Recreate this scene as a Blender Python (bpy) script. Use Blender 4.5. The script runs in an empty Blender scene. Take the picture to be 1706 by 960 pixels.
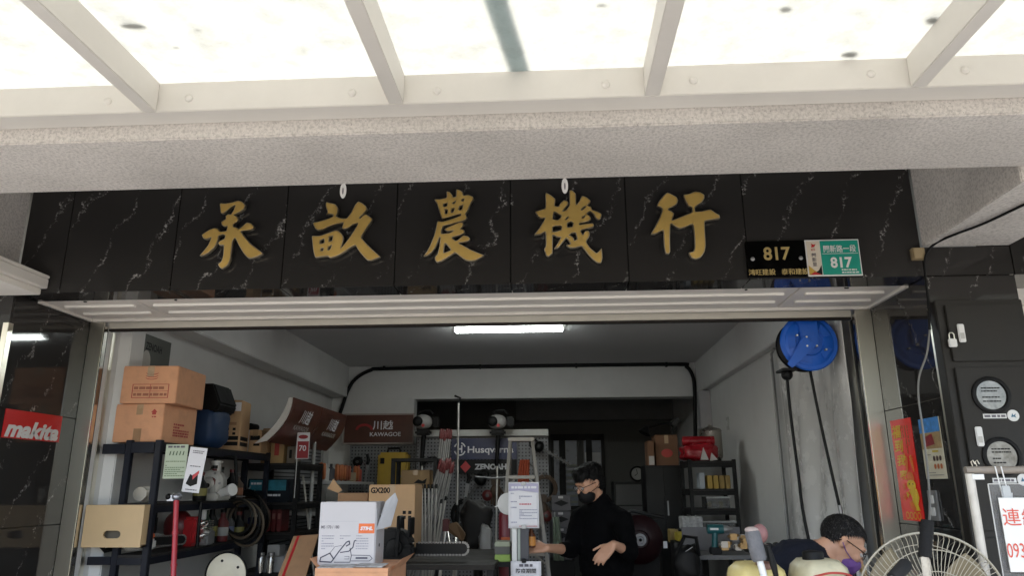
import bpy, bmesh, math, random
from mathutils import Vector, Matrix
random.seed(7)
R = math.radians
SC = bpy.context.scene
COL = SC.collection

# ------------------------------------------------------------------ camera, sky, sun, exposure
F_PX, TILT, YAW, ROLL = 1228.25, .26406, -.055927, -.004043      # focal length in photo pixels, angles in radians
EYE = Vector((0, 0, 1.5))
c_f = Vector((math.sin(YAW)*math.cos(TILT), math.cos(YAW)*math.cos(TILT), math.sin(TILT)))
_r0 = Vector((math.cos(YAW), -math.sin(YAW), 0)); _u0 = _r0.cross(c_f)
c_r = math.cos(ROLL)*_r0 + math.sin(ROLL)*_u0
c_u = -math.sin(ROLL)*_r0 + math.cos(ROLL)*_u0
cam = bpy.data.cameras.new('camera'); cam_o = bpy.data.objects.new('camera', cam); COL.objects.link(cam_o)
cam.sensor_width = 36; cam.lens = F_PX/1706*36; cam.clip_start = .05; cam.clip_end = 2000
m4 = Matrix.Identity(4)
for i in range(3):
    m4[i][0], m4[i][1], m4[i][2], m4[i][3] = c_r[i], c_u[i], -c_f[i], EYE[i]
cam_o.matrix_world = m4; SC.camera = cam_o

SUN_EL, SUN_AZ = R(63), R(205)          # azimuth clockwise from +Y: the sun stands over the street, a little to the left
w = bpy.data.worlds.new('World'); SC.world = w; w.use_nodes = True
nt = w.node_tree; nt.nodes.clear()
sky = nt.nodes.new('ShaderNodeTexSky'); sky.sky_type = 'NISHITA'; sky.sun_disc = False
sky.sun_elevation = SUN_EL; sky.sun_rotation = SUN_AZ; sky.air_density = 1.0; sky.dust_density = 2.5; sky.ozone_density = .6
bg = nt.nodes.new('ShaderNodeBackground'); bg.inputs[1].default_value = .145
ow = nt.nodes.new('ShaderNodeOutputWorld'); nt.links.new(sky.outputs[0], bg.inputs[0]); nt.links.new(bg.outputs[0], ow.inputs[0])
sl = bpy.data.lights.new('sun', 'SUN'); sl.energy = 4.5; sl.angle = R(.53); sl.color = (1, .955, .885)
so = bpy.data.objects.new('sun', sl); COL.objects.link(so)
sd = Vector((math.sin(SUN_AZ)*math.cos(SUN_EL), math.cos(SUN_AZ)*math.cos(SUN_EL), math.sin(SUN_EL)))
so.rotation_euler = sd.to_track_quat('Z', 'Y').to_euler(); so.location = sd*30
SC.view_settings.view_transform = 'Standard'; SC.view_settings.look = 'None'
SC.view_settings.exposure = 2.15; SC.view_settings.gamma = 1; SC.view_settings.use_curve_mapping = False
SC.render.engine = 'CYCLES'; SC.cycles.use_denoising = True
SC.cycles.max_bounces = 10; SC.cycles.diffuse_bounces = 4; SC.cycles.glossy_bounces = 5; SC.cycles.transparent_max_bounces = 12
SC.cycles.sample_clamp_indirect = 6; SC.cycles.caustics_reflective = False; SC.cycles.caustics_refractive = False

# ------------------------------------------------------------------ placing: a line of sight met by a plane of the room
def ray(x, y): return c_f*F_PX + c_r*(x-853) - c_u*(y-480)
def A(x, y, Y): d = ray(x, y); return EYE + d*(Y/d.y)
def AX(x, y, X): d = ray(x, y); return EYE + d*(X/d.x)
def AZ(x, y, Z): d = ray(x, y); return EYE + d*((Z-1.5)/d.z)

# ------------------------------------------------------------------ mesh helpers
class MB:
    def __init__(s): s.v = []; s.f = []
    def add(s, vs, fs):
        n = len(s.v); s.v += [Vector(p) for p in vs]; s.f += [tuple(i+n for i in q) for q in fs]; return s
    def box(s, x0, x1, y0, y1, z0, z1):
        x0, x1 = sorted((x0, x1)); y0, y1 = sorted((y0, y1)); z0, z1 = sorted((z0, z1))
        return s.add([(x, y, z) for z in (z0, z1) for y in (y0, y1) for x in (x0, x1)],
                     [(0, 2, 3, 1), (4, 5, 7, 6), (0, 1, 5, 4), (2, 6, 7, 3), (0, 4, 6, 2), (1, 3, 7, 5)])
    def cbox(s, c, d, m=None):
        b = MB().box(-d[0]/2, d[0]/2, -d[1]/2, d[1]/2, -d[2]/2, d[2]/2)
        if m: b.xf(m)
        return s.add([p+Vector(c) for p in b.v], b.f)
    def bar(s, p0, p1, w, h, up=(0, 0, 1)):
        p0, p1 = Vector(p0), Vector(p1); d = (p1-p0); L = d.length; d.normalize()
        a = d.cross(Vector(up))
        if a.length < 1e-4: a = d.cross(Vector((1, 0, 0)))
        a.normalize(); b = a.cross(d)
        vs = [q + a*w/2*i + b*h/2*j for q in (p0, p1) for i, j in ((-1, -1), (1, -1), (1, 1), (-1, 1))]
        return s.add(vs, [(3, 2, 1, 0), (4, 5, 6, 7), (0, 1, 5, 4), (1, 2, 6, 5), (2, 3, 7, 6), (3, 0, 4, 7)])
    def cyl(s, p0, p1, r0, r1=None, n=14, caps=True):
        p0, p1 = Vector(p0), Vector(p1); r1 = r0 if r1 is None else r1
        d = (p1-p0).normalized(); a = d.orthogonal().normalized(); b = d.cross(a)
        vs = []
        for q, r in ((p0, r0), (p1, r1)):
            for i in range(n): t = 2*math.pi*i/n; vs.append(q + a*r*math.cos(t) + b*r*math.sin(t))
        fs = [(i, (i+1) % n, n+(i+1) % n, n+i) for i in range(n)]
        if caps: fs += [tuple(range(n-1, -1, -1)), tuple(range(n, 2*n))]
        return s.add(vs, fs)
    def tube(s, pts, r, n=8, close=False):
        pts = [Vector(p) for p in pts]; rr = r if isinstance(r, (list, tuple)) else [r]*len(pts)
        k = len(pts); vs = []; prev = None
        for i, p in enumerate(pts):
            if close: d = pts[(i+1) % k]-pts[i-1]
            else: d = pts[min(i+1, k-1)]-pts[max(i-1, 0)]
            d.normalize()
            a = d.orthogonal() if prev is None else prev - d*prev.dot(d)
            if a.length < 1e-5: a = d.orthogonal()
            a.normalize(); prev = a; b = d.cross(a)
            for j in range(n): t = 2*math.pi*j/n; vs.append(p + (a*math.cos(t)+b*math.sin(t))*rr[i])
        fs = []
        for i in range(k if close else k-1):
            i2 = (i+1) % k
            for j in range(n): fs.append((i*n+j, i*n+(j+1) % n, i2*n+(j+1) % n, i2*n+j))
        if not close: fs += [tuple(range(n-1, -1, -1)), tuple(range((k-1)*n, k*n))]
        return s.add(vs, fs)
    def ring(s, c, axis, Rr, r, n=40, m=8, e=None):
        axis = Vector(axis).normalized(); a = axis.orthogonal().normalized(); b = axis.cross(a)
        return s.tube([Vector(c)+a*Rr*math.cos(2*math.pi*i/n)+b*Rr*math.sin(2*math.pi*i/n) for i in range(n)], r, m, True)
    def lathe(s, c, axis, prof, n=24):
        axis = Vector(axis).normalized(); a = axis.orthogonal().normalized(); b = axis.cross(a); c = Vector(c); vs = []
        for r, h in prof:
            for j in range(n): t = 2*math.pi*j/n; vs.append(c + axis*h + (a*math.cos(t)+b*math.sin(t))*max(r, 1e-4))
        fs = [(i*n+j, i*n+(j+1) % n, (i+1)*n+(j+1) % n, (i+1)*n+j) for i in range(len(prof)-1) for j in range(n)]
        fs += [tuple(range(n-1, -1, -1)), tuple(range((len(prof)-1)*n, len(prof)*n))]
        return s.add(vs, fs)
    def sph(s, c, r, nu=16, nv=10, m=None):
        r = (r, r, r) if not isinstance(r, (tuple, list)) else r; vs = []
        for i in range(nv+1):
            p = math.pi*i/nv
            for j in range(nu):
                t = 2*math.pi*j/nu; q = Vector((r[0]*math.sin(p)*math.cos(t), r[1]*math.sin(p)*math.sin(t), r[2]*math.cos(p)))
                vs.append(Vector(c) + (m @ q if m else q))
        fs = [(i*nu+j, (i+1)*nu+j, (i+1)*nu+(j+1) % nu, i*nu+(j+1) % nu) for i in range(nv) for j in range(nu)]
        return s.add(vs, fs)
    def prism(s, pts, off):      # a flat outline (3D points) pushed along off
        pts = [Vector(p) for p in pts]; off = Vector(off); n = len(pts)
        return s.add(pts+[p+off for p in pts], [tuple(range(n-1, -1, -1)), tuple(range(n, 2*n))]+[(i, (i+1) % n, n+(i+1) % n, n+i) for i in range(n)])
    def grid(s, fn, nu, nv):
        vs = [fn(i/nu, j/nv) for j in range(nv+1) for i in range(nu+1)]
        return s.add(vs, [(j*(nu+1)+i, j*(nu+1)+i+1, (j+1)*(nu+1)+i+1, (j+1)*(nu+1)+i) for j in range(nv) for i in range(nu)])
    def xf(s, m): s.v = [m @ p for p in s.v]; return s
    def join(s, o): return s.add(o.v, o.f)

def mesh_of(name, mb, mat, bevel=0, smooth=False, seg=2, thick=0):
    me = bpy.data.meshes.new(name); me.from_pydata([tuple(p) for p in mb.v], [], mb.f)
    b = bmesh.new(); b.from_mesh(me)
    bmesh.ops.remove_doubles(b, verts=b.verts, dist=1e-6)
    bmesh.ops.recalc_face_normals(b, faces=b.faces)
    if bevel: bmesh.ops.bevel(b, geom=list(b.edges), offset=bevel, segments=seg, affect='EDGES', clamp_overlap=True)
    if thick: bmesh.ops.solidify(b, geom=list(b.faces), thickness=thick)
    b.to_mesh(me); b.free()
    if smooth:
        me.shade_smooth()
        if smooth != 'all': me.set_sharp_from_angle(angle=R(40))
    if mat: me.materials.append(mat)
    return me
def tag(o, label=None, cat=None, group=None, kind=None):
    for k, v in (('label', label), ('category', cat), ('group', group), ('kind', kind)):
        if v: o[k] = v
    return o
class Thing:
    def __init__(s, name, label, cat, loc, rz=0, group=None):
        s.o = bpy.data.objects.new(name, None); COL.objects.link(s.o); s.o.empty_display_size = .1
        s.o.location = loc; s.o.rotation_euler = (0, 0, rz); tag(s.o, label, cat, group)
        s.m = Matrix.Translation(Vector(loc)) @ Matrix.Rotation(rz, 4, 'Z'); s.i = s.m.inverted()
    def part(s, name, mb, mat, bevel=0, smooth=False, parent=None, label=None, seg=2, thick=0, kind=None, local=False):
        if not local: mb.xf(s.i)
        me = mb if isinstance(mb, bpy.types.Mesh) else mesh_of(name, mb, mat, bevel, smooth, seg, thick)
        o = bpy.data.objects.new(name, me); COL.objects.link(o); o.parent = parent or s.o
        if label: o['label'] = label
        if kind: o['kind'] = kind
        return o
def solo(name, mb, mat, label, cat, group=None, bevel=0, smooth=False, kind=None, seg=2, thick=0):
    xs = [p.x for p in mb.v]; ys = [p.y for p in mb.v]; zs = [p.z for p in mb.v]
    c = Vector(((min(xs)+max(xs))/2, (min(ys)+max(ys))/2, min(zs)))
    mb.xf(Matrix.Translation(-c)); o = bpy.data.objects.new(name, mesh_of(name, mb, mat, bevel, smooth, seg, thick)); COL.objects.link(o); o.location = c
    return tag(o, label, cat, group, kind)
def struct(name, mb, mat, bevel=0, smooth=False, parent=None):
    o = bpy.data.objects.new(name, mesh_of(name, mb, mat, bevel, smooth)); COL.objects.link(o)
    if parent: o.parent = parent
    else: o['kind'] = 'structure'
    return o
def text(body, frame, size, width=None, bold=0.0, depth=.0015, shear=0, sx=1.0, align='CENTER'):
    """lettering as a mesh: frame = (origin, right, up) in the world; the letters stand depth proud of the frame's plane"""
    cu = bpy.data.curves.new('lettering', 'FONT'); cu.body = body; cu.size = 1; cu.align_x = align; cu.align_y = 'CENTER'
    cu.offset = bold; cu.shear = shear; cu.resolution_u = 3; cu.space_line = 1.1
    o = bpy.data.objects.new('lettering', cu); COL.objects.link(o); bpy.context.view_layer.update()
    me = bpy.data.meshes.new_from_object(o.evaluated_get(bpy.context.evaluated_depsgraph_get()))
    bpy.data.objects.remove(o); bpy.data.curves.remove(cu)
    vs = [v.co.copy() for v in me.vertices]; fs = [tuple(p.vertices) for p in me.polygons]; bpy.data.meshes.remove(me)
    y0, y1 = min(v.y for v in vs), max(v.y for v in vs); x0, x1 = min(v.x for v in vs), max(v.x for v in vs)
    k = size/(y1-y0); kx = (width/(x1-x0)) if width else k*sx
    og, rt, up = (Vector(q) for q in frame); rt.normalize(); up.normalize(); n = rt.cross(up)
    cx = (x0+x1)/2 if align == 'CENTER' else 0
    m = MB(); m.v = [og + rt*(v.x-cx)*kx + up*(v.y-(y0+y1)/2)*k + n*depth for v in vs]; m.f = fs
    return m
def quad(frame, x0, x1, y0, y1, d=.001):     # a patch on a frame's plane
    og, rt, up = (Vector(q) for q in frame); rt = rt.normalized(); up = up.normalized(); n = rt.cross(up)
    return MB().add([og+rt*x+up*y+n*d for x, y in ((x0, y0), (x1, y0), (x1, y1), (x0, y1))], [(0, 1, 2, 3)])
def patch(frame, pts, d=.001, th=0):
    og, rt, up = (Vector(q) for q in frame); rt = rt.normalized(); up = up.normalized(); n = rt.cross(up)
    p = [og+rt*x+up*y+n*d for x, y in pts]
    return MB().prism(p, n*th) if th else MB().add(p, [tuple(range(len(p)))])
def ell(cx, cy, rx, ry, n=20, a0=0, a1=2*math.pi):
    return [(cx+rx*math.cos(a0+(a1-a0)*i/n), cy+ry*math.sin(a0+(a1-a0)*i/n)) for i in range(n)]
def print_lines(frame, x0, x1, ys, h, seed=1, d=.0012):   # rows too small to read in the photo
    rd = random.Random(seed); m = MB()
    for y in ys:
        x = x0
        while x < x1-h:
            L = min(h*rd.uniform(.8, 2.6), x1-x); m.join(quad(frame, x, x+L, y-h/2, y+h/2, d)); x += L+h*rd.uniform(.25, .6)
            if rd.random() < .04: break
    return m

# ------------------------------------------------------------------ materials
_M = {}
def pm(key, col, rough=.5, metal=0, spec=.5, var=.12, vs=6, bump=0, bs=60, trans=0, alpha=1, coat=0, emit=0, dirt=0, aniso=0):
    if key in _M: return _M[key]
    if max(col) < .06 and 'cabinet_paint' not in key: col = tuple(c*.42 for c in col); spec = min(spec, .25)
    m = bpy.data.materials.new(key); m.use_nodes = True; t = m.node_tree; b = t.nodes['Principled BSDF']; N = t.nodes.new; L = t.links.new
    b.inputs['Base Color'].default_value = (*col, 1); b.inputs['Roughness'].default_value = rough; b.inputs['Metallic'].default_value = metal
    b.inputs['Specular IOR Level'].default_value = spec; b.inputs['Coat Weight'].default_value = coat; b.inputs['Alpha'].default_value = alpha
    b.inputs['Transmission Weight'].default_value = trans
    tc = N('ShaderNodeTexCoord')
    if var:
        no = N('ShaderNodeTexNoise'); no.inputs['Scale'].default_value = vs; no.inputs['Detail'].default_value = 6; no.inputs['Roughness'].default_value = .65
        L(tc.outputs['Object'], no.inputs['Vector'])
        mr = N('ShaderNodeMapRange'); mr.inputs[1].default_value = .25; mr.inputs[2].default_value = .75; mr.inputs[3].default_value = 1-var; mr.inputs[4].default_value = 1+var
        L(no.outputs[0], mr.inputs[0])
        mx = N('ShaderNodeMix'); mx.data_type = 'RGBA'; mx.blend_type = 'MULTIPLY'; mx.inputs[0].default_value = 1; mx.inputs[6].default_value = (*col, 1)
        L(mr.outputs[0], mx.inputs[7]); out = mx.outputs[2]
        if dirt:
            n2 = N('ShaderNodeTexNoise'); n2.inputs['Scale'].default_value = vs*2.7; n2.inputs['Detail'].default_value = 8; L(tc.outputs['Object'], n2.inputs['Vector'])
            r2 = N('ShaderNodeMapRange'); r2.inputs[1].default_value = .5; r2.inputs[2].default_value = .72; r2.inputs[4].default_value = dirt; L(n2.outputs[0], r2.inputs[0])
            m2 = N('ShaderNodeMix'); m2.data_type = 'RGBA'; L(r2.outputs[0], m2.inputs[0]); L(out, m2.inputs[6]); m2.inputs[7].default_value = (.09, .075, .06, 1); out = m2.outputs[2]
        L(out, b.inputs['Base Color'])
        rr = N('ShaderNodeMapRange'); rr.inputs[1].default_value = .3; rr.inputs[2].default_value = .7; rr.inputs[3].default_value = max(.02, rough-.08); rr.inputs[4].default_value = min(1, rough+.1)
        L(no.outputs[0], rr.inputs[0]); L(rr.outputs[0], b.inputs['Roughness'])
    if bump:
        nb = N('ShaderNodeTexNoise'); nb.inputs['Scale'].default_value = bs; nb.inputs['Detail'].default_value = 3; L(tc.outputs['Object'], nb.inputs['Vector'])
        bp = N('ShaderNodeBump'); bp.inputs['Strength'].default_value = bump; bp.inputs['Distance'].default_value = .01; L(nb.outputs[0], bp.inputs['Height']); L(bp.outputs[0], b.inputs['Normal'])
    if emit:
        b.inputs['Emission Color'].default_value = (*col, 1); b.inputs['Emission Strength'].default_value = emit
    _M[key] = m; return m

def marble():
    m = bpy.data.materials.new('black_marble'); m.use_nodes = True; t = m.node_tree; b = t.nodes['Principled BSDF']; N = t.nodes.new; L = t.links.new
    g = N('ShaderNodeNewGeometry'); oi = N('ShaderNodeObjectInfo')
    ad = N('ShaderNodeVectorMath'); ad.operation = 'MULTIPLY_ADD'; ad.inputs[1].default_value = (.55, 0, .0)
    cb = N('ShaderNodeCombineXYZ'); L(oi.outputs['Random'], cb.inputs[0]); L(cb.outputs[0], ad.inputs[0]); L(g.outputs['Position'], ad.inputs[2])
    # a slanting coordinate: veins lean to the right as they rise
    dp = N('ShaderNodeVectorMath'); dp.operation = 'DOT_PRODUCT'; dp.inputs[1].default_value = (.86, .8, -.42); L(ad.outputs[0], dp.inputs[0])
    n1 = N('ShaderNodeTexNoise'); n1.inputs['Scale'].default_value = 3.2; n1.inputs['Detail'].default_value = 7; n1.inputs['Roughness'].default_value = .7; L(ad.outputs[0], n1.inputs['Vector'])
    a1 = N('ShaderNodeMath'); a1.operation = 'MULTIPLY_ADD'; a1.inputs[1].default_value = .34; L(n1.outputs[0], a1.inputs[0]); L(dp.outputs['Value'], a1.inputs[2])
    sc = N('ShaderNodeMath'); sc.operation = 'MULTIPLY'; sc.inputs[1].default_value = 4.1; L(a1.outputs[0], sc.inputs[0])
    pp = N('ShaderNodeMath'); pp.operation = 'PINGPONG'; pp.inputs[1].default_value = .5; L(sc.outputs[0], pp.inputs[0])
    ve = N('ShaderNodeMapRange'); ve.inputs[1].default_value = 0; ve.inputs[2].default_value = .036; ve.inputs[3].default_value = 1; ve.inputs[4].default_value = 0; L(pp.outputs[0], ve.inputs[0])
    n2 = N('ShaderNodeTexNoise'); n2.inputs['Scale'].default_value = 7; n2.inputs['Detail'].default_value = 9; n2.inputs['Roughness'].default_value = .8; L(ad.outputs[0], n2.inputs['Vector'])
    mk = N('ShaderNodeMapRange'); mk.inputs[1].default_value = .46; mk.inputs[2].default_value = .6; L(n2.outputs[0], mk.inputs[0])
    n3 = N('ShaderNodeTexNoise'); n3.inputs['Scale'].default_value = 75; n3.inputs['Detail'].default_value = 3; L(ad.outputs[0], n3.inputs['Vector'])
    m3 = N('ShaderNodeMapRange'); m3.inputs[1].default_value = .42; m3.inputs[2].default_value = .62; L(n3.outputs[0], m3.inputs[0])
    mu = N('ShaderNodeMath'); mu.operation = 'MULTIPLY'; L(ve.outputs[0], mu.inputs[0]); L(mk.outputs[0], mu.inputs[1])
    mv = N('ShaderNodeMath'); mv.operation = 'MULTIPLY'; L(mu.outputs[0], mv.inputs[0]); L(m3.outputs[0], mv.inputs[1])
    mx = N('ShaderNodeMix'); mx.data_type = 'RGBA'; L(mv.outputs[0], mx.inputs[0]); mx.inputs[6].default_value = (.029, .0275, .0265, 1); mx.inputs[7].default_value = (.5, .49, .47, 1)
    L(mx.outputs[2], b.inputs['Base Color']); b.inputs['Roughness'].default_value = .045; b.inputs['Specular IOR Level'].default_value = .32
    return m
def stipple(key, col, dark):
    m = bpy.data.materials.new(key); m.use_nodes = True; t = m.node_tree; b = t.nodes['Principled BSDF']; N = t.nodes.new; L = t.links.new
    g = N('ShaderNodeNewGeometry')
    n1 = N('ShaderNodeTexNoise'); n1.inputs['Scale'].default_value = 80; n1.inputs['Detail'].default_value = 4; n1.inputs['Roughness'].default_value = .65; L(g.outputs['Position'], n1.inputs['Vector'])
    n2 = N('ShaderNodeTexNoise'); n2.inputs['Scale'].default_value = 1.9; n2.inputs['Detail'].default_value = 5; L(g.outputs['Position'], n2.inputs['Vector'])
    n3 = N('ShaderNodeTexNoise'); n3.inputs['Scale'].default_value = 190; n3.inputs['Detail'].default_value = 2; L(g.outputs['Position'], n3.inputs['Vector'])
    r1 = N('ShaderNodeMapRange'); r1.inputs[1].default_value = .34; r1.inputs[2].default_value = .56; L(n1.outputs[0], r1.inputs[0])
    mx = N('ShaderNodeMix'); mx.data_type = 'RGBA'; L(r1.outputs[0], mx.inputs[0]); mx.inputs[6].default_value = (*dark, 1); mx.inputs[7].default_value = (*col, 1)
    r2 = N('ShaderNodeMapRange'); r2.inputs[1].default_value = .3; r2.inputs[2].default_value = .7; r2.inputs[3].default_value = .84; r2.inputs[4].default_value = 1.09; L(n2.outputs[0], r2.inputs[0])
    m2 = N('ShaderNodeMix'); m2.data_type = 'RGBA'; m2.blend_type = 'MULTIPLY'; m2.inputs[0].default_value = 1; L(mx.outputs[2], m2.inputs[6]); L(r2.outputs[0], m2.inputs[7])
    # sparse dark grains
    r3 = N('ShaderNodeMapRange'); r3.inputs[1].default_value = .66; r3.inputs[2].default_value = .72; r3.inputs[4].default_value = .6; L(n3.outputs[0], r3.inputs[0])
    m3 = N('ShaderNodeMix'); m3.data_type = 'RGBA'; L(r3.outputs[0], m3.inputs[0]); L(m2.outputs[2], m3.inputs[6]); m3.inputs[7].default_value = (.1, .085, .08, 1)
    L(m3.outputs[2], b.inputs['Base Color']); b.inputs['Roughness'].default_value = .85; b.inputs['Specular IOR Level'].default_value = .2
    bp = N('ShaderNodeBump'); bp.inputs['Strength'].default_value = .3; bp.inputs['Distance'].default_value = .004; L(n1.outputs[0], bp.inputs['Height']); L(bp.outputs[0], b.inputs['Normal'])
    return m
def canopy_glass(key='milky_canopy_sheet', c1=None):
    m = bpy.data.materials.new(key); m.use_nodes = True; t = m.node_tree; t.nodes.clear(); N = t.nodes.new; L = t.links.new
    out = N('ShaderNodeOutputMaterial'); tr = N('ShaderNodeBsdfTranslucent'); di = N('ShaderNodeBsdfDiffuse'); mi = N('ShaderNodeMixShader'); mi.inputs[0].default_value = .25
    g = N('ShaderNodeNewGeometry'); n = N('ShaderNodeTexNoise'); n.inputs['Scale'].default_value = 9; n.inputs['Detail'].default_value = 9; n.inputs['Roughness'].default_value = .75; L(g.outputs['Position'], n.inputs['Vector'])
    r = N('ShaderNodeMapRange'); r.inputs[1].default_value = .48; r.inputs[2].default_value = .80; r.inputs[4].default_value = .36; L(n.outputs[0], r.inputs[0])
    mx = N('ShaderNodeMix'); mx.data_type = 'RGBA'; L(r.outputs[0], mx.inputs[0]); mx.inputs[6].default_value = c1 or (.47, .475, .455, 1); mx.inputs[7].default_value = (.10, .10, .09, 1)
    L(mx.outputs[2], tr.inputs[0]); L(mx.outputs[2], di.inputs[0]); L(tr.outputs[0], mi.inputs[1]); L(di.outputs[0], mi.inputs[2]); L(mi.outputs[0], out.inputs[0])
    return m
def steel(key='brushed_steel', col=(.72, .69, .60), rough=.3):
    return pm(key, col, rough, 1, var=0)
def pegboard(key='white_pegboard', col=(.17, .17, .18)):
    m = bpy.data.materials.new(key); m.use_nodes = True; t = m.node_tree; b = t.nodes['Principled BSDF']; N = t.nodes.new; L = t.links.new
    g = N('ShaderNodeNewGeometry'); sc = N('ShaderNodeVectorMath'); sc.operation = 'SCALE'; sc.inputs['Scale'].default_value = 1/.042; L(g.outputs['Position'], sc.inputs[0])
    fr = N('ShaderNodeVectorMath'); fr.operation = 'FRACTION'; L(sc.outputs[0], fr.inputs[0]); sb = N('ShaderNodeVectorMath'); sb.operation = 'SUBTRACT'; sb.inputs[1].default_value = (.5, .5, .5); L(fr.outputs[0], sb.inputs[0])
    ml = N('ShaderNodeVectorMath'); ml.operation = 'MULTIPLY'; ml.inputs[1].default_value = (1, 0, 1); L(sb.outputs[0], ml.inputs[0]); ln = N('ShaderNodeVectorMath'); ln.operation = 'LENGTH'; L(ml.outputs[0], ln.inputs[0])
    r = N('ShaderNodeMapRange'); r.inputs[1].default_value = .2; r.inputs[2].default_value = .27; L(ln.outputs['Value'], r.inputs[0])
    mx = N('ShaderNodeMix'); mx.data_type = 'RGBA'; L(r.outputs[0], mx.inputs[0]); mx.inputs[6].default_value = (.01, .01, .01, 1); mx.inputs[7].default_value = (*col, 1); L(mx.outputs[2], b.inputs['Base Color']); b.inputs['Roughness'].default_value = .5
    return m

MARBLE = marble(); STIP = stipple('stippled_render', (.70, .66, .62), (.48, .45, .425)); GLASS = canopy_glass(); STEEL = steel(); PEG = pegboard()
CAN_AL = pm('canopy_white_paint', (.68, .65, .605), .5, var=.06, vs=3)
WHITE_AL = pm('white_aluminium', (.88, .84, .78), .45, var=.05, vs=3)
GOLD = pm('gold_mirror', (.80, .54, .16), .34, .5, var=.06, vs=9); GOLD_EDGE = pm('pale_gold_edge', (.75, .66, .5), .35, 1, var=.05)
BLACK = pm('black_metal', (.006, .006, .0065), .5, spec=.25, var=.3); BLACKP = pm('black_plastic', (.007, .007, .0075), .55, spec=.25, var=.2); INK = pm('black_ink', (.015, .014, .014), .6, var=0)
GREYINK = pm('grey_ink', (.12, .11, .13), .6, var=0); REDINK = pm('red_ink', (.4, .05, .04), .6, var=0); WHITEP = pm('white_plastic', (.68, .68, .67), .45, var=.05)
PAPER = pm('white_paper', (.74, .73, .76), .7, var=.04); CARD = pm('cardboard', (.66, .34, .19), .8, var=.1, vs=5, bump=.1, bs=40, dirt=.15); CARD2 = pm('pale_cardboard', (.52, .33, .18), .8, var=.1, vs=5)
CARD_D = pm('dark_cardboard_brown', (.33, .19, .10), .8, var=.12, vs=5, dirt=.2)  # darker brown card for some boxes, a board, a tape strip and print
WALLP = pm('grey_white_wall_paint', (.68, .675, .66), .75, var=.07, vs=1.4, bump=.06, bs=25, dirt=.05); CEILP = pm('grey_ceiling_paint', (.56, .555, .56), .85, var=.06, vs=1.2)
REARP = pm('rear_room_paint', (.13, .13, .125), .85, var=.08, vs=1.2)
RACK = pm('navy_black_rack_steel', (.016, .020, .036), .45, spec=.3, var=.25, vs=9); RED = pm('red_paint', (.45, .02, .025), .35, var=.15); ORANGE = pm('orange_plastic', (.75, .13, .02), .4, var=.08)
GREYM = pm('grey_metal', (.3, .3, .3), .4, .6, var=.2, vs=12); ALU = pm('aluminium', (.62, .6, .57), .35, .85, var=.1); SKIN = pm('skin', (.50, .27, .17), .5, var=.08, vs=25, bump=.05, bs=120)
CREAM = pm('cream_plastic', (.66, .58, .35), .4, var=.08, vs=8, dirt=.15)

# ================================================================== THE SETTING
YF, YJ, XL, XR, ZS, ZF = 3.867, 4.575, -3.035, 1.975, 2.57, 3.34
KB = .773                                  # the street-side beam stands forward of the fascia, across the arcade
YB, YBK, ZB = 3.25*KB, YF*KB, 1.5+1.681*KB
WL, WR, HC, YR = -2.93, 1.92, 3.06, 9.65          # room: side walls, ceiling, rear beam
ASPH = pm('asphalt', (.05, .05, .052), .9, var=.25, vs=3, bump=.3, bs=90); PAVE = pm('pale_paving', (.215, .21, .2), .8, var=.12, vs=2.5, dirt=.2)
struct('ground', MB().add([(-400, -400, -.16), (400, -400, -.16), (400, 400, -.16), (-400, 400, -.16)], [(0, 1, 2, 3)]), pm('earth', (.12, .11, .09), .9))
struct('road', MB().box(-200, 200, -14, -2.2, -.155, -.13), ASPH)
pv = struct('pavement', MB().box(-200, 200, -2.0, 4.55, -.15, -.012), PAVE)
struct('kerb', MB().box(-200, 200, -2.2, -2.0, -.15, -.004), pm('kerb_concrete', (.3, .29, .27), .85), bevel=.01)
struct('road_marking', MB().box(-200, 200, -2.75, -2.6, -.129, -.126), pm('road_paint', (.7, .7, .66), .7, dirt=.2))
struct('floor', MB().box(-3.2, 2.1, 4.553, 13.2, -.15, 0), pm('shop_floor_concrete', (.13, .13, .125), .6, var=.2, vs=3, dirt=.4))
struct('ceiling', MB().box(WL-.2, WR+.2, 4.62, YR, HC, HC+.1), CEILP)
struct('ceiling_beam', MB().box(WL-.1, -2.72, 4.62, YR, 2.655, HC+.02), WALLP, bevel=.008)
struct('ceiling_beam', MB().box(1.84, WR+.1, 4.62, YR, 2.655, HC+.02), WALLP, bevel=.008)
struct('wall_left', MB().box(WL-.2, WL, 4.62, 12.7, 0, HC+.02), WALLP)
struct('wall_right', MB().box(WR, WR+.2, 4.62, 12.7, 0, HC+.02), WALLP)
struct('wall_pier', MB().box(WL-.1, -2.85, 4.76, 4.93, 0, 2.655), WALLP, bevel=.006)
struct('wall_rear_beam', MB().box(WL, WR, YR, YR+.3, 2.62, HC+.05), WALLP, bevel=.006)
struct('wall_rear_stub', MB().box(WL, -1.83, YR, YR+.2, 0, 2.62), WALLP)
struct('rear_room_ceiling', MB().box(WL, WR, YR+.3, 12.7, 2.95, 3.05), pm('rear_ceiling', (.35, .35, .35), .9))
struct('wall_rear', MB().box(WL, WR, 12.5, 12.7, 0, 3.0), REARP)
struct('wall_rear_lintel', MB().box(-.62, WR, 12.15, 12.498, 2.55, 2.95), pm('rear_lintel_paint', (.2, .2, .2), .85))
struct('wall_front_upper', MB().box(WL-.2, WR+.2, 4.6, 4.8, 2.66, 3.18), WALLP)

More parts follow.
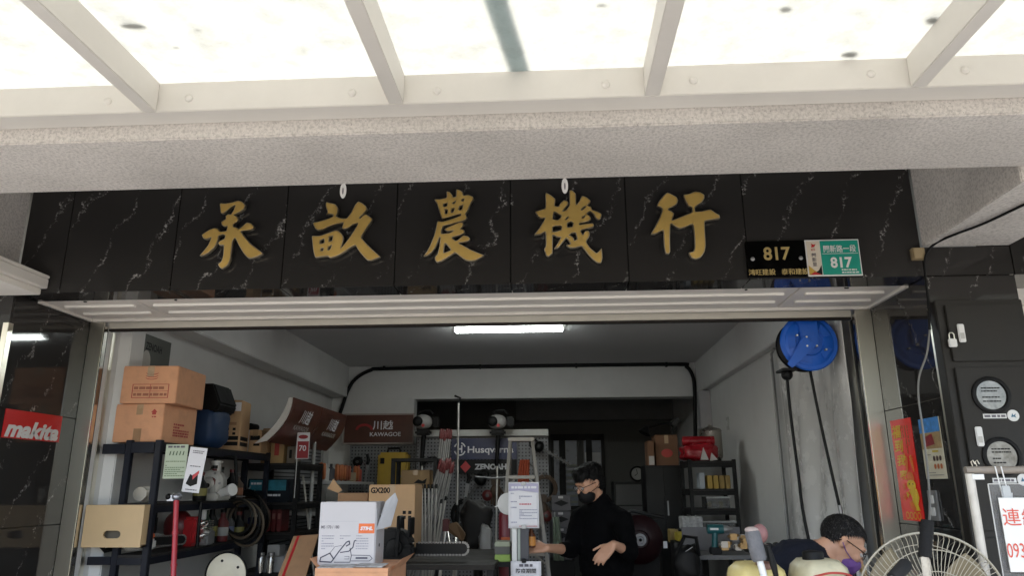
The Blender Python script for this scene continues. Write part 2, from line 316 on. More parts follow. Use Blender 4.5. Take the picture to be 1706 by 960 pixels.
# ------------------------------------------------------------------ the building front
fac = Thing('shop_building', 'building front of black marble under a stippled grey concrete beam', 'building', (-.5, YF, 0))
fac.part('front_beam', MB().box(-9, 8, YB, YBK, ZB, 3.6), STIP, bevel=.006)
fac.part('upper_wall', MB().box(-9, 8, YB+.02, 13, 3.601, 12), pm('upper_wall_paint', (.45, .43, .4), .85, var=.08, vs=1))
fac.part('arcade_ceiling', MB().box(-9, 8, YBK+.002, YF+.5, 3.36, 3.6), pm('arcade_ceiling_paint', (.5, .48, .46), .85, var=.05))
for x0, x1 in ((XR+.004, 2.43), (-3.5, XL-.004)):
    fac.part('cross_beam', MB().box(x0, x1, YBK+.001, YF-.001, 2.731, 3.359), STIP, bevel=.005)
fas = fac.part('fascia', MB().box(XL+.01, XR-.01, YF+.016, YF+.5, ZS+.016, ZF), BLACK)
xs = [XL+.002, -2.774, -2.134, -1.502, -.867, -.224, .418, 1.06, XR-.002]
for a, b in zip(xs, xs[1:]):
    fac.part('marble_panel', MB().box(a+.0025, b-.0025, YF, YF+.015, ZS, ZF-.003), MARBLE, bevel=.0015, parent=fas, seg=1)
for a, b in zip(xs, xs[1:]):
    fac.part('soffit_tile', MB().box(a+.0025, b-.0025, YF+.017, 4.058, ZS, ZS+.014), MARBLE, parent=fas)
for side, xf, x0, x1 in ((1, XR, XR, 2.43), (-1, XL, -3.5, XL)):
    co = fac.part('column', MB().box(x0+.016, x1-.016, YF+.016, 4.8, 0, 2.729), BLACK)
    zz = [2.731, ZS, 1.93, 1.29, .65, .0]
    for z1, z0 in zip(zz, zz[1:]):
        fac.part('marble_panel', MB().box(x0+.001, x1-.001, YF, YF+.015, z0+.002, z1-.002), MARBLE, bevel=.0012, parent=co, seg=1)
        xx = (xf, xf+.015) if side > 0 else (xf-.015, xf)
        if z1 <= ZS: fac.part('marble_panel', MB().box(xx[0], xx[1], YF+.016, YJ-.002, z0+.002, z1-.002), MARBLE, bevel=.0012, parent=co, seg=1)
    s = 1 if side > 0 else -1
    fac.part('corner_trim', MB().box(xf-s*.003, xf+s*.03, YF-.006, YF-.001, 0, 2.40).box(xf-s*.004, xf-s*.001, YF-.006, YF+.03, 0, 2.40), STEEL, parent=co)
# bays to either side
for x0, x1 in ((2.435, 7.5), (-8.5, -3.505)):
    fac.part('neighbour_fascia', MB().box(x0, x1, YF, YF+.3, ZS, ZF-.003), MARBLE)
    fac.part('neighbour_soffit', MB().box(x0, x1, YF+.302, YJ, ZS, ZS+.02), WHITE_AL)
for x0, x1, lb in ((2.435, 7.5, 'closed cream shutter of the next bay past the meter cabinets'), (-8.5, -3.505, 'closed cream shutter of the next bay past the left column')):
    sh = Thing('closed_shutter', lb, 'shutter', ((x0+x1)/2, YJ, 0), group='neighbouring shutters')
    for k in range(26):
        sh.part('slat', MB().box(x0, x1, YJ+.01+.008*(k % 2), YJ+.05, k*.099, k*.099+.094), WHITE_AL)

# ------------------------------------------------------------------ shutter housing, rails, rolled shutter
hs = Thing('shutter_housing', 'white ribbed shutter box underside between the black fascia and the doorway', 'shutter box', (-.5, 4.3, ZS))
px_ = [XL+.02, AZ(222, 501, ZS).x, AZ(1328, 486, ZS).x, XR-.02]
for a, b in zip(px_, px_[1:]):
    p = hs.part('panel', MB().box(a+.004, b-.004, 4.062, YJ-.02, ZS+.004, ZS+.03), WHITE_AL, bevel=.003)
    for yy in (4.20, 4.385):
        n = max(1, round((b-a)/4)); pr = [(yy-.018, ZS+.005), (yy-.011, ZS-.009), (yy+.011, ZS-.009), (yy+.018, ZS+.005)]
        hs.part('rib', MB().prism([(a+.06, y, z) for y, z in pr], (b-a-.12, 0, 0)), WHITE_AL, parent=p)
    for xx in (a+.25, b-.3): hs.part('screw', MB().cyl((xx, 4.09, ZS+.004), (xx, 4.09, ZS-.001), .008, n=8), INK, parent=p)
hs.part('side_trim', MB().box(XL+.001, XL+.02, 4.062, YJ, ZS-.01, ZS+.03), WHITE_AL); hs.part('side_trim', MB().box(XR-.02, XR-.001, 4.062, YJ, ZS-.01, ZS+.03), WHITE_AL)
hs.part('rear_lip', MB().box(XL+.021, XR-.021, YJ-.018, YJ+.004, ZS-.012, ZS+.03), WHITE_AL, bevel=.002)
rs = Thing('roller_shutter', 'rolled-up cream shutter with its bottom bar hanging under the box', 'shutter', (-.5, YJ+.06, 2.45))
rs.part('slat', MB().box(-2.93, 1.868, YJ+.06, YJ+.075, 2.57, 2.66), pm('cream_shutter', (.62, .59, .52), .45, var=.06))
rs.part('bottom_bar', MB().box(-2.93, 1.868, YJ+.035, YJ+.085, 2.522, 2.566), pm('cream_shutter', (.62, .59, .52)), bevel=.004)
rs.part('rubber_seal', MB().box(-2.93, 1.868, YJ+.045, YJ+.075, 2.506, 2.521), pm('brown_seal', (.05, .04, .035), .7))
for s, a in ((1, XR), (-1, XL)):
    g = Thing('shutter_rail', 'brushed steel shutter rail at the %s edge of the doorway' % ('right' if s > 0 else 'left'), 'rail', (a-s*.05, YJ+.05, 0), group='steel rails beside the doorway')
    x0, x1 = sorted((a-s*.001, a-s*.098))
    g.part('face_plate', MB().box(x0, x1, YJ, YJ+.012, 0, ZS-.013), STEEL, bevel=.002)
    e = a-s*.098
    g.part('lip', MB().box(*sorted((e, e-s*.008)), YJ+.001, YJ+.035, 0, 2.53), steel('bright_steel', (.75, .72, .66), .2))
    g.part('slot', MB().box(*sorted((e+s*.02, e-s*.006)), YJ+.036, YJ+.085, 0, 2.505), BLACKP)
    g.part('lip', MB().box(*sorted((e, e-s*.012)), YJ+.086, YJ+.125, 0, 2.505), STEEL)

# ------------------------------------------------------------------ canopy over the pavement
ZC0, ZC1, YC = 1.5+1.762*KB, 1.5+1.918*KB, 3.12*KB
cp = Thing('glass_canopy', 'white aluminium canopy with milky glazing over the shop front', 'canopy', (-.1, YB, ZC0))
ZC0, ZC1, YC = 1.5+1.762*KB, 1.5+1.918*KB, 3.12*KB
ch = cp.part('wall_channel', MB().box(-8, 8, YC, YB-.002, ZC0, ZC1), CAN_AL, bevel=.003)
for x, y in ((180, 169), (315, 164), (587, 155), (728, 151), (1009, 141), (1155, 134), (1451, 123), (1608, 117)):
    p = A(x, y, YC); cp.part('bolt_cap', MB().lathe((p.x, YC, p.z), (0, -1, 0), [(.015, 0), (.015, .003), (.012, .007), (.005, .009)], 16), CAN_AL, smooth=True, parent=ch)
rx = [(-1.93+1.2075*k)*KB for k in range(-5, 10)]
for x in rx: cp.part('rafter', MB().box(x-.027, x+.027, .42, YC-.001, ZC0, ZC1), CAN_AL, bevel=.003)
cp.part('gutter_beam', MB().box(-8, 8, .3, .418, ZC0-.02, ZC1+.03), CAN_AL, bevel=.004)
for a, b in zip(rx, rx[1:]): cp.part('glazing_sheet', MB().box(a+.003, b-.003, .42, YB-.003, ZC1+.002, ZC1+.010), GLASS)
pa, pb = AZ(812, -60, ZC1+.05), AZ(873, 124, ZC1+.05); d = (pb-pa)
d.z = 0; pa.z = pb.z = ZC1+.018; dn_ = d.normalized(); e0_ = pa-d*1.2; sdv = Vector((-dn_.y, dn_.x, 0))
cs = Thing('shadow_strip', 'bluish strip added as the shadow of a bar across the third bay of glazing', 'strip', tuple(pa))  # made-up bluish sheet: its tint stands for a bar's shadow on the glazing
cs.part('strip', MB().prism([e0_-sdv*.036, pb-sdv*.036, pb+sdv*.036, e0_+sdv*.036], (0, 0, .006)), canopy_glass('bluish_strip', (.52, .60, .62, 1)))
cs.part('clip', MB().prism([e0_-sdv*.04, e0_-sdv*.04+dn_*.03, e0_+sdv*.04+dn_*.03, e0_+sdv*.04], (0, 0, .012)).xf(Matrix.Translation((0, 0, .0075))), GREYM)  # made-up clip at the outer end of the added strip
LEAF = pm('dry_leaf', (.10, .085, .05), .8)
for k, (x, y, L, wd, an) in enumerate(((222, 37, .10, .04, .1), (293, 73, .025, .015, 0), (330, 44, .02, .01, .3), (1308, 9, .05, .03, .3), (1553, 28, .06, .04, .2), (1415, 85, .07, .045, .0), (1002, 2, .04, .02, 0), (588, 20, .02, .012, 1))):
    L *= .8; wd *= .8; p = AZ(x, y, ZC1+.016); m = MB().prism([(L/2*math.cos(t)*(1+.12*math.sin(3*t+k)), wd/2*math.sin(t)*(1+.2*math.cos(2*t+k)), 0) for t in [2*math.pi*i/14 for i in range(14)]], (0, 0, .003)).xf(Matrix.Translation(p-Vector((0, 0, .004))) @ Matrix.Rotation(an, 4, 'Z'))
    where = ('largest fallen leaf, at the upper left of the glazing', 'small dark fleck below the largest leaf', 'tiny fleck beside the largest leaf', 'leaf at the top edge of the third bay of glazing', 'leaf near the rightmost rafter', 'heart-shaped leaf above the right part of the channel', 'leaf at the top edge right of the bluish strip', 'tiny fleck beside the second rafter')[k]
    solo('fallen_leaf', m, LEAF, where, 'leaf', 'debris on the canopy glazing')

# ------------------------------------------------------------------ gold characters
CH = [
 ('承', 320, 310, [[(292,180),(350,184),(420,174),(490,152),(530,162),(570,203),(555,240),(500,278),(445,303),(480,322),(494,352),(480,378),(442,400),(442,432),(480,442),(497,458),(540,425),(582,385),(630,395),(660,428),(650,455),(610,470),(518,480),(560,540),(620,610),(690,665),(758,718),(700,748),(630,772),(590,765),(550,720),(500,640),(455,548),(430,590),(418,700),(408,780),(380,840),(318,886),(295,870),(272,835),(310,805),(330,740),(338,630),(290,632),(274,605),(290,585),(345,560),(352,525),(320,515),(283,530),(275,580),(240,650),(180,705),(130,735),(75,745),(110,705),(170,630),(205,545),(150,568),(118,560),(100,520),(140,490),(190,460),(235,445),(275,450),(297,485),(365,478),(372,430),(335,432),(315,415),(308,380),(335,362),(358,350),(355,315),(380,297),(412,302),(440,260),(460,200),(420,220),(380,255),(340,285),(310,292),(300,270)]]),
 ('畝', 510, 310, [[(215,168),(260,178),(310,190),(340,230),(338,280),(318,320),(380,343),(432,343),(480,280),(520,200),(555,160),(600,180),(640,215),(650,245),(625,280),(570,335),(577,342),(610,306),(640,298),(710,345),(690,385),(640,450),(585,548),(640,610),(720,690),(795,755),(740,775),(690,795),(650,790),(610,750),(560,690),(522,628),(470,655),(400,705),(330,745),(250,768),(235,745),(150,755),(95,765),(75,690),(58,528),(100,530),(150,528),(230,500),(310,470),(345,475),(385,515),(398,550),(390,600),(370,660),(430,590),(500,490),(555,395),(500,405),(450,445),(400,460),(378,450),(398,388),(330,400),(240,430),(180,460),(130,472),(100,460),(65,390),(140,375),(220,350),(290,322),(285,305),(250,295),(215,305),(228,270),(208,220),(207,185)],
   [(150,580),(190,562),(190,605),(148,615)], [(245,540),(285,528),(275,580),(245,592)], [(155,665),(182,660),(180,685),(160,692)], [(240,645),(270,630),(255,675),(232,682)]]),
 ('農', 695, 305, [[(180,170),(210,215),(235,300),(262,382),(340,362),(430,335),(462,328),(465,342),(400,370),(300,400),(262,410),(215,402),(200,480),(180,560),(140,660),(100,735),(62,782),(110,772),(160,735),(205,670),(240,575),(245,585),(235,680),(215,760),(185,790),(190,820),(208,847),(260,830),(330,790),(405,738),(460,785),(510,820),(560,832),(620,825),(680,795),(718,770),(640,740),(560,705),(500,670),(440,638),(510,628),(560,612),(565,590),(540,565),(490,555),(455,590),(410,617),(370,580),(420,565),(480,545),(510,522),(500,495),(460,487),(480,470),(500,435),(480,418),(450,415),(370,450),(285,487),(318,517),(388,507),(345,532),(258,540),(262,500),(278,456),(370,435),(470,408),(520,388),(535,362),(515,335),(540,290),(572,215),(605,165),(590,140),(545,122),(492,130),(492,100),(460,75),(415,60),(412,145),(380,150),(378,130),(350,95),(312,85),(315,155),(240,170)],
   [(295,635),(365,712),(280,748)], [(285,220),(320,210),(315,245),(283,250)], [(380,205),(408,192),(400,212),(382,218)], [(475,175),(498,165),(495,185),(478,190)], [(295,272),(322,290),(318,325),(300,325)], [(370,275),(395,265),(385,305),(365,312)], [(450,250),(488,230),(478,278),(445,288)]]),
 ('機', 880, 305, [[(183,95),(240,125),(292,168),(282,240),(320,250),(350,205),(385,175),(425,195),(430,225),(395,265),(372,298),(405,285),(440,235),(435,75),(470,75),(510,110),(512,235),(545,190),(572,130),(620,145),(668,185),(660,210),(630,235),(670,250),(682,285),(740,300),(788,330),(775,375),(745,390),(720,370),(690,320),(660,298),(625,325),(665,360),(672,385),(640,408),(548,428),(550,442),(640,430),(690,425),(703,450),(690,470),(620,485),(560,505),(582,552),(605,510),(640,505),(660,530),(650,570),(618,625),(660,690),(730,750),(765,715),(785,690),(793,800),(780,850),(740,852),(690,815),(630,750),(570,668),(500,690),(440,690),(400,660),(455,650),(410,580),(360,640),(320,690),(275,700),(310,650),(350,575),(310,575),(262,548),(262,700),(260,750),(215,785),(190,770),(168,705),(188,670),(185,515),(130,545),(58,555),(110,490),(160,410),(180,370),(130,375),(100,350),(70,302),(130,285),(185,268)],
   [(280,305),(310,320),(358,350),(320,392),(265,385),(268,340)], [(265,460),(350,455),(355,495),(300,515),(262,520)], [(420,425),(455,410),(478,425),(472,465),(418,472)], [(435,560),(470,530),(505,530),(522,600),(490,612),(490,590),(460,560)], [(565,280),(600,250),(612,248),(600,265),(572,285)], [(400,385),(425,360),(422,372),(405,388)], [(575,365),(605,345),(600,360),(578,372)]]),
 ('行', 1080, 300, [[(205,128),(300,175),(320,210),(308,255),(260,285),(210,312),(278,350),(265,400),(250,430),(350,390),(460,345),(470,325),(470,290),(425,270),(395,215),(372,155),(430,148),(500,118),(560,128),(600,155),(600,195),(570,240),(500,285),(500,335),(570,330),(665,308),(720,350),(760,370),(768,408),(690,420),(602,435),(605,520),(615,700),(600,770),(560,825),(505,845),(460,825),(430,772),(480,762),(497,720),(492,560),(475,465),(400,500),(340,515),(290,495),(240,458),(232,600),(235,760),(225,785),(190,785),(175,740),(165,640),(163,530),(120,555),(75,575),(25,578),(70,500),(130,380),(152,310),(135,290),(92,270),(110,230),(160,165)]]),
]
GLAB = ['leftmost gold calligraphy character 承 on the black fascia', 'second gold calligraphy character 畝 on the black fascia', 'third gold calligraphy character 農 on the black fascia', 'fourth gold calligraphy character 機 on the black fascia', 'rightmost gold calligraphy character 行 on the black fascia']
def char_mesh(loops, ox, oy, y, ext, bev, off, cen, cut):
    cu = bpy.data.curves.new('c', 'CURVE'); cu.dimensions = '2D'; cu.fill_mode = 'BOTH'; cu.extrude = ext; cu.bevel_depth = bev; cu.bevel_resolution = 1; cu.offset = off
    for lp in loops:
        q = [A(ox+x/6.4, oy+v/6.4, y) for x, v in lp]
        n = len(q); r = []
        for i in range(n):          # soften the corners a little, as a cut sheet has them
            a, b, c = q[i-1], q[i], q[(i+1) % n]; r += [b+(a-b)*.22, b*.9+a*.05+c*.05, b+(c-b)*.22]
        s = cu.splines.new('POLY'); s.points.add(len(r)-1); s.use_cyclic_u = True
        for i, p in enumerate(r): s.points[i].co = (p.x-cen.x, p.z-cen.z, 0, 1)
    o = bpy.data.objects.new('c', cu); COL.objects.link(o); bpy.context.view_layer.update()
    me = bpy.data.meshes.new_from_object(o.evaluated_get(bpy.context.evaluated_depsgraph_get())); bpy.data.objects.remove(o)
    m = MB(); m.v = [Vector((v.co.x, -v.co.z, v.co.y)) for v in me.vertices]; m.f = [tuple(p.vertices) for p in me.polygons]; bpy.data.meshes.remove(me)
    return m
for (chn, ox, oy, loops), lb in zip(CH, GLAB):
    yf = YF-.045; zs = [oy+v/6.4 for x, v in loops[0]]; xq = [ox+x/6.4 for x, v in loops[0]]
    cen = A((min(xq)+max(xq))/2, (min(zs)+max(zs))/2, yf)
    t = Thing('gold_character', lb, 'character', (cen.x, yf, cen.z), group='gold characters of the shop name')
    fm = char_mesh(loops, ox, oy, yf, .001, 0, -.0045, cen, 0)
    t.part('gold_face', fm, GOLD, local=True)
    em = char_mesh(loops, ox, oy, yf, .010, 0, 0, cen, 0); em.xf(Matrix.Translation((0, .0125, 0)))
    b = t.part('rim', em, GOLD_EDGE, local=True)
    for kx in (-.28, .25):
        i = min(range(len(loops[0])), key=lambda i: abs((loops[0][i][0]-400)/400-kx))
    t.part('stand_off', MB().cyl((cen.x, yf+.023, cen.z), (cen.x, YF-.001, cen.z), .006, n=8), GREYM)
for k, (x, y, lb) in enumerate(((572, 318, 'white oval plastic tag above the second gold character'), (941, 310, 'white oval plastic tag above the fourth gold character'))):
    yt = YBK-.004; p = A(x, y, yt); t = Thing('oval_tag', lb, 'tag', (p.x, yt, p.z), group='oval tags under the beam')
    t.part('plate', patch(((p.x, yt, p.z), (1, 0, 0), (0, 0, 1)), ell(0, 0, .014, .036), 0, .005), WHITEP)
    t.part('slot', patch(((p.x, yt-.006, p.z), (1, 0, 0), (0, 0, 1)), ell(0, -.003, .003, .016), 0, .001), GREYINK)

# ------------------------------------------------------------------ number plates
def rect_at(x0, y0, x1, y1, Y):
    xm, ym = (x0+x1)/2, (y0+y1)/2; a, b, c, d = A(x0, ym, Y), A(x1, ym, Y), A(xm, y0, Y), A(xm, y1, Y)
    return a.x, b.x, d.z, c.z
x0, x1, z0, z1 = rect_at(1244, 401.5, 1342, 461, YF-.02)
t = Thing('number_plate', 'black plate with gold numerals 817 beside the green plate', 'plate', ((x0+x1)/2, YF-.02, z0)); W, H = x1-x0, z1-z0; fr = (Vector((x0, YF-.02, z0)), (1, 0, 0), (0, 0, 1))
t.part('board', MB().box(x0, x1, YF-.02, YF-.001, z0, z1), pm('gloss_black', (.004, .004, .004), .12, var=0), bevel=.002)
def on(fr, x, y): return (fr[0]+Vector(fr[1])*x+Vector(fr[2])*y, fr[1], fr[2])
t.part('numerals', text('817', on(fr, W*.52, H*.64), H*.38, width=W*.46, bold=.025), pm('gold_leaf', (.62, .47, .2), .35, .7, var=.05))
t.part('lettering', text('鴻旺建設', on(fr, W*.24, H*.13), H*.17, bold=.01), pm('gold_leaf', (.62, .47, .2)))
t.part('lettering', text('泰和建設', on(fr, W*.80, H*.13), H*.17, bold=.01), pm('gold_leaf', (.62, .47, .2)))
for u in (.1, .92): t.part('screw_cap', MB().lathe((x0+W*u, YF-.0205, z0+H*.5), (0, -1, 0), [(.011, 0), (.011, .004), (.007, .007)], 14), GREYM, smooth=True)
x0, x1, z0, z1 = rect_at(1343.5, 399, 1434, 460, YF-.026)
t = Thing('street_plate', 'green and white street number plate reading 817 on the fascia', 'plate', ((x0+x1)/2, YF-.026, z0)); W, H = x1-x0, z1-z0; fr = (Vector((x0, YF-.026, z0)), (1, 0, 0), (0, 0, 1))
t.part('board', MB().box(x0, x1, YF-.026, YF-.021, z0, z1), WHITEP, bevel=.0015)
t.part('green_field', quad(fr, W*.275, W*.98, H*.035, H*.965), pm('plate_green', (.004, .27, .2), .4, var=.03))
t.part('cream_field', quad(fr, W*.02, W*.265, H*.035, H*.965), pm('plate_cream', (.62, .55, .45), .4, var=.03))
t.part('lettering', text('關新路一段', on(fr, W*.63, H*.74), H*.2, width=W*.6, bold=.012, depth=.003), WHITEP)
t.part('numerals', text('817', on(fr, W*.63, H*.36), H*.3, width=W*.4, bold=.03, depth=.003), WHITEP)
t.part('rule', quad(fr, W*.3, W*.96, H*.6, H*.612, .003), WHITEP)
t.part('fine_print', print_lines(fr, W*.62, W*.93, [H*.16, H*.09], H*.035, 3, .003), WHITEP)
t.part('emblem', patch(fr, [(W*.1, H*.78), (W*.16, H*.80), (W*.2, H*.88), (W*.15, H*.86), (W*.11, H*.9), (W*.12, H*.84)], .003), RED)
t.part('village_name', text('關\n新\n里', on(fr, W*.14, H*.45), H*.36, bold=.01, depth=.003), GREYINK)
t.part('village_name', text('新竹', on(fr, W*.14, H*.72), H*.06, bold=.02, depth=.003), REDINK)
t.part('corner_stripe', patch(fr, [(W*.02, H*.3), (W*.13, H*.15), (W*.26, H*.06), (W*.26, H*.035), (W*.02, H*.035)], .002), pm('stripe_gold', (.5, .32, .05), .5))
t.part('corner_stripe', patch(fr, [(W*.26, H*.3), (W*.2, H*.16), (W*.1, H*.06), (W*.16, H*.036), (W*.26, H*.036)], .003), INK)
t.part('corner_stripe', patch(fr, [(W*.03, H*.036), (W*.12, H*.12), (W*.25, H*.037)], .004), RED)

# ------------------------------------------------------------------ things on the marble reveals
def plane_rect(c, X):           # four photo corners of a sheet that lies on a reveal -> its rectangle there
    q = [AX(x, y, X) for x, y in c]
    return (q[0].y+q[3].y)/2, (q[1].y+q[2].y)/2, (q[2].z+q[3].z)/2, (q[0].z+q[1].z)/2
ya, yb, z0, z1 = plane_rect(((10, 681), (103, 694), (99, 738), (3, 729)), XL+.004)
t = Thing('brand_sticker', 'red sticker with white brand lettering on the left marble reveal', 'sticker', (XL+.004, (ya+yb)/2, z0)); W, H = yb-ya, z1-z0; fr = (Vector((XL+.004, ya, z0)), Vector((0, 1, 0)), Vector((0, 0, 1)))
t.part('sheet', MB().box(XL+.0005, XL+.004, ya, yb, z0, z1), pm('sticker_red', (.55, .012, .015), .35, var=.04))
t.part('lettering', text('makita', on(fr, W*.5, H*.34), H*.62, width=W*.94, bold=.045, shear=.25), WHITEP)
ya, yb, z0, z1 = plane_rect(((1483, 702), (1516, 696), (1540, 867), (1505, 870)), XR-.004)
t = Thing('spring_banner', 'red and gold new year banner with a rabbit on the right marble reveal', 'banner', (XR-.004, (ya+yb)/2, z0)); W, H = ya-yb, z1-z0; fr = (Vector((XR-.004, ya, z0)), Vector((0, -1, 0)), Vector((0, 0, 1)))
YEL = pm('banner_yellow', (.8, .52, .03), .45, var=.05); ORG = pm('banner_orange', (.8, .16, .02), .45, var=.05)
t.part('sheet', MB().box(XR-.004, XR-.001, yb, ya, z0, z1), pm('banner_red', (.85, .015, .012), .4, var=.05))
for i, chh in enumerate('福到我家'): t.part('lettering', text(chh, on(fr, W*(.27+.02*i), H*(.88-.145*i)), H*(.135-.012*i), width=W*(.46-.03*i), bold=.022, shear=.1), YEL)
t.part('verse', print_lines((fr[0]+Vector((0, -W*.45, H*.93)), Vector((0, 0, -1)), Vector((0, -1, 0))), 0, H*.28, [0, W*.12, W*.24, W*.36], W*.05, 5), pm('banner_dark_gold', (.45, .1, .01), .5))
rab = t.part('rabbit', patch(fr, ell(W*.66, H*.41, W*.17, H*.065), .003), ORG)
for ex, tl in ((.57, .1), (.83, -.12)): t.part('ear', patch(fr, [(W*(ex+.065*math.cos(a)+tl*math.sin(a)*.3), H*(.55+.085*math.sin(a))) for a in [2*math.pi*i/16 for i in range(16)]], .0035), ORG, parent=rab)
t.part('face', patch(fr, ell(W*.66, H*.345, W*.21, H*.05), .004), YEL, parent=rab)
t.part('eye', patch(fr, ell(W*.58, H*.355, W*.025, H*.008, 10), .005), INK, parent=rab); t.part('eye', patch(fr, ell(W*.74, H*.355, W*.025, H*.008, 10), .005), INK, parent=rab)
t.part('coat', patch(fr, [(W*.5, H*.29), (W*.62, H*.22), (W*.6, H*.13), (W*.7, H*.1), (W*.92, H*.1), (W*.85, H*.16), (W*.95, H*.22), (W*.88, H*.31)], .0035), YEL, parent=rab)
t.part('scarf', patch(fr, [(W*.45, H*.18), (W*.6, H*.2), (W*.75, H*.12), (W*.7, H*.09), (W*.5, H*.12)], .0045), ORG, parent=rab)
for i in range(4):
    u = .28+.18*i; m = MB()
    for j in range(16):
        a, b = 2*math.pi*j/16, 2*math.pi*(j+1)/16; c = (W*u, H*.05)
        m.join(patch(fr, [(c[0]+W*.08*r*math.cos(q), c[1]+W*.08*r*math.sin(q)) for r, q in ((1, a), (1, b), (.75, b), (.75, a))], .003))
    t.part('coin', m, YEL)
for i, (u, v, c) in enumerate(((.8, .6, YEL), (.3, .33, ORG), (.42, .25, YEL), (.25, .22, ORG), (.5, .62, YEL))):
    t.part('flower', patch(fr, [(W*u+W*.06*math.cos(q)*(1+.4*math.cos(5*q)), H*v+W*.06*math.sin(q)*(1+.4*math.cos(5*q))) for q in [2*math.pi*k/30 for k in range(30)]], .003), c)
ya, yb, z0, z1 = plane_rect(((1529, 700), (1562, 694), (1578, 798), (1544, 799)), XR-.008)
t = Thing('wall_calendar', 'small photo calendar hanging beside the red banner', 'calendar', (XR-.008, (ya+yb)/2, z0)); W, H = ya-yb, z1-z0; fr = (Vector((XR-.008, ya, z0)), Vector((0, -1, 0)), Vector((0, 0, 1)))
t.part('sheet', MB().box(XR-.008, XR-.003, yb, ya, z0, z1), pm('calendar_paper', (.62, .58, .45), .6))
t.part('picture_sky', quad(fr, 0, W, H*.76, H), pm('calendar_sky', (.06, .25, .62), .4, var=.5, vs=30))
t.part('picture_ground', quad(fr, 0, W, H*.49, H*.759), pm('calendar_sand', (.36, .25, .12), .4, var=.5, vs=25))
t.part('picture_fruit', patch(fr, [(W*.12, H*.52), (W*.68, H*.56), (W*.6, H*.74), (W*.15, H*.68)], .002), pm('calendar_fruit', (.25, .02, .03), .4, var=.6, vs=40))
for r_ in range(2):
    for c_ in range(3): t.part('product_picture', patch(fr, ell(W*(.55+.15*c_), H*(.33-.13*r_), W*.055, H*.045, 12), .002), pm('calendar_pic%d' % r_, ((.06, .03, .02), (.45, .12, .03))[r_], .5))
t.part('heading', quad(fr, W*.5, W*.8, H*.43, H*.46, .002), pm('calendar_yellow', (.6, .45, .05), .5)); t.part('fine_print', print_lines(fr, W*.2, W*.9, [H*.06, H*.1, H*.395], H*.012, 4), GREYINK)
ya, yb, z0, z1 = plane_rect(((1546, 818), (1559, 817), (1568, 868), (1552, 869)), XR-.006)
t = Thing('switch_plate', 'grey metal switch plate low on the right marble reveal', 'switch', (XR-.006, (ya+yb)/2, z0)); W, H = ya-yb, z1-z0
t.part('plate', MB().box(XR-.012, XR-.001, yb, ya, z0, z1), GREYM, bevel=.003)
for u in (.3, .7): t.part('rocker', MB().box(XR-.018, XR-.0125, yb+(ya-yb)*.25, yb+(ya-yb)*.75, z0+H*(u-.14), z0+H*(u+.14)), WHITEP, bevel=.002)

# ------------------------------------------------------------------ junction box and cable at the column head
p = A(1530, 423, YF-.03)
t = Thing('junction_box', 'small brown junction box at the lower right corner of the fascia', 'box', (p.x, YF-.02, p.z-.03))
bx = t.part('case', MB().box(p.x-.03, p.x+.035, YF-.034, YF-.001, p.z-.03, p.z+.035), pm('tan_plastic', (.3, .23, .13), .5), bevel=.004)
t.part('lid', MB().box(p.x-.026, p.x+.031, YF-.039, YF-.0345, p.z-.026, p.z+.031), pm('tan_lid', (.36, .28, .16), .45), bevel=.002, parent=bx)
cb = [AZ(1760, 318, 2.722), AZ(1706, 341, 2.722), AZ(1640, 372, 2.721), AZ(1590, 391, 2.72), A(1558, 406, YF-.06), A(1543, 424, YF-.05), A(1541, 450, YF-.035), A(1546, 500, YF-.03), A(1549, 550, YF-.03)]
def smooth_path(pts, k=6):
    out = []; n = len(pts)
    for i in range(n-1):
        a, b, c, d = pts[max(i-1, 0)], pts[i], pts[i+1], pts[min(i+2, n-1)]
        for j in range(k):
            t = j/k; out.append(.5*((2*b)+(c-a)*t+(2*a-5*b+4*c-d)*t*t+(3*b-3*c+d-a)*t**3))
    return out+[pts[-1]]
t = Thing('power_cable', 'black cable running from the upper right down to the fan', 'cable', tuple(cb[5]))
t.part('cable', MB().tube(smooth_path(cb), .0065, 8), BLACKP, smooth=True)
c2 = [A(1549, 550, YF-.03), A(1544, 590, YF-.05), A(1532, 625, YF-.08), A(1530, 660, YF-.12), A(1538, 720, YF-.18), A(1546, 790, YF-.3), A(1549, 850, YF-.5), A(1546, 900, YF-.8), A(1546, 960, YF-1.02), Vector((1.62, 2.86, .9)), Vector((1.63, 2.9, .1)), Vector((1.6, 3.4, .02))]
t.part('grey_lower_cable', MB().tube(smooth_path(c2), .005, 8), pm('grey_cable', (.2, .2, .19), .5), smooth=True)

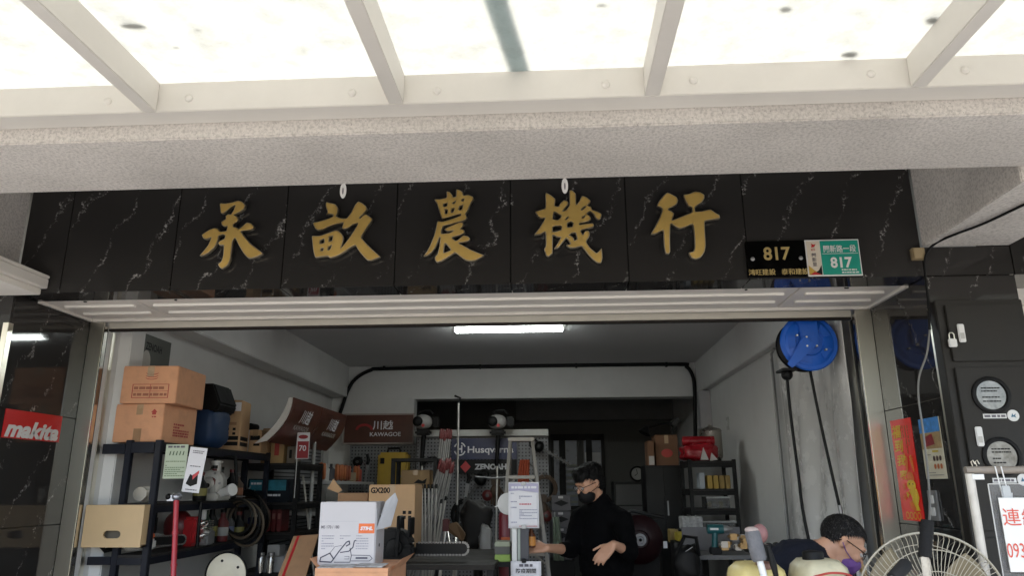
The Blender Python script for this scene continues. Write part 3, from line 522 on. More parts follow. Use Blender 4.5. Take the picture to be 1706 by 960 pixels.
# ------------------------------------------------------------------ meter cabinet on the right column
YM = YF-.085
CAB = pm('brown_black_cabinet_paint', (.017, .015, .0125), .5, spec=.3, var=.25, vs=5, bump=.05, bs=90)
x0, x1 = A(1568, 560, YM).x, 2.395; z1 = A(1625, 499, YM).z
t = Thing('meter_cabinet', 'black meter cabinet with two round windows on the right column', 'cabinet', ((x0+x1)/2, YM+.04, .25))
t.part('case', MB().box(x0, x1, YM+.012, YF-.002, .25, z1), CAB, bevel=.004)
zd = [(A(1625, 508, YM).z, A(1630, 602, YM).z), (A(1640, 612, YM).z, A(1660, 885, YM).z), (A(1660, 897, YM).z, .3)]
for k, (a, b) in enumerate(zd):
    dr = t.part('door', MB().box(x0+.04, x1-.035, YM-.004, YM+.006, b, a), CAB, bevel=.003)
    if k == 1:
        for x, y in ((1650, 659), (1668, 761)):
            p = A(x, y, YM); wn = t.part('window', MB().lathe((p.x, YM-.004, p.z), (0, -1, 0), [(.092, 0), (.092, .008), (.085, .013), (.075, .013), (.071, .0)], 32), BLACKP, smooth=True, parent=dr)
            t.part('pane', MB().cyl((p.x, YM-.004, p.z), (p.x, YM-.007, p.z), .071, n=32), pm('meter_glass', (.2, .2, .195), .12, var=.75, vs=14, coat=.6), parent=dr)
            fr = (Vector((p.x, YM-.0075, p.z)), (1, 0, 0), (0, 0, 1))
            t.part('meter_print', print_lines(fr, -.045, .045, [.035, .02, -.01, -.03], .006, int(x)), INK, parent=dr, kind='stuff')
    if k < 2:
        q = A(*((1600, 556), (1630, 728))[k], YM); t.part('latch', MB().box(q.x-.017, q.x+.017, YM-.016, YM-.005, q.z-.047, q.z+.047), WHITEP, bevel=.004, parent=dr)
        t.part('latch_slot', MB().box(q.x-.009, q.x+.009, YM-.0185, YM-.0165, q.z-.03, q.z+.0), pm('latch_grey', (.45, .44, .42), .4), parent=dr)
for x, y in ((1656, 694), (1672, 801)):
    p = A(x, y, YM); t.part('label_strip', MB().box(p.x-.055, p.x+.055, YM-.008, YM-.0045, p.z-.011, p.z+.011), WHITEP)
    t.part('label_print', print_lines((Vector((p.x, YM-.008, p.z)), (1, 0, 0), (0, 0, 1)), -.05, .05, [0], .011, int(x)), GREYINK)
    c = p.x+.088; t.part('round_sticker', MB().cyl((c, YM-.0045, p.z+.002), (c, YM-.007, p.z+.002), .028, n=24), WHITEP)
    t.part('sticker_mark', patch((Vector((c, YM-.007, p.z+.002)), (1, 0, 0), (0, 0, 1)), [(-.012, -.008), (-.004, .012), (.0, .0), (.012, .01), (.008, -.004), (.014, -.012), (.0, -.006)], .001), pm('mark_blue', (.03, .12, .2), .5))
q = A(1588, 570, YM-.02)
t = Thing('padlock', 'small white padlock on the upper cabinet door', 'padlock', (q.x, YM-.014, q.z-.03))
t.part('body', MB().box(q.x-.02, q.x+.02, YM-.022, YM-.006, q.z-.025, q.z+.017), WHITEP, bevel=.004)
t.part('shackle', MB().tube([(q.x-.012, YM-.014, q.z+.015), (q.x-.012, YM-.014, q.z+.04), (q.x-.006, YM-.014, q.z+.048), (q.x+.006, YM-.014, q.z+.048), (q.x+.012, YM-.014, q.z+.04), (q.x+.012, YM-.014, q.z+.015)], .003), STEEL)
# white moulded casing at the far left column
a, b = A(34, 437, 3.62), A(34, 462, 3.62)
solo('casing', MB().box(-3.9, a.x, 3.45, 3.86, b.z, b.z+.055).box(-3.9, a.x-.035, 3.42, 3.86, b.z-.035, b.z-.001).box(-3.9, a.x+.004, 3.44, 3.86, b.z+.057, b.z+.075), WHITE_AL, 'white stepped casing fixed to the left column under the beam', 'casing', bevel=.004)

# ================================================================== INSIDE THE SHOP
def carton(name, label, x0, y0, x1, y1, Y, dep, mat, rz=0, group=None, cat='box', zbase=None, tape=True, side_mat=None):
    """a closed carton whose front face covers the given photo rectangle at depth Y"""
    a, b, z0, z1 = rect_at(x0, y0, x1, y1, Y)
    if zbase is not None: z1 += zbase-z0; z0 = zbase
    cx = (a+b)/2; W = b-a; H = z1-z0
    t = Thing(name, label, cat, (cx, Y+dep/2, z0), rz, group)
    fr = (Vector((-W/2, -dep/2, 0)), Vector((1, 0, 0)), Vector((0, 0, 1)))
    t.part('body', MB().box(-W/2, W/2, -dep/2, dep/2, 0, H-.003), mat, bevel=.004, local=True)
    for s in (-1, 1): t.part('flap', MB().box(-W/2+.003, W/2-.003, *sorted((s*.003, s*(dep/2-.002))), H-.003, H+.001), mat, local=True)
    if tape: t.part('tape', MB().box(-.022, .022, -dep/2-.0012, -dep/2-.0004, H*.72, H-.002).box(-.022, .022, -dep/2-.001, dep/2, H+.0012, H+.0022), pm('packing_tape', (.42, .28, .16), .25, var=.1), local=True)
    t.W, t.H, t.fr, t.dep = W, H, fr, dep
    t.side = (Vector((W/2, -dep/2, 0)), Vector((0, 1, 0)), Vector((0, 0, 1)))
    return t
def rack(label, x0, x1, y0, y1, zs, mat=RACK, post=.04, name='shelf_rack', group=None):
    t = Thing(name, label, 'shelf', ((x0+x1)/2, (y0+y1)/2, 0), group=group)
    for x in (x0, x1-post):
        for y in (y0, y1-post): t.part('post', MB().box(x, x+post, y, y+post, 0, zs[-1]+.012), mat, bevel=.003)
    for z in zs:
        t.part('shelf_board', MB().box(x0+.003, x1-.003, y0+.006, y1-.006, z-.018, z-.001), pm('dark_shelf_board', (.05, .045, .042), .6, var=.3), bevel=.002)
        t.part('cross_bar', MB().box(x0+post, x1-post, y0+.001, y0+.03, z-.06, z-.0185), mat); t.part('cross_bar', MB().box(x1-.03, x1-.001, y0+post, y1-post, z-.06, z-.0185), mat)
        t.part('cross_bar', MB().box(x0+.001, x0+.03, y0+post, y1-post, z-.06, z-.0185), mat)
    return t

def flat_sheet(loops, y, half):      # an outline with holes in the X-Z plane, given thickness
    cu = bpy.data.curves.new('c', 'CURVE'); cu.dimensions = '2D'; cu.fill_mode = 'BOTH'; cu.extrude = half
    for lp in loops:
        sp = cu.splines.new('POLY'); sp.points.add(len(lp)-1); sp.use_cyclic_u = True
        for i, p in enumerate(lp): sp.points[i].co = (p[0], p[1], 0, 1)
    o = bpy.data.objects.new('c', cu); COL.objects.link(o); bpy.context.view_layer.update()
    me = bpy.data.meshes.new_from_object(o.evaluated_get(bpy.context.evaluated_depsgraph_get())); bpy.data.objects.remove(o)
    m = MB(); m.v = [Vector((v.co.x, y-v.co.z, v.co.y)) for v in me.vertices]; m.f = [tuple(p.vertices) for p in me.polygons]; bpy.data.meshes.remove(me)
    return m
# ---- ceiling lamp
a, b = AZ(757, 549, 3.0), AZ(941, 546, 3.0); ym = (a.y+b.y)/2
t = Thing('ceiling_lamp', 'lit twin fluorescent batten lamp under the shop ceiling', 'lamp', ((a.x+b.x)/2, ym, HC))
t.part('housing', MB().box(a.x-.03, b.x+.03, ym-.05, ym+.05, 3.02, HC-.001), pm('lamp_housing', (.3, .3, .29), .5), bevel=.004)
for s in (-1, 1):
    t.part('tube', MB().cyl((a.x+.015, ym+s*.05, 2.985), (b.x-.015, ym+s*.05, 2.985), .012, n=12), pm('lit_tube', (.93, 1, .97), .4, emit=14, var=0), smooth=True)
for x in (a.x, b.x): t.part('end_cap', MB().box(x-.022, x+.014, ym-.068, ym+.068, 2.965, 3.02), WHITEP, bevel=.004)
# ---- black pipe along the rear beam
pts = [AX(0, 0, 1)]*0+[A(541, 745, YR-.03), A(566, 690, YR-.03), A(578, 655, YR-.03), A(592, 632, YR-.03), A(618, 617, YR-.03), A(650, 614.5, YR-.03), A(900, 610, YR-.03), A(1125, 607.5, YR-.03), A(1143, 611, YR-.03), A(1153, 624, YR-.03), A(1157, 645, YR-.03), A(1158, 700, YR-.03), A(1159, 770, YR-.03)]
t = Thing('conduit', 'black corrugated pipe arching along the rear beam', 'pipe', tuple(pts[0]))
t.part('pipe', MB().tube(smooth_path(pts, 5), .024, 10), BLACKP, smooth=True)
for x in (640, 800, 960, 1110):
    p = A(x, 613-(x-640)*.0105, YR-.03); t.part('clip', MB().box(p.x-.012, p.x+.012, YR-.058, YR-.001, p.z-.03, p.z+.03), BLACK)
# ---- rear room: beam band, window
x0, x1, z0, z1 = rect_at(918, 724, 1008, 850, 12.44)
t = Thing('rear_window', 'dark framed rear window with bluish panes and louvres', 'window', ((x0+x1)/2, 12.44, z0))
t.part('frame', MB().box(x0, x1, 12.42, 12.49, z1-.1, z1).box(x0, x1, 12.42, 12.49, z0, z0+.06).box(x0, x0+.05, 12.42, 12.49, z0+.061, z1-.101).box(x1-.05, x1, 12.42, 12.49, z0+.061, z1-.101), BLACK)
W = x1-x0
for u0, u1 in ((.0, .28), (.5, .6)): t.part('mullion', MB().box(x0+W*(u0+.16), x0+W*(u0+.27), 12.41, 12.49, z0+.061, z1-.101), BLACK)
BLUEP = pm('bluish_pane', (.16, .19, .25), .3, var=.15)
for u0, u1 in ((.05, .155), (.28, .49), (.62, .95)): t.part('pane', MB().box(x0+W*u0, x0+W*u1, 12.45, 12.46, z0+.061, z1-.101), BLUEP)
t.part('pane_glow', MB().box(x0+W*.64, x0+W*.93, 12.44, 12.448, z0+.72, z0+.9), pm('pale_pane', (.5, .52, .55), .4))
for k in range(7): t.part('louvre', MB().box(x0+W*.29, x0+W*.48, 12.40, 12.43, z0+.1+k*.095, z0+.14+k*.095), pm('louvre_grey', (.2, .22, .2), .5))
x0, x1, z0, z1 = rect_at(1025, 803, 1085, 960, 11.0)
t = Thing('rear_cabinet', 'dark cabinet under the round clock at the back', 'cabinet', ((x0+x1)/2, 11.2, 0))
t.part('carcass', MB().box(x0, x1, 11, 11.5, .02, z1), pm('dark_cabinet', (.05, .05, .05), .5))
for k in range(3): t.part('drawer', MB().box(x0+.03, x1-.03, 10.985, 10.999, z1-.32-.3*k, z1-.04-.3*k), pm('drawer_grey', (.085, .085, .085), .5), bevel=.004)
p = A(1062, 790, 11.2)
t = Thing('desk_clock', 'round clock with dark rim standing on the rear cabinet', 'clock', (p.x, 11.2, z1))
R0 = p.z-z1
t.part('rim', MB().ring((p.x, 11.2, p.z), (0, 1, 0), R0-.012, .014), BLACK, smooth=True)
t.part('dial', MB().cyl((p.x, 11.2, p.z), (p.x, 11.215, p.z), R0-.012, n=28), pm('dim_dial', (.3, .3, .29), .5))
for an, L in ((100, .6), (215, .45)): t.part('hand', MB().bar((p.x, 11.196, p.z), (p.x+math.cos(R(an))*R0*L, 11.196, p.z+math.sin(R(an))*R0*L), .008, .003, (0, 1, 0)), INK)

# ---- pegboard wall with white rail, signs
x0, x1, z0, z1 = rect_at(692, 728, 915, 905, 9.3)
t = Thing('pegboard_stand', 'white pegboard wall with a white top rail behind the poles', 'pegboard', ((x0+x1)/2, 9.3, 0))
for k in range(3): t.part('panel', MB().box(x0+(x1-x0)*k/3+.003, x0+(x1-x0)*(k+1)/3-.003, 9.3, 9.315, .3, z1), PEG)
zr = A(800, 720, 9.25).z
t.part('top_rail', MB().box(x0-.02, x1, 9.22, 9.299, z1+.002, zr+.025), pm('rail_white', (.5, .5, .48), .5), bevel=.004)
for x in (x0+.02, x1-.06): t.part('leg', MB().box(x, x+.04, 9.32, 9.36, 0, z1), GREYM)
x0, x1, z0, z1 = rect_at(752, 731, 861, 766, 9.2)
t = Thing('brand_sign', 'dark blue sign with white lettering and a crown mark on the pegboard', 'sign', ((x0+x1)/2, 9.2, z0)); W, H = x1-x0, z1-z0; fr = (Vector((x0, 9.2, z0)), Vector((1, 0, 0)), Vector((0, 0, 1)))
t.part('board', MB().box(x0, x1, 9.2, 9.22, z0, z1), pm('sign_navy', (.012, .018, .07), .4))
t.part('lettering', text('Husqvarna', on(fr, W*.6, H*.42), H*.42, width=W*.7, bold=.02), PAPER)
mk = MB()
for a0, a1 in ((200, 340), (20, 75), (105, 160)):
    for j in range(8):
        q0, q1 = R(a0+(a1-a0)*j/8), R(a0+(a1-a0)*(j+1)/8); c = (W*.13, H*.5)
        mk.join(patch(fr, [(c[0]+H*.3*r*math.cos(q), c[1]+H*.33*r*math.sin(q)) for r, q in ((1, q0), (1, q1), (.8, q1), (.8, q0))], .002))
for dx in (-.09, .09): mk.join(quad(fr, W*.13+H*dx-H*.035, W*.13+H*dx+H*.035, H*.32, H*.68, .002))
t.part('crown_mark', mk.join(quad(fr, W*.13-H*.06, W*.13+H*.06, H*.46, H*.54, .003)), PAPER)
x0, x1, z0, z1 = rect_at(764, 766.5, 861, 790, 9.18)
t = Thing('brand_sign', 'black sign with grey capitals and a red diamond under the blue sign', 'sign', ((x0+x1)/2, 9.18, z0)); W, H = x1-x0, z1-z0; fr = (Vector((x0, 9.18, z0)), Vector((1, 0, 0)), Vector((0, 0, 1)))
t.part('board', MB().box(x0, x1, 9.18, 9.2, z0, z1), BLACK)
t.part('lettering', text('ZENOAH', on(fr, W*.55, H*.5), H*.42, width=W*.55, bold=.05), pm('sign_grey', (.5, .5, .52), .5))
t.part('diamond', patch(fr, [(W*.03, H*.5), (W*.12, H*.08), (W*.21, H*.5), (W*.12, H*.92)], .002), RED)
# ---- three header signs of the corner display
BROWN = pm('sign_brown', (.09, .028, .016), .35, var=.4, vs=2.5)
x0, x1, z0, z1 = rect_at(574, 692, 688, 738, 9.45)
t = Thing('header_sign', 'brown header sign with full white lettering facing the street', 'sign', ((x0+x1)/2, 9.45, z0), group='corner display header signs'); W, H = x1-x0, z1-z0; fr = (Vector((x0, 9.45, z0)), Vector((1, 0, 0)), Vector((0, 0, 1)))
t.part('panel', MB().box(x0, x1, 9.45, 9.5, z0, z1), BROWN); t.part('frame', MB().box(x0-.012, x1+.012, 9.452, 9.5, z1+.001, z1+.02).box(x0-.012, x1+.012, 9.452, 9.5, z0-.02, z0-.001).box(x1+.001, x1+.014, 9.452, 9.5, z0, z1).box(x0-.014, x0-.001, 9.452, 9.5, z0, z1), pm('header_trim', (.35, .3, .27), .4))
t.part('lettering', text('川越', on(fr, W*.56, H*.63), H*.34, width=W*.3, bold=.015), PAPER); t.part('lettering', text('KAWAGOE', on(fr, W*.6, H*.3), H*.15, width=W*.45, bold=.015), PAPER)
t.part('red_arc', patch(fr, [(W*.29+W*.13*math.cos(R(a)), H*.46+W*.09*math.sin(R(a))) for a in range(0, 181, 15)]+[(W*.29+W*.09*math.cos(R(a)), H*.46+W*.055*math.sin(R(a))) for a in range(180, -1, -15)], .002), pm('arc_red', (.3, .02, .02), .5))
# the two along the left wall: concave boards, white crescent end
XT = -2.2; ya = AX(486, 662, XT).y; yb2 = AX(535, 678, XT).y; yc = AX(576, 692, XT).y; zt = AX(486, 662, XT).z
zl = zt-.36; prof = [(XT-.19*u**2.2, zt-(zt-zl)*u) for u in [i/8 for i in range(9)]]
for k, (y0, y1) in enumerate(((ya+.03, yb2-.012), (yb2+.012, yc-.01))):
    t = Thing('header_sign', ('curved brown header sign with white end on the left wall', 'curved brown header sign nearest the rear corner on the left wall')[k], 'sign', (XT, (y0+y1)/2, zl), group='corner display header signs')
    m = MB().grid(lambda u, v: Vector((prof[round(v*8)][0], y0+(y1-y0)*u, prof[round(v*8)][1])), 1, 8)
    t.part('panel', m, BROWN, thick=.012)
    ysv = y0-.03 if k == 0 else y0-.02
    m = MB(); n = 8
    for i in range(n):
        (xa, za), (xb, zb) = prof[i], prof[i+1]; wa, wb = .025+.07*(i/n), .025+.07*((i+1)/n)
        if k: wa = wb = .012
        m.prism([(xa+.004, ysv, za), (xb+.004, ysv, zb), (xb-wb, ysv, zb-.02*(i+1)/n), (xa-wa, ysv, za-.02*i/n)], (0, .018, 0))
    t.part('end_cap', m, pm('header_white', (.62, .6, .57), .5))
    # lettering laid on the flat middle of the board
    i0, i1 = 2, 5; og = Vector((prof[3][0]+.02, (y0+y1)/2, prof[3][1])); up = Vector((prof[i0][0]-prof[i1][0], 0, prof[i0][1]-prof[i1][1]))
    fr = (og, Vector((0, 1, 0)), up); L = y1-y0
    t.part('lettering', text('川越', fr, .13, width=L*.34, bold=.012), PAPER)
    t.part('lettering', text('KAWAGOE', (og-up.normalized()*.105+Vector((.0, 0, 0)), Vector((0, 1, 0)), up), .045, width=L*.5, bold=.02), pm('dim_white', (.4, .38, .36), .6))
# pegboard of the corner display on the stub wall + shelf unit along the left wall
x0, x1, z0, z1 = rect_at(578, 742, 690, 960, 9.5)
solo('pegboard', MB().box(x0, x1, 9.5, 9.515, .4, z1), pegboard('grey_pegboard', (.17, .175, .18)), 'grey pegboard under the flat brown header sign', 'pegboard')
XS = -2.25
t = Thing('display_shelves', 'white metal shelves of goods under the curved header signs', 'shelf', (-2.55, 8.4, 0))
for z in (A(540, 803, 8.4).z, A(540, 850, 8.4).z, .9, .4): t.part('shelf', MB().box(WL+.02, XS, 7.5, 9.35, z-.03, z), pm('shelf_white', (.45, .45, .45), .5))
for y in (7.5, 8.4, 9.3): t.part('upright', MB().box(WL+.005, WL+.03, y, y+.03, 0, 1.95), pm('shelf_white', (.45, .45, .45)))
t.part('back_board', MB().box(WL+.001, WL+.004, 7.5, 9.35, .3, 2.0), pegboard('grey_pegboard2', (.28, .29, .3)))
zsh = A(540, 803, 8.4).z; rd = random.Random(5)
cols = [(.45, .15, .06), (.3, .09, .05), (.5, .5, .48), (.06, .06, .07), (.4, .07, .05), (.38, .3, .2)]
GOODS = ['orange coil of trimmer line', 'dull red spool', 'white plastic bottle', 'black grip part', 'red bottle', 'tan paper packet']
for k in range(9):
    y = 7.6+k*.19; j = (0, 2, 3, 0, 0, 1, 5, 0, 4)[k]; m = MB(); h = rd.uniform(.1, .2)
    if j in (0, 1): m.ring((XS-.13, y, zsh+.095), (1, .3, 0), .07, .024, 18, 6); m.ring((XS-.10, y+.01, zsh+.095), (1, .3, 0), .065, .02, 18, 6)
    elif j == 5: m.box(XS-.2, XS-.08, y-.05, y+.05, zsh+.001, zsh+h)
    else: m.lathe((XS-.14, y, zsh+.001), (0, 0, 1), [(.04, 0), (.042, h*.7), (.015, h*.82), (.015, h)], 12)
    solo('shelf_goods', m, pm('goods%d' % j, cols[j], .5), GOODS[j]+', %s on the upper shelf beneath the curved signs' % ('first', 'second', 'third', 'fourth', 'fifth', 'sixth', 'seventh', 'eighth', 'last')[k], 'goods', 'goods on the display shelves', smooth=True)

# ---- hanging brushcutters with white engine heads
def brushcutter(px, py, Y, label):
    p = A(px, py, Y); t = Thing('brushcutter', label, 'brushcutter', (p.x, Y, p.z-1.6), group='brushcutters hung on the pegboard')
    t.part('engine_cover', MB().sph((p.x, Y-.05, p.z), (.115, .09, .09), 20, 12), pm('cutter_white', (.36, .35, .34), .4), smooth='all')
    t.part('starter', MB().lathe((p.x-.05, Y-.13, p.z+.0), (0, -1, 0), [(.06, 0), (.06, .02), (.045, .035), (.02, .04)], 18), BLACKP, smooth=True)
    t.part('fuel_tank', MB().box(p.x-.09, p.x+.1, Y-.1, Y+.02, p.z-.16, p.z-.095), BLACKP, bevel=.02, smooth=True)
    t.part('muffler', MB().box(p.x+.115, p.x+.2, Y-.08, Y+.02, p.z-.06, p.z+.06), BLACK, bevel=.015, smooth=True)
    t.part('top_handle', MB().tube([(p.x-.06, Y-.05, p.z+.095), (p.x-.03, Y-.05, p.z+.13), (p.x+.08, Y-.05, p.z+.135), (p.x+.12, Y-.05, p.z+.09)], .018, 8), BLACKP, smooth=True)
    t.part('plug', MB().cyl((p.x+.02, Y-.15, p.z-.05), (p.x+.02, Y-.16, p.z-.05), .02, n=10), RED)
    t.part('grip', MB().cyl((p.x+.01, Y-.03, p.z-.16), (p.x-.01, Y-.03, p.z-.52), .03, .022, 10), BLACKP, smooth=True)
    t.part('shaft', MB().cyl((p.x, Y-.03, p.z-.5), (p.x-.02, Y-.03, p.z-1.7), .013, n=10), ALU, smooth=True)
    t.part('loop_handle', MB().tube([(p.x-.26, Y-.06, p.z-.64), (p.x-.05, Y-.05, p.z-.66), (p.x+.26, Y-.06, p.z-.64)], .011, 8), GREYM, smooth=True)
    return t
brushcutter(706, 704, 9.05, 'leftmost white-headed brushcutter hung beside the red-tipped poles')
brushcutter(829, 704, 9.05, 'white-headed brushcutter hung in front of the blue sign')
p = A(764, 672, 8.9); b = A(764, 900, 8.9)
t = Thing('pole_pruner', 'long thin pole standing in front of the dark blue sign', 'pole', (p.x, 8.9, .0)); t.part('shaft', MB().cyl((p.x, 8.9, .02), (p.x, 8.9, p.z), .014, n=8), ALU, smooth=True); t.part('hook', MB().tube([(p.x, 8.9, p.z), (p.x+.02, 8.9, p.z+.06), (p.x-.05, 8.9, p.z+.09)], .014, 8), BLACK); t.part('grip', MB().cyl((p.x, 8.9, 1.0), (p.x, 8.9, 1.3), .022, n=8), BLACKP)
ORD = ('first', 'second', 'third', 'fourth', 'fifth', 'sixth', 'seventh', 'eighth', 'ninth')
# ---- red-tipped poles leaning in two bundles
def lance(p0, p1, label, group):
    p0, p1 = Vector(p0), Vector(p1); t = Thing('red_tipped_pole', label, 'pole', tuple(p0), group=group)
    d = (p1-p0); L = d.length; d.normalize()
    t.part('tube', MB().cyl(p0, p1, .0105, n=8), pm('worn_tube', (.26, .25, .24), .4, .5, var=.25, vs=10), smooth=True)
    t.part('red_tip', MB().lathe(p1, d, [(.012, -.10), (.018, -.085), (.018, -.02), (.013, 0), (.008, .015)], 10), pm('dull_red', (.11, .014, .014), .5), smooth=True)
rd = random.Random(11)
for k in range(6):
    q = A(735+k*3.3, 716+rd.uniform(-3, 5), 8.2+.02*k); lance((q.x-.12-.01*k, 7.95+.01*k, .05), q, '%s red-tipped pole from the left in the taller bundle' % ORD[k], 'taller bundle of red-tipped poles')
for k in range(9):
    q = A(735+k*2.5, 770+rd.uniform(-5, 6), 7.4+.02*k); lance((q.x-.42+.02*k, 6.9+.02*k, .05), q, '%s red-tipped pole from the left in the shorter leaning bundle' % ORD[k], 'shorter bundle of red-tipped poles')
for k, (xa, ya_, xb, yb_) in enumerate(((703, 815, 704, 940), (708, 815, 709, 940), (714, 815, 715, 940), (720, 815, 716, 940), (727, 815, 722, 940), (735, 840, 722, 940), (742, 835, 724, 945), (760, 895, 755, 960), (745, 880, 757, 960))):
    a, b = A(xa, ya_, 6.9), A(xb, yb_, 6.6); e = b+(b-a)*((b.z-.03)/(a.z-b.z))
    t = Thing('steel_rod', ('%s upright steel rod from the left below the red-tipped poles' % ORD[k] if k < 5 else '%s slanting steel rod from the left among the red-tipped poles' % ORD[k-5]), 'rod', tuple(e), group=('upright steel rods' if k < 5 else 'slanting steel rods'))
    t.part('rod', MB().cyl(e, a, .009, n=8), ALU, smooth=True); t.part('ferrule', MB().cyl(a, a+(a-e).normalized()*.04, .012, n=8), BLACK)

# ---- left rack and what stands on it
zT, z2, z3 = A(230, 737, 4.71).z, A(215, 839, 4.71).z, A(190, 925, 4.71).z
xr = A(271, 740, 4.71).x
t = rack('tall navy-black steel rack at the left doorway edge', -2.755, xr, 4.69, 6.58, [.45, z3, z2, zT])
t.part('front_beam', MB().box(-2.905, -2.757, 4.691, 4.72, zT-.075, zT-.012), RACK); t.part('front_beam', MB().box(-2.905, -2.757, 4.691, 4.72, z3-.06, z3-.012), RACK)
t.part('front_beam', MB().box(-2.714, xr-.041, 4.688, 4.69, zT-.07, zT), RACK, bevel=.001)
t = carton('cardboard_box', 'lower of two brown cartons on the left rack, red arrow printed', 191, 674, 274, 737, 4.72, .42, CARD, R(-2), zbase=zT+.001); z_ = zT+.001+t.H
t.part('arrow', patch(t.fr, [(t.W*.80+x*.0011, t.H*.78+y*.0011) for x, y in ((-12, 0), (-12, -14), (12, -14), (12, 0), (20, 0), (0, 20), (-20, 0))], .0015), REDINK, local=True)
t.part('print', print_lines(t.fr, t.W*.76, t.W*.86, [t.H*.66], .008, 3), REDINK, local=True); t.part('print', print_lines(t.side, .13, .33, [t.H*u for u in (.2, .27, .34, .42, .5)], .012, 4), REDINK, local=True)
t.part('tape_strip', quad(t.fr, t.W*.42, t.W*.58, .002, t.H*.35, .001), CARD_D, local=True)
t = carton('cardboard_box', 'upper of two brown cartons on the left rack, red panel printed', 201, 612, 291, 674, 4.70, .44, CARD, R(3), zbase=z_+.003)
for (u0, u1, v0, v1) in ((.2, .86, .50, .515), (.2, .86, .14, .155), (.2, .86, .32, .33), (.2, .215, .155, .5), (.845, .86, .155, .5), (.52, .53, .155, .5)): t.part('print_rule', quad(t.fr, t.W*u0, t.W*u1, t.H*v0, t.H*v1, .0012), REDINK, local=True)
t.part('print', print_lines(t.fr, t.W*.23, t.W*.83, [t.H*.41, t.H*.235], t.H*.07, 9), pm('faded_red_ink', (.33, .12, .07), .7, var=0), local=True)
for q, h in ((0, .83), (1, .76), (2, .7)): t.part('print_arc', patch(t.fr, [(t.W*.53+t.W*.11*math.cos(R(a)), t.H*h+t.H*.05*math.sin(R(a))) for a in range(180, 361, 20)]+[(t.W*.53+t.W*.11*math.cos(R(a)), t.H*(h-.018)+t.H*.05*math.sin(R(a))) for a in range(360, 179, -20)], .0012), REDINK, local=True)
# folded blue bag with a black top
q0, q1 = A(317, 735, 5.4), A(368, 640, 5.4); zb = zT+.001; hb = q1.z-zb; cx = (q0.x+q1.x)/2
def lump(c, d, seed, amp=.06, n=14):
    rd = random.Random(seed); ph = [rd.uniform(0, 6) for _ in range(6)]; m = MB()
    m.sph((0, 0, 0), 1, 2*n, n)
    vs = []
    for v in m.v:
        v = Vector((math.copysign(abs(v.x)**.55, v.x), math.copysign(abs(v.y)**.55, v.y), math.copysign(abs(v.z)**.55, v.z)))
        k = 1+amp*(math.sin(5*v.x+ph[0])*math.sin(4*v.y+ph[1])+math.sin(7*v.z+ph[2]+3*v.x)*.6+.4*math.sin(11*v.y+ph[3]+6*v.z))
        vs.append(Vector((c[0]+v.x*d[0]*k, c[1]+v.y*d[1]*k, c[2]+v.z*d[2]*k)))
    m.v = vs; return m
t = Thing('folded_bag', 'dark blue bag with a black top beside the brown cartons', 'bag', (cx, 5.5, zb))
t.part('blue_body', lump((cx-.01, 5.5, zb+hb*.33), (.115, .16, hb*.33), 3, .04), pm('blue_fabric', (.008, .03, .085), .6, var=.2), smooth='all')
t.part('black_top', MB().prism([(cx-.17, 5.36, zb+hb*.45), (cx+.10, 5.36, zb+hb*.55), (cx+.125, 5.36, zb+hb*.68), (cx+.06, 5.36, zb+hb), (cx-.17, 5.36, zb+hb)], (0, .3, 0)), BLACKP, bevel=.012, smooth=True)
t = carton('cardboard_box', 'tall carton with a white label strip past the blue bag', 366, 661, 396, 744, 5.85, .28, CARD2, R(8), zbase=zT+.001)
t.part('label', quad(t.fr, t.W*.05, t.W*.98, t.H*.78, t.H*.96, .0012), PAPER, local=True); t.part('label_print', print_lines(t.fr, t.W*.12, t.W*.7, [t.H*.9, t.H*.86, t.H*.81], t.H*.02, 2, .0018), INK, local=True)
for v in (.09, .2): t.part('band', quad(t.fr, t.W*.08, t.W*.95, t.H*v, t.H*(v+.08), .0012), INK, local=True); t.part('band', quad(t.side, .03, .25, t.H*v, t.H*(v+.08), .0012), INK, local=True)
for u, v in ((.35, .42), (.7, .42), (.35, .33), (.7, .33)): t.part('care_mark', quad(t.fr, t.W*(u-.08), t.W*(u+.08), t.H*(v-.025), t.H*(v+.025), .0012), INK, local=True)
t.part('print', quad(t.fr, t.W*.25, t.W*.8, t.H*.5, t.H*.56, .0012), CARD_D, local=True)
t = carton('cardboard_box', 'small carton with a black print behind the tall labelled carton', 414, 709, 434, 747, 6.32, .18, CARD2, R(4), zbase=zT+.001)
t.part('print', quad(t.fr, t.W*.1, t.W*.9, t.H*.55, t.H*.75, .0012), INK, local=True); t.part('print', quad(t.fr, t.W*.4, t.W*.9, t.H*.3, t.H*.4, .0012), INK, local=True)
q = A(423, 704, 6.4)
solo('black_roll', MB().lathe((q.x, 6.33, zT+.001+t.H+.03), (0, 1, 0), [(.02, 0), (.03, 0), (.03, .13), (.02, .13)], 16), BLACKP, 'black roll lying on top of the small carton', 'roll', smooth=True)
t = carton('cardboard_box', 'narrow low carton wedged between the blue bag and the tall carton', 340, 730, 364, 746, 5.72, .1, CARD_D, zbase=zT+.001)
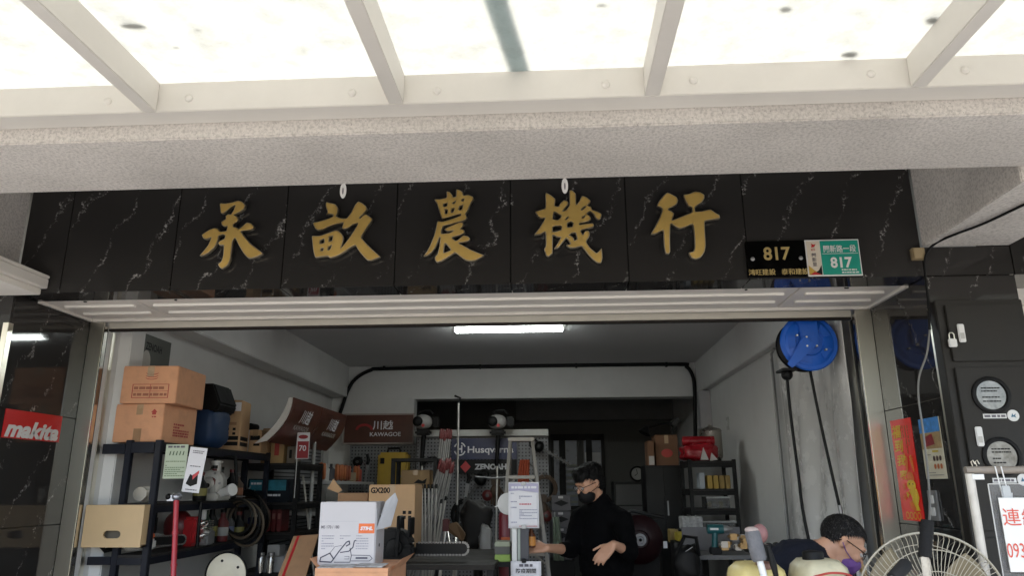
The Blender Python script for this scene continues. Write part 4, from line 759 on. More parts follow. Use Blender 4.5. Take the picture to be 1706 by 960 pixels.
# poster on the left wall
XP = -2.862; ya, yb = 4.935, AX(285, 572, XP).y; z1, z0 = AX(285, 572, XP).z, AX(278, 615, XP).z-.25
t = Thing('wall_poster', 'dark olive poster with black lettering on the left wall behind the cartons', 'poster', (XP, (ya+yb)/2, z0)); fr = (Vector((XP+.003, ya, z0)), Vector((0, 1, 0)), Vector((0, 0, 1)))
t.part('sheet', MB().box(XP-.003, XP+.003, ya, yb, z0, z1), pm('poster_olive', (.06, .06, .045), .4, var=.35, vs=6)); t.part('lettering', text('ZENOAH', on(fr, (yb-ya)*.36, (z1-z0)*.82), .055, width=(yb-ya)*.6, bold=.03), INK)
t.part('portrait', patch(fr, ell((yb-ya)*.12, (z1-z0)*.55, .06, .09), .002), pm('poster_pale', (.4, .37, .33), .5))
# leaflets hung on the rack edge
def sheet_at(c, Y, x0, y0, x1, y1): return rect_at(x0, y0, x1, y1, Y)
x0, x1, z0, z1 = rect_at(274, 741, 311, 798, 4.68)
t = Thing('green_leaflet', 'pale green leaflet hanging from the rack beside its post', 'leaflet', ((x0+x1)/2, 4.68, z0)); fr = (Vector((x0, 4.68, z0)), Vector((1, 0, 0)), Vector((0, 0, 1))); W, H = x1-x0, z1-z0
t.part('sheet', MB().box(x0, x1, 4.68, 4.683, z0, z1), pm('leaflet_green', (.48, .55, .42), .6, var=.1)); t.part('print', print_lines(fr, W*.06, W*.94, [H*u for u in (.08, .14, .2, .26, .32, .38, .5)], H*.03, 6), pm('leaf_ink', (.2, .27, .16), .6)); t.part('heading', print_lines(fr, W*.1, W*.9, [H*.93], H*.06, 6), GREYINK)
for k in range(5): t.part('tree_mark', patch(fr, [(W*(.18+.15*k), H*.68), (W*(.22+.15*k), H*.8), (W*(.26+.15*k), H*.8), (W*(.23+.15*k), H*.68)], .0015), pm('leaf_ink2', (.05, .09, .04), .6))
x0, x1, z0, z1 = rect_at(306, 746, 335, 821, 4.64)
t = Thing('white_leaflet', 'white leaflet with a small machine picture hanging in front of the pump', 'leaflet', ((x0+x1)/2, 4.64, z0)); W, H = x1-x0, z1-z0
m = MB().box(-W/2, W/2, 0, .003, 0, H).xf(Matrix.Translation(((x0+x1)/2, 4.64, z0)) @ Matrix.Rotation(R(6), 4, 'Y')); t.part('sheet', m, PAPER)
fr = (Vector(((x0+x1)/2-W/2, 4.64, z0)), Vector((math.cos(R(6)), 0, -math.sin(R(6)))), Vector((math.sin(R(6)), 0, math.cos(R(6)))))
t.part('picture', patch(fr, [(W*.15, H*.2), (W*.45, H*.15), (W*.8, H*.22), (W*.75, H*.45), (W*.5, H*.38), (W*.3, H*.42)], .0015), INK); t.part('picture', patch(fr, [(W*.5, H*.3), (W*.8, H*.45), (W*.78, H*.52), (W*.45, H*.4)], .002), RED)
t.part('print', print_lines(fr, W*.2, W*.85, [H*.94, H*.9, H*.6, H*.08], H*.02, 8), GREYINK)
# water pump on the second shelf
q = A(348, 806, 5.550); zq = z2+.001
t = Thing('water_pump', 'pale grey water pump with round casing on the second shelf', 'pump', (q.x, 5.650, zq)); PG = pm('pump_grey', (.5, .49, .46), .45, .2, var=.12, vs=14)
t.part('volute', MB().lathe((q.x, 5.570, q.z), (0, -1, 0), [(.05, -.1), (.095, -.08), (.1, 0), (.085, .02), (.05, .026), (.03, .05), (.018, .05)], 28), PG, smooth=True)
t.part('hole', MB().cyl((q.x+.005, 5.520, q.z-.015), (q.x+.005, 5.518, q.z-.015), .017, n=16), INK)
t.part('foot', MB().box(q.x-.1, q.x+.09, 5.510, 5.750, zq, zq+.05), PG, bevel=.01); t.part('stem', MB().box(q.x-.04, q.x+.04, 5.540, 5.630, zq+.05, q.z-.06), PG, bevel=.01)
t.part('outlet', MB().cyl((q.x+.02, 5.610, q.z+.05), (q.x+.02, 5.610, q.z+.15), .035, n=16).cyl((q.x+.02, 5.610, q.z+.15), (q.x+.02, 5.610, q.z+.165), .047, n=16), PG, smooth=True)
t.part('inlet', MB().cyl((q.x+.08, 5.590, q.z-.07), (q.x+.17, 5.550, q.z-.05), .032, n=16).cyl((q.x+.17, 5.550, q.z-.05), (q.x+.19, 5.540, q.z-.045), .045, n=16), WHITEP, smooth=True)
t.part('handle', MB().tube([(q.x-.03, 5.620, q.z+.06), (q.x+.0, 5.630, q.z+.19), (q.x+.14, 5.650, q.z+.2), (q.x+.16, 5.670, q.z+.0)], .014, 8), BLACKP, smooth=True)
for a in range(0, 360, 60): t.part('bolt', MB().cyl((q.x+.083*math.cos(R(a)), 5.550, q.z+.083*math.sin(R(a))), (q.x+.083*math.cos(R(a)), 5.540, q.z+.083*math.sin(R(a))), .009, n=6), GREYM)
q = A(243, 824, 4.9); solo('filter_cup', MB().lathe((q.x, 4.95, z2+.055), (0, -1, 0), [(.05, 0), (.052, .06), (.035, .07), (.033, .1), (.045, .11), (.045, .125)], 20), pm('ivory_plastic', (.6, .56, .48), .4), 'ivory round filter cup lying on the second shelf at the post', 'cup', smooth=True)
# plywood crate with an oval hand hole, under the second shelf
x0, x1, z0, z1 = rect_at(139, 842, 237, 913, 4.62); W, H = x1-x0, z1-z0
t = Thing('plywood_crate', 'pale plywood crate front with an oval hand hole in the left rack', 'crate', ((x0+x1)/2, 4.62, z0)); cu = pm('birch_ply', (.60, .43, .24), .55, var=.07, vs=4)
outer = [(x0, z0), (x1, z0), (x1, z1), (x0, z1)]; hx, hz, hw, hh = x0+W*.5, z0+H*.30, .048, .02
hole = [(hx+hw*.62*s+hh*1.3*math.cos(a), hz+hh*math.sin(a)*1.15) for s, a in [(1, R(k)) for k in range(-90, 91, 18)]+[(-1, R(k)) for k in range(90, 271, 18)]]
m = flat_sheet([[(x0, z0), (x1, z0), (x1, z1), (x0, z1)], hole], 4.627, .007)
t.part('front_board', m, cu); t.part('side_board', MB().box(x1-.012, x1, 4.635, 4.686, z0, z1), cu); t.part('base_board', MB().box(x0, x1, 4.635, 4.686, z0, z0+.012), cu); t.part('side_board', MB().box(x0, x0+.012, 4.635, 4.686, z0, z1), cu); t.part('back_board', MB().box(x0+.012, x1-.012, 4.672, 4.684, z0+.012, z1), pm('ply_inside', (.16, .14, .11), .7))
# orange chainsaw on the third shelf
def chainsaw(name, label, o, rz, s=1, cov=ORANGE, bar=.4, low=pm('pale_grey_housing', (.5, .5, .48), .4), group=None):
    t = Thing(name, label, 'chainsaw', o, rz, group)
    L = lambda m: m.xf(Matrix.Scale(s, 4))
    t.part('crankcase', L(MB().box(-.13, .12, -.07, .07, .02, .10)), low, bevel=.015*s, smooth=True, local=True)
    t.part('top_cover', L(MB().prism([(-.1, -.068, .101), (.11, -.068, .101), (.1, -.068, .15), (.04, -.068, .2), (-.06, -.068, .21), (-.11, -.068, .16)], (0, .136, 0))), cov, bevel=.014*s, smooth=True, local=True)
    t.part('rear_handle', L(MB().tube([(-.12, 0, .05), (-.25, 0, .03), (-.29, 0, .07), (-.25, 0, .13), (-.1, 0, .17)], .019, 8)), BLACKP, smooth=True, local=True)
    t.part('front_handle', L(MB().tube([(.02, -.09, .04), (.03, -.1, .2), (.02, -.05, .27), (.02, .06, .27), (.02, .09, .1)], .014, 8)), BLACKP, smooth=True, local=True)
    t.part('hand_guard', L(MB().box(.085, .1, -.09, .08, .16, .27)), BLACKP, bevel=.005*s, local=True)
    t.part('starter_cover', L(MB().lathe((0, -.071, .09), (0, -1, 0), [(.055, 0), (.05, .012), (.02, .016)], 20)), BLACKP, smooth=True, local=True)
    prof_ = [(.12, -.035)]+[(.12+bar-.035+.035*math.sin(a), -.035*math.cos(a)) for a in [R(k) for k in range(0, 181, 20)]]+[(.12, .035)]
    b = t.part('guide_bar', L(MB().prism([(x, .03, .075+z) for x, z in prof_], (0, .006, 0))), pm('bar_steel', (.04, .04, .04), .35, .8), local=True)
    n = len(prof_); pts = []
    for i in range(n-1):
        a, c = Vector((prof_[i][0], 0, prof_[i][1])), Vector((prof_[i+1][0], 0, prof_[i+1][1])); k = max(1, int((c-a).length/.02))
        for j in range(k): pts.append(a.lerp(c, j/k))
    m = MB()
    for p_ in pts: m.cbox((p_.x, .033, .075+p_.z+(.003 if p_.z > 0 else -.003)), (.013, .011, .012))
    t.part('chain', L(m), pm('chain_steel', (.2, .19, .18), .35, .8), local=True, parent=b, kind='stuff')
    return t
q = A(219, 958, 4.83); chainsaw('chainsaw', 'orange and pale grey chainsaw on the third shelf beside the rack post', (q.x, 4.86, z3+.001), R(55), .8, bar=.3)
# red tube standing before the rack
q = A(294, 834, 4.55); e = A(289, 960, 4.5); dn = (e-q); foot = q+dn*((q.z-.02)/-dn.z)
t = Thing('red_tube', 'bright red tube with a dark clamp head standing before the rack', 'tube', tuple(foot)); RT = pm('red_tube_paint', (.42, .03, .045), .35, var=.12)
t.part('tube', MB().cyl(foot, q, .0155, n=14), RT, smooth=True); t.part('joint', MB().cyl(q+dn*.42, q+dn*.46, .0185, n=14).cyl(q+dn*.85, q+dn*.88, .0185, n=14), RT, smooth=True)
t.part('clamp', MB().sph(q+Vector((0, 0, .02)), (.03, .03, .025), 14, 8).box(q.x-.05, q.x-.01, q.y-.02, q.y+.02, q.z-.005, q.z+.03), pm('clamp_steel', (.35, .36, .4), .3, .8), smooth=True); t.part('knob', MB().sph(q+Vector((-.045, -.01, .02)), .02, 10, 8), BLACKP, smooth='all')
# engines and parts on the third shelf
q = A(335, 925, 5.500); zq = z3+.001
t = Thing('bare_carburettor_engine', 'bright bare metal engine block with a white upright pipe, on the third shelf', 'engine', (q.x, 5.500, zq))
t.part('block', MB().box(q.x-.07, q.x+.06, 5.450, 5.570, zq, zq+.1), GREYM, bevel=.01); rd = random.Random(3)
for k in range(5): t.part('cooling_fin', MB().box(q.x-.06, q.x+.05, 5.440, 5.550, zq+.105+k*.014, zq+.112+k*.014), pm('bright_fin', (.7, .68, .64), .25, .9))
for k in range(9): t.part('fitting', MB().cyl((q.x+rd.uniform(-.07, .07), 5.435, zq+rd.uniform(.02, .17)), (q.x+rd.uniform(-.07, .07), 5.410, zq+rd.uniform(.02, .17)), rd.uniform(.008, .018), n=10), pm('bright_fin', (.7, .68, .64)), smooth=True)
t.part('white_pipe', MB().box(q.x-.012, q.x+.014, 5.470, 5.495, zq+.175, zq+.27), WHITEP, bevel=.003); t.part('red_cap', MB().sph((q.x-.105, 5.410, zq+.11), .024, 12, 8), pm('bright_red', (.7, .06, .02), .4), smooth='all')
q = A(288, 905, 5.35)
t = Thing('red_engine', 'dull red engine with a black carry frame behind the red tube', 'engine', (q.x, 5.400, zq)); t.part('cover', MB().sph((q.x, 5.400, zq+.13), (.1, .09, .12), 18, 12), pm('dull_engine_red', (.13, .012, .015), .4), smooth='all'); t.part('tank', MB().box(q.x+.05, q.x+.15, 5.340, 5.460, zq, zq+.2), RED, bevel=.02)
t.part('frame', MB().tube([(q.x-.12, 5.300, zq), (q.x-.12, 5.300, zq+.3), (q.x+.2, 5.300, zq+.3), (q.x+.2, 5.300, zq)], .014, 8), BLACKP, smooth=True); t.part('cap', MB().cyl((q.x-.08, 5.310, zq+.05), (q.x-.08, 5.260, zq+.05), .045, n=18), pm('pale_cap', (.4, .4, .37), .5), smooth=True)
q = A(377, 958, 5.0)
t = Thing('cream_guard_disc', 'large cream round guard disc on a post beside the left rack', 'disc', (q.x, 5.0, 0))
t.part('disc', MB().lathe((q.x, 5.0, q.z), (0, -1, 0), [(.13, -.02), (.135, 0), (.12, .01), (.05, .012)], 36), pm('cream_disc', (.6, .56, .44), .4), smooth=True); t.part('rim', MB().ring((q.x, 4.995, q.z), (0, 1, 0), .137, .006), BLACKP, smooth=True)
for a in (30, 110, 200, 300): t.part('hole', MB().cyl((q.x+.09*math.cos(R(a)), 4.989, q.z+.09*math.sin(R(a))), (q.x+.09*math.cos(R(a)), 4.9865, q.z+.09*math.sin(R(a))), .009, n=10), INK)
t.part('post', MB().cyl((q.x, 5.04, .0), (q.x, 5.04, q.z), .016, n=10), BLACK); t.part('base', MB().cyl((q.x, 5.04, 0), (q.x, 5.04, .02), .14, n=20), BLACK)
q = A(402, 850, 5.9)
t = Thing('rope_coil', 'dark coil of belts hanging at the rear end of the left rack', 'coil', (q.x, 5.9, q.z-.3))
t.part('hook', MB().bar((xr-.01, 5.9, q.z+.1), (q.x+.02, 5.9, q.z+.1), .008, .008), GREYM)
for k in range(4): t.part('loop', MB().ring((q.x+.01*k, 5.85+.03*k, q.z-.05-.02*k), (.3, 1, .1), .13+.012*k, .011, 30, 6, None), pm('rubber_belt%d' % (k % 2), ((.03, .028, .026), (.1, .075, .05))[k % 2], .6), smooth=True)

# ---- second dark rack deeper in
x0, x1 = A(400, 800, 6.6).x, A(497, 800, 6.6).x; zz = [A(450, y, 6.6).z for y in (955, 888, 838, 772)]
rack('black rack behind the first one with a blue box on it', x0, x1, 6.6, 7.3, [.5]+zz, pm('flat_black_steel', (.01, .01, .011), .5))
t = carton('blue_box', 'teal and black printed box on the second rack', 412, 795, 482, 834, 6.68, .3, pm('box_dark_blue', (.012, .02, .035), .4), zbase=zz[2]+.001, tape=False)
t.part('picture', quad(t.fr, t.W*.05, t.W*.92, t.H*.5, t.H*.95, .0012), pm('teal_print', (.02, .16, .22), .4, var=.6, vs=9), local=True); t.part('print', print_lines(t.fr, t.W*.08, t.W*.5, [t.H*.8], t.H*.09, 4, .0018), PAPER, local=True); t.part('print', print_lines(t.fr, t.W*.4, t.W*.8, [t.H*.3], t.H*.09, 9, .0018), PAPER, local=True)
for k in range(4):
    t = carton('red_case', 'narrow dark red case on the second rack, %s from the left' % ('first', 'second', 'third', 'fourth')[k], 434+k*9, 848, 441.5+k*9, 886, 6.7, .2, pm('case_red', (.13, .015, .015), .5), zbase=zz[1]+.001, tape=False, group='red cases in a row')
    t.part('label', quad(t.fr, t.W*.2, t.W*.8, t.H*.55, t.H*.8, .0012), pm('case_label', (.3, .12, .1), .5), local=True)
t = carton('blue_tin', 'dark blue tin left of the red cases', 412, 862, 431, 886, 6.7, .2, pm('tin_blue', (.01, .012, .06), .4), zbase=zz[1]+.001, tape=False)
t = carton('grey_parts_box', 'wide grey parts box low on the second rack', 437, 905, 474, 931, 6.62, .25, pm('parts_grey', (.36, .36, .36), .6), zbase=zz[0]+.001, tape=False); zg = zz[0]+.001+t.H
t = carton('grey_parts_box', 'small pale box stacked on the wide grey parts box', 447, 885, 467, 903, 6.64, .15, pm('parts_pale', (.45, .45, .44), .6), zbase=zg+.003, tape=False)
for k, x in enumerate((430, 447)):
    q = A(x, 925, 6.5); t = Thing('spark_plug_jar', ('metal jar left of the grey parts box', 'bright metal jar in front of the grey parts box')[k], 'jar', (q.x, 6.55-.02*k, zz[0]+.001)); t.part('jar', MB().lathe((q.x, 6.57, zz[0]+.001), (0, 0, 1), [(.03, 0), (.032, .12), (.026, .14)], 16), pm('jar_metal', (.5, .48, .45), .25, .9), smooth=True); t.part('lid', MB().cyl((q.x, 6.57, zz[0]+.142), (q.x, 6.57, zz[0]+.165), .03, n=16), GREYM)
zz_t = zz[3]
for k, (a_, b_, c_, d_, mt, lb) in enumerate(((436, 712, 447, 770, CARD2, 'thin upright carton at the left of the second rack top'), (451, 727, 473, 770, pm('box_tan', (.42, .27, .12), .6), 'tan box with a red strip on top of the second rack'), (478, 742, 491, 770, pm('box_dim', (.16, .13, .1), .6), 'dim small box at the right of the second rack top'))):
    t = carton('small_carton', lb, a_, b_, c_, d_, 6.7+.02*k, .18, mt, zbase=zz_t+.001, tape=False)
    t.part('strip', quad(t.fr, t.W*.3, t.W*.65, t.H*.3, t.H*.8, .0012), (INK, REDINK, INK)[k], local=True)
# red price card on a stick, grey poles
x0, x1, z0, z1 = rect_at(494, 721, 515, 765, 6.55)
t = Thing('price_card', 'red and white card reading 70 on a thin stick', 'card', ((x0+x1)/2, 6.55, zz_t)); fr = (Vector((x0, 6.55, z0)), Vector((1, 0, 0)), Vector((0, 0, 1))); W, H = x1-x0, z1-z0
t.part('card', MB().box(x0, x1, 6.55, 6.554, z0, z1), PAPER); t.part('red_field', quad(fr, W*.08, W*.97, H*.02, H*.66), pm('card_red', (.3, .02, .03), .5)); t.part('numerals', text('70', on(fr, W*.5, H*.4), H*.22, bold=.02, depth=.002), PAPER); t.part('mark', patch(fr, ell(W*.5, H*.83, W*.38, H*.08), .0015), pm('card_red', (.3, .02, .03))); t.part('stick', MB().bar((x0+.01, 6.557, zz_t-.3), (x0+.01, 6.557, z1), .008, .004), WHITEP)
q = A(525, 722, 7.2); solo('grey_pole', MB().cyl((q.x, 7.2, .0), (q.x, 7.2, q.z), .018, n=12).sph((q.x, 7.2, q.z), .02, 10, 6), pm('pole_grey', (.35, .35, .34), .5), 'upright grey pole in front of the display shelves', 'pole', smooth=True)
a, b = A(505, 795, 7.1), A(511, 850, 7.1); e = b+(b-a)*((b.z-.02)/(a.z-b.z)); solo('thin_cane', MB().cyl(e, a, .01, n=8).sph(a, .013, 8, 6), pm('cane_pale', (.4, .38, .34), .6), 'thin pale cane leaning beside the second rack', 'cane', smooth=True)
# yellow case, black frame stand with brown box
x0, x1, z0, z1 = rect_at(628, 754, 679, 813, 9.3)
t = Thing('yellow_case', 'yellow plastic tool case hung on the grey pegboard', 'case', ((x0+x1)/2, 9.4, z0)); YC_ = pm('case_yellow', (.42, .27, .02), .45)
t.part('shell', MB().box(x0, x1, 9.3, 9.48, z0, z1), YC_, bevel=.03, smooth=True); t.part('handle', MB().tube([((x0+x1)/2-.08, 9.36, z1), ((x0+x1)/2-.07, 9.36, z1+.05), ((x0+x1)/2+.07, 9.36, z1+.05), ((x0+x1)/2+.08, 9.36, z1)], .014, 8), BLACKP, smooth=True); t.part('rib', MB().box(x0+.05, x1-.05, 9.29, 9.3, z0+.05, z0+.1), YC_); t.part('latch', MB().box(x0+.04, x0+.09, 9.285, 9.3, z1-.14, z1-.07), BLACKP)
x0, x1, z0, z1 = rect_at(651, 764, 728, 815, 7.6)
t = Thing('black_stand', 'black frame stand holding a brown box, before the yellow case', 'stand', ((x0+x1)/2, 7.7, 0))
t.part('top', MB().box(x0, x1, 7.6, 7.9, z1-.03, z1), BLACK)
for x in (x0, x1-.04):
    for y in (7.6, 7.86): t.part('leg', MB().box(x, x+.04, y, y+.04, 0, z1-.031), BLACK)
t.part('shelf', MB().box(x0+.041, x1-.041, 7.6, 7.9, z0-.02, z0), BLACK)
t = carton('brown_box', 'brown box with a dark print inside the black frame stand', 668, 782, 716, 813, 7.64, .2, pm('brown_box_dim', (.27, .17, .08), .7), zbase=z0+.001); t.part('print', patch(t.fr, [(t.W*.45, t.H*.3), (t.W*.6, t.H*.5), (t.W*.75, t.H*.4), (t.W*.9, t.H*.55), (t.W*.85, t.H*.25)], .0012), INK, local=True)

# ---- big cartons at the doorway
zt_ = A(700, 938, 4.9).z
t = Thing('work_table', 'low dark work table under the chainsaw near the doorway', 'table', (-.72, 5.2, 0)); t.part('top', MB().box(-1.2, -.38, 4.75, 5.95, zt_-.03, zt_-.001), pm('table_dark', (.05, .042, .035), .6, var=.3), bevel=.004)
for x in (-1.18, -.43):
    for y in (4.78, 5.88): t.part('leg', MB().box(x, x+.04, y, y+.04, 0, zt_-.031), BLACK)
a, b, z0, z1 = rect_at(612, 818, 691, 936, 5.4)
t = carton('cardboard_box', 'brown carton printed GX200 behind the white box', 612, 818, 690, 936, 5.4, .3, CARD2, R(0), zbase=zt_+.001)
t.part('lettering', text('GX200', on((t.fr[0]+Vector((0, 0, 0)), t.fr[1], t.fr[2]), t.W*.25, t.H*.92), t.H*.085, width=t.W*.42, bold=.04), INK, local=True)
for u, v in ((.78, .6), (.9, .6), (.78, .53), (.9, .53)): t.part('care_mark', quad(t.fr, t.W*(u-.035), t.W*(u+.035), t.H*(v-.024), t.H*(v+.024), .0012), INK, local=True)
t.part('label', quad(t.fr, t.W*.84, t.W*.99, t.H*.05, t.H*.2, .0012), PAPER, local=True)
a, b, z0, z1 = rect_at(560, 822, 610, 940, 5.5)
t = Thing('open_carton', 'open carton with raised flaps behind the white box', 'box', ((a+b)/2, 5.65, zt_+.001)); 
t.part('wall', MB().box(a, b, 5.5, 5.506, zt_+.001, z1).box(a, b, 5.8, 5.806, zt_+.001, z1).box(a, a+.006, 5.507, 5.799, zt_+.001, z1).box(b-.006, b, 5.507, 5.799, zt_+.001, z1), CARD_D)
q0 = A(560, 822, 5.5); t.part('flap', MB().prism([(a, 5.499, z1), (a-.07, 5.46, z1+.03), (a-.03, 5.46, z1+.1), (a+.03, 5.499, z1+.02)], (0, .005, 0)), CARD2)
solo('dark_pad', MB().box(a+.02, b-.02, 5.53, 5.78, z1-.06, z1+.004), pm('dark_foam', (.03, .028, .028), .8), 'dark foam pad filling the open carton', 'pad', bevel=.01)
# white chainsaw box, on an open carton
zc = A(575, 943, 3.95).z
x0, x1, z0, z1 = rect_at(531, 837, 625, 943, 3.95); W, H = x1-x0, z1-z0; rzb = R(4); dep = .2
t = Thing('chainsaw_box', 'white box with an orange logo and a chainsaw drawing', 'box', ((x0+x1)/2, 3.95+dep/2, zc)); PB = pm('box_white', (.55, .53, .55), .5, var=.03)
t.part('body', MB().box(x0, x1, 3.95, 3.95+dep, zc, zc+H), PB, bevel=.003); fr = (Vector((x0, 3.95, zc)), Vector((1, 0, 0)), Vector((0, 0, 1)))
t.part('side_flap', MB().prism([(x1+.002, 3.96, zc+H*.55), (x1+.06, 4.02, zc+H*.6), (x1+.085, 4.06, zc+H*1.02), (x1+.07, 4.06, zc+H*1.14), (x1+.03, 4.03, zc+H*1.0)], (.004, .006, 0)), pm('flap_grey', (.5, .5, .53), .55))
t.part('side_panel', MB().box(x1+.001, x1+.004, 3.955, 3.95+dep-.01, zc, zc+H*.9), pm('flap_grey', (.5, .5, .53)))
for v in (.75, .3): t.part('punch_hole', MB().cyl((x1+.0045, 4.03, zc+H*v), (x1+.006, 4.03, zc+H*v), .009, n=10), INK)
t.part('logo_field', quad(fr, W*.705, W*.985, H*.5, H*.655), pm('logo_orange', (.75, .16, .04), .5)); t.part('lettering', text('STIHL', on(fr, W*.845, H*.578), H*.06, width=W*.22, bold=.05, depth=.002, shear=.2), PAPER)
t.part('lettering', text('MS 170 / 180', on(fr, W*.2, H*.6), H*.05, width=W*.32, bold=.01), GREYINK); t.part('rule', quad(fr, W*.01, W*.7, H*.688, H*.692), pm('rule_grey', (.45, .45, .5), .5))
for u in (.06, .38, .67): t.part('fine_print', print_lines(fr, W*u, W*(u+.22), [H*(.46-.04*k) for k in range((6, 2, 6)[round(u*3)])], H*.014, int(u*100)), pm('pale_ink', (.3, .3, .36), .6))
dr = MB()
def stroke(pts, w): 
    for (xa, ya), (xb, yb) in zip(pts, pts[1:]):
        d = Vector((xb-xa, yb-ya)).normalized()*w/2; nx, ny = -d.y, d.x
        dr.join(patch(fr, [(xa+nx-d.x*.3, ya+ny-d.y*.3), (xb+nx+d.x*.3, yb+ny+d.y*.3), (xb-nx+d.x*.3, yb-ny+d.y*.3), (xa-nx-d.x*.3, ya-ny-d.y*.3)], .0015))
S = lambda pts: [(W*x, H*y) for x, y in pts]
stroke(S([(.06, .12), (.05, .06), (.25, .05), (.29, .1), (.22, .19), (.06, .12)]), .006); stroke(S([(.29, .1), (.38, .22), (.5, .36), (.55, .38), (.56, .33), (.5, .3)]), .006); stroke(S([(.4, .2), (.55, .22), (.62, .28), (.64, .38), (.67, .39)]), .005)
stroke(S([(.3, .05), (.58, .05), (.6, .15), (.57, .27)]), .0035); stroke(S([(.22, .19), (.3, .29), (.42, .31)]), .002)
stroke(S([(.6, .07), (.92, .07), (.97, .11), (.92, .155), (.6, .16)]), .003); stroke(S([(.68, .115), (.88, .115)]), .008); stroke(S([(.48, .1), (.56, .1), (.56, .14), (.48, .14)]), .002)
t.part('drawing', dr, pm('drawing_ink', (.06, .06, .09), .6))
x0, x1 = A(527, 950, 3.85).x, A(648, 950, 3.85).x
t = Thing('open_carton', 'open brown carton carrying the white box and papers', 'box', ((x0+x1)/2, 4.05, 0))
t.part('wall', MB().box(x0, x1, 3.83, 3.836, .55, zc-.02).box(x0, x1, 4.28, 4.286, .55, zc-.02).box(x0, x0+.006, 3.837, 4.279, .55, zc-.02).box(x1-.006, x1, 3.837, 4.279, .55, zc-.02).box(x0, x1, 3.83, 4.286, zc-.019, zc-.001), CARD)
for s, xx in ((-1, x0), (1, x1)): t.part('flap', MB().prism([(xx, 3.9, zc-.02), (xx, 4.25, zc-.02), (xx+s*.05, 4.25, zc+.035), (xx+s*.05, 3.9, zc+.035)], (s*.004, 0, .003)), CARD)
t.part('trolley', MB().box(x0-.02, x1+.02, 3.82, 4.3, .5, .549).box(x0, x0+.04, 3.84, 3.88, 0, .499).box(x1-.04, x1, 3.84, 3.88, 0, .499).box(x0, x0+.04, 4.24, 4.28, 0, .499).box(x1-.04, x1, 4.24, 4.28, 0, .499), BLACK)
for k, (xa, xb, rr) in enumerate(((.02, .5, 4), (.53, .93, -5))):
    L = x1-x0; m = MB().box(-L*(xb-xa)/2, L*(xb-xa)/2, -.05, .05, 0, .004).xf(Matrix.Translation((x0+L*(xa+xb)/2, 3.885, zc+.001+.005*k)) @ Matrix.Rotation(R(rr), 4, 'Z') @ Matrix.Rotation(R(4), 4, 'X'))
    solo('printed_sheet', m, pm('newsprint', (.42, .42, .42), .7, var=.7, vs=22), ('printed sheet at the foot of the white box, left one', 'printed sheet at the foot of the white box, right one')[k], 'sheet', 'printed sheets before the white box')
# chainsaw with long dark bar
q = A(668, 925, 4.95); chainsaw('chainsaw', 'black chainsaw with a long dark bar pointing right', (A(660, 925, 4.95).x, 4.95, zt_+.001), 0, 1, BLACKP, .34, BLACKP)
x0, x1, z0, z1 = rect_at(690, 905, 695, 910, 4.9)
# brown board with a red edge, leaning
q0, q1, q2, q3 = A(489, 894, 4.75), A(530, 891, 4.75), A(518, 975, 4.6), A(474, 978, 4.6)
t = Thing('brown_board', 'brown cardboard sheet with a red edge strip leaning left of the white box', 'board', ((q2.x+q3.x)/2, 4.6, 0)); e2 = q1+(q2-q1)*3.6; e3 = q0+(q3-q0)*3.6
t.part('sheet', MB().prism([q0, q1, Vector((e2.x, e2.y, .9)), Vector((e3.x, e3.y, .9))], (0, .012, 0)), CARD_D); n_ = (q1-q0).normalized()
t.part('edge_strip', MB().prism([q0+n_*.025+Vector((0, -.003, 0)), q0+n_*.04+Vector((0, -.003, 0)), Vector((e3.x, e3.y-.003, .9))+n_*.04, Vector((e3.x, e3.y-.003, .9))+n_*.025], (0, .0025, 0)), RED)
solo('board_stand', MB().box(e3.x-.05, e2.x+.05, 4.2, 4.75, .85, .895).box(e3.x-.03, e3.x+.01, 4.3, 4.34, 0, .849).box(e2.x-.01, e2.x+.03, 4.3, 4.34, 0, .849).box(e3.x-.03, e3.x+.01, 4.6, 4.64, 0, .849).box(e2.x-.01, e2.x+.03, 4.6, 4.64, 0, .849), BLACK, 'low black stand under the leaning brown sheet', 'stand')

# ------------------------------------------------------------------ right side of the shop
# hose reel on an arm from the right wall
YQ = 4.74; q = A(1348, 571, YQ); RB = pm('reel_blue', (.008, .12, .62), .38, var=.08)
rr_ = A(1396, 575, 4.7400).x-q.x
t = Thing('hose_reel', 'round blue hose reel mounted near the right wall', 'hose reel', (q.x, 4.7900, q.z-rr_))
d1 = t.part('front_disc', MB().lathe((q.x, 4.7400, q.z), (0, -1, 0), [(rr_, -.012), (rr_+.004, -.004), (rr_-.004, .004), (rr_*.86, .004), (rr_*.82, .010), (rr_*.5, .012), (rr_*.46, .006), (rr_*.2, .006), (rr_*.17, .02), (.01, .02)], 56), RB, smooth=True)
t.part('rear_disc', MB().lathe((q.x, 4.8900, q.z), (0, -1, 0), [(rr_*.95, 0), (rr_*.955, .005), (rr_*.95, .01), (.02, .012)], 56), BLACKP, smooth=True)
t.part('hose_wraps', MB().lathe((q.x, 4.7600, q.z), (0, 1, 0), [(rr_*.3, 0)]+[(rr_*.9+.012*math.sin(k*math.pi/2), .01+k*.0085) for k in range(13)]+[(rr_*.3, .118)], 48), BLACKP, smooth=True)
t.part('hub', MB().lathe((q.x+.002, 4.7200, q.z), (0, -1, 0), [(.019, 0), (.019, .012), (.012, .014), (.010, .006)], 20), STEEL, smooth=True)
for k in range(5):
    a = R(72*k+36); m = MB().prism([(q.x+rr_*r*math.cos(a+o), 4.7280, q.z+rr_*r*math.sin(a+o)) for r, o in ((.52, -.28), (.8, -.33), (.8, .33), (.52, .28))], (0, -.006, 0)); t.part('pressed_panel', m, RB, bevel=.003, parent=d1)
up_ = A(1342, 534, 4.7200)
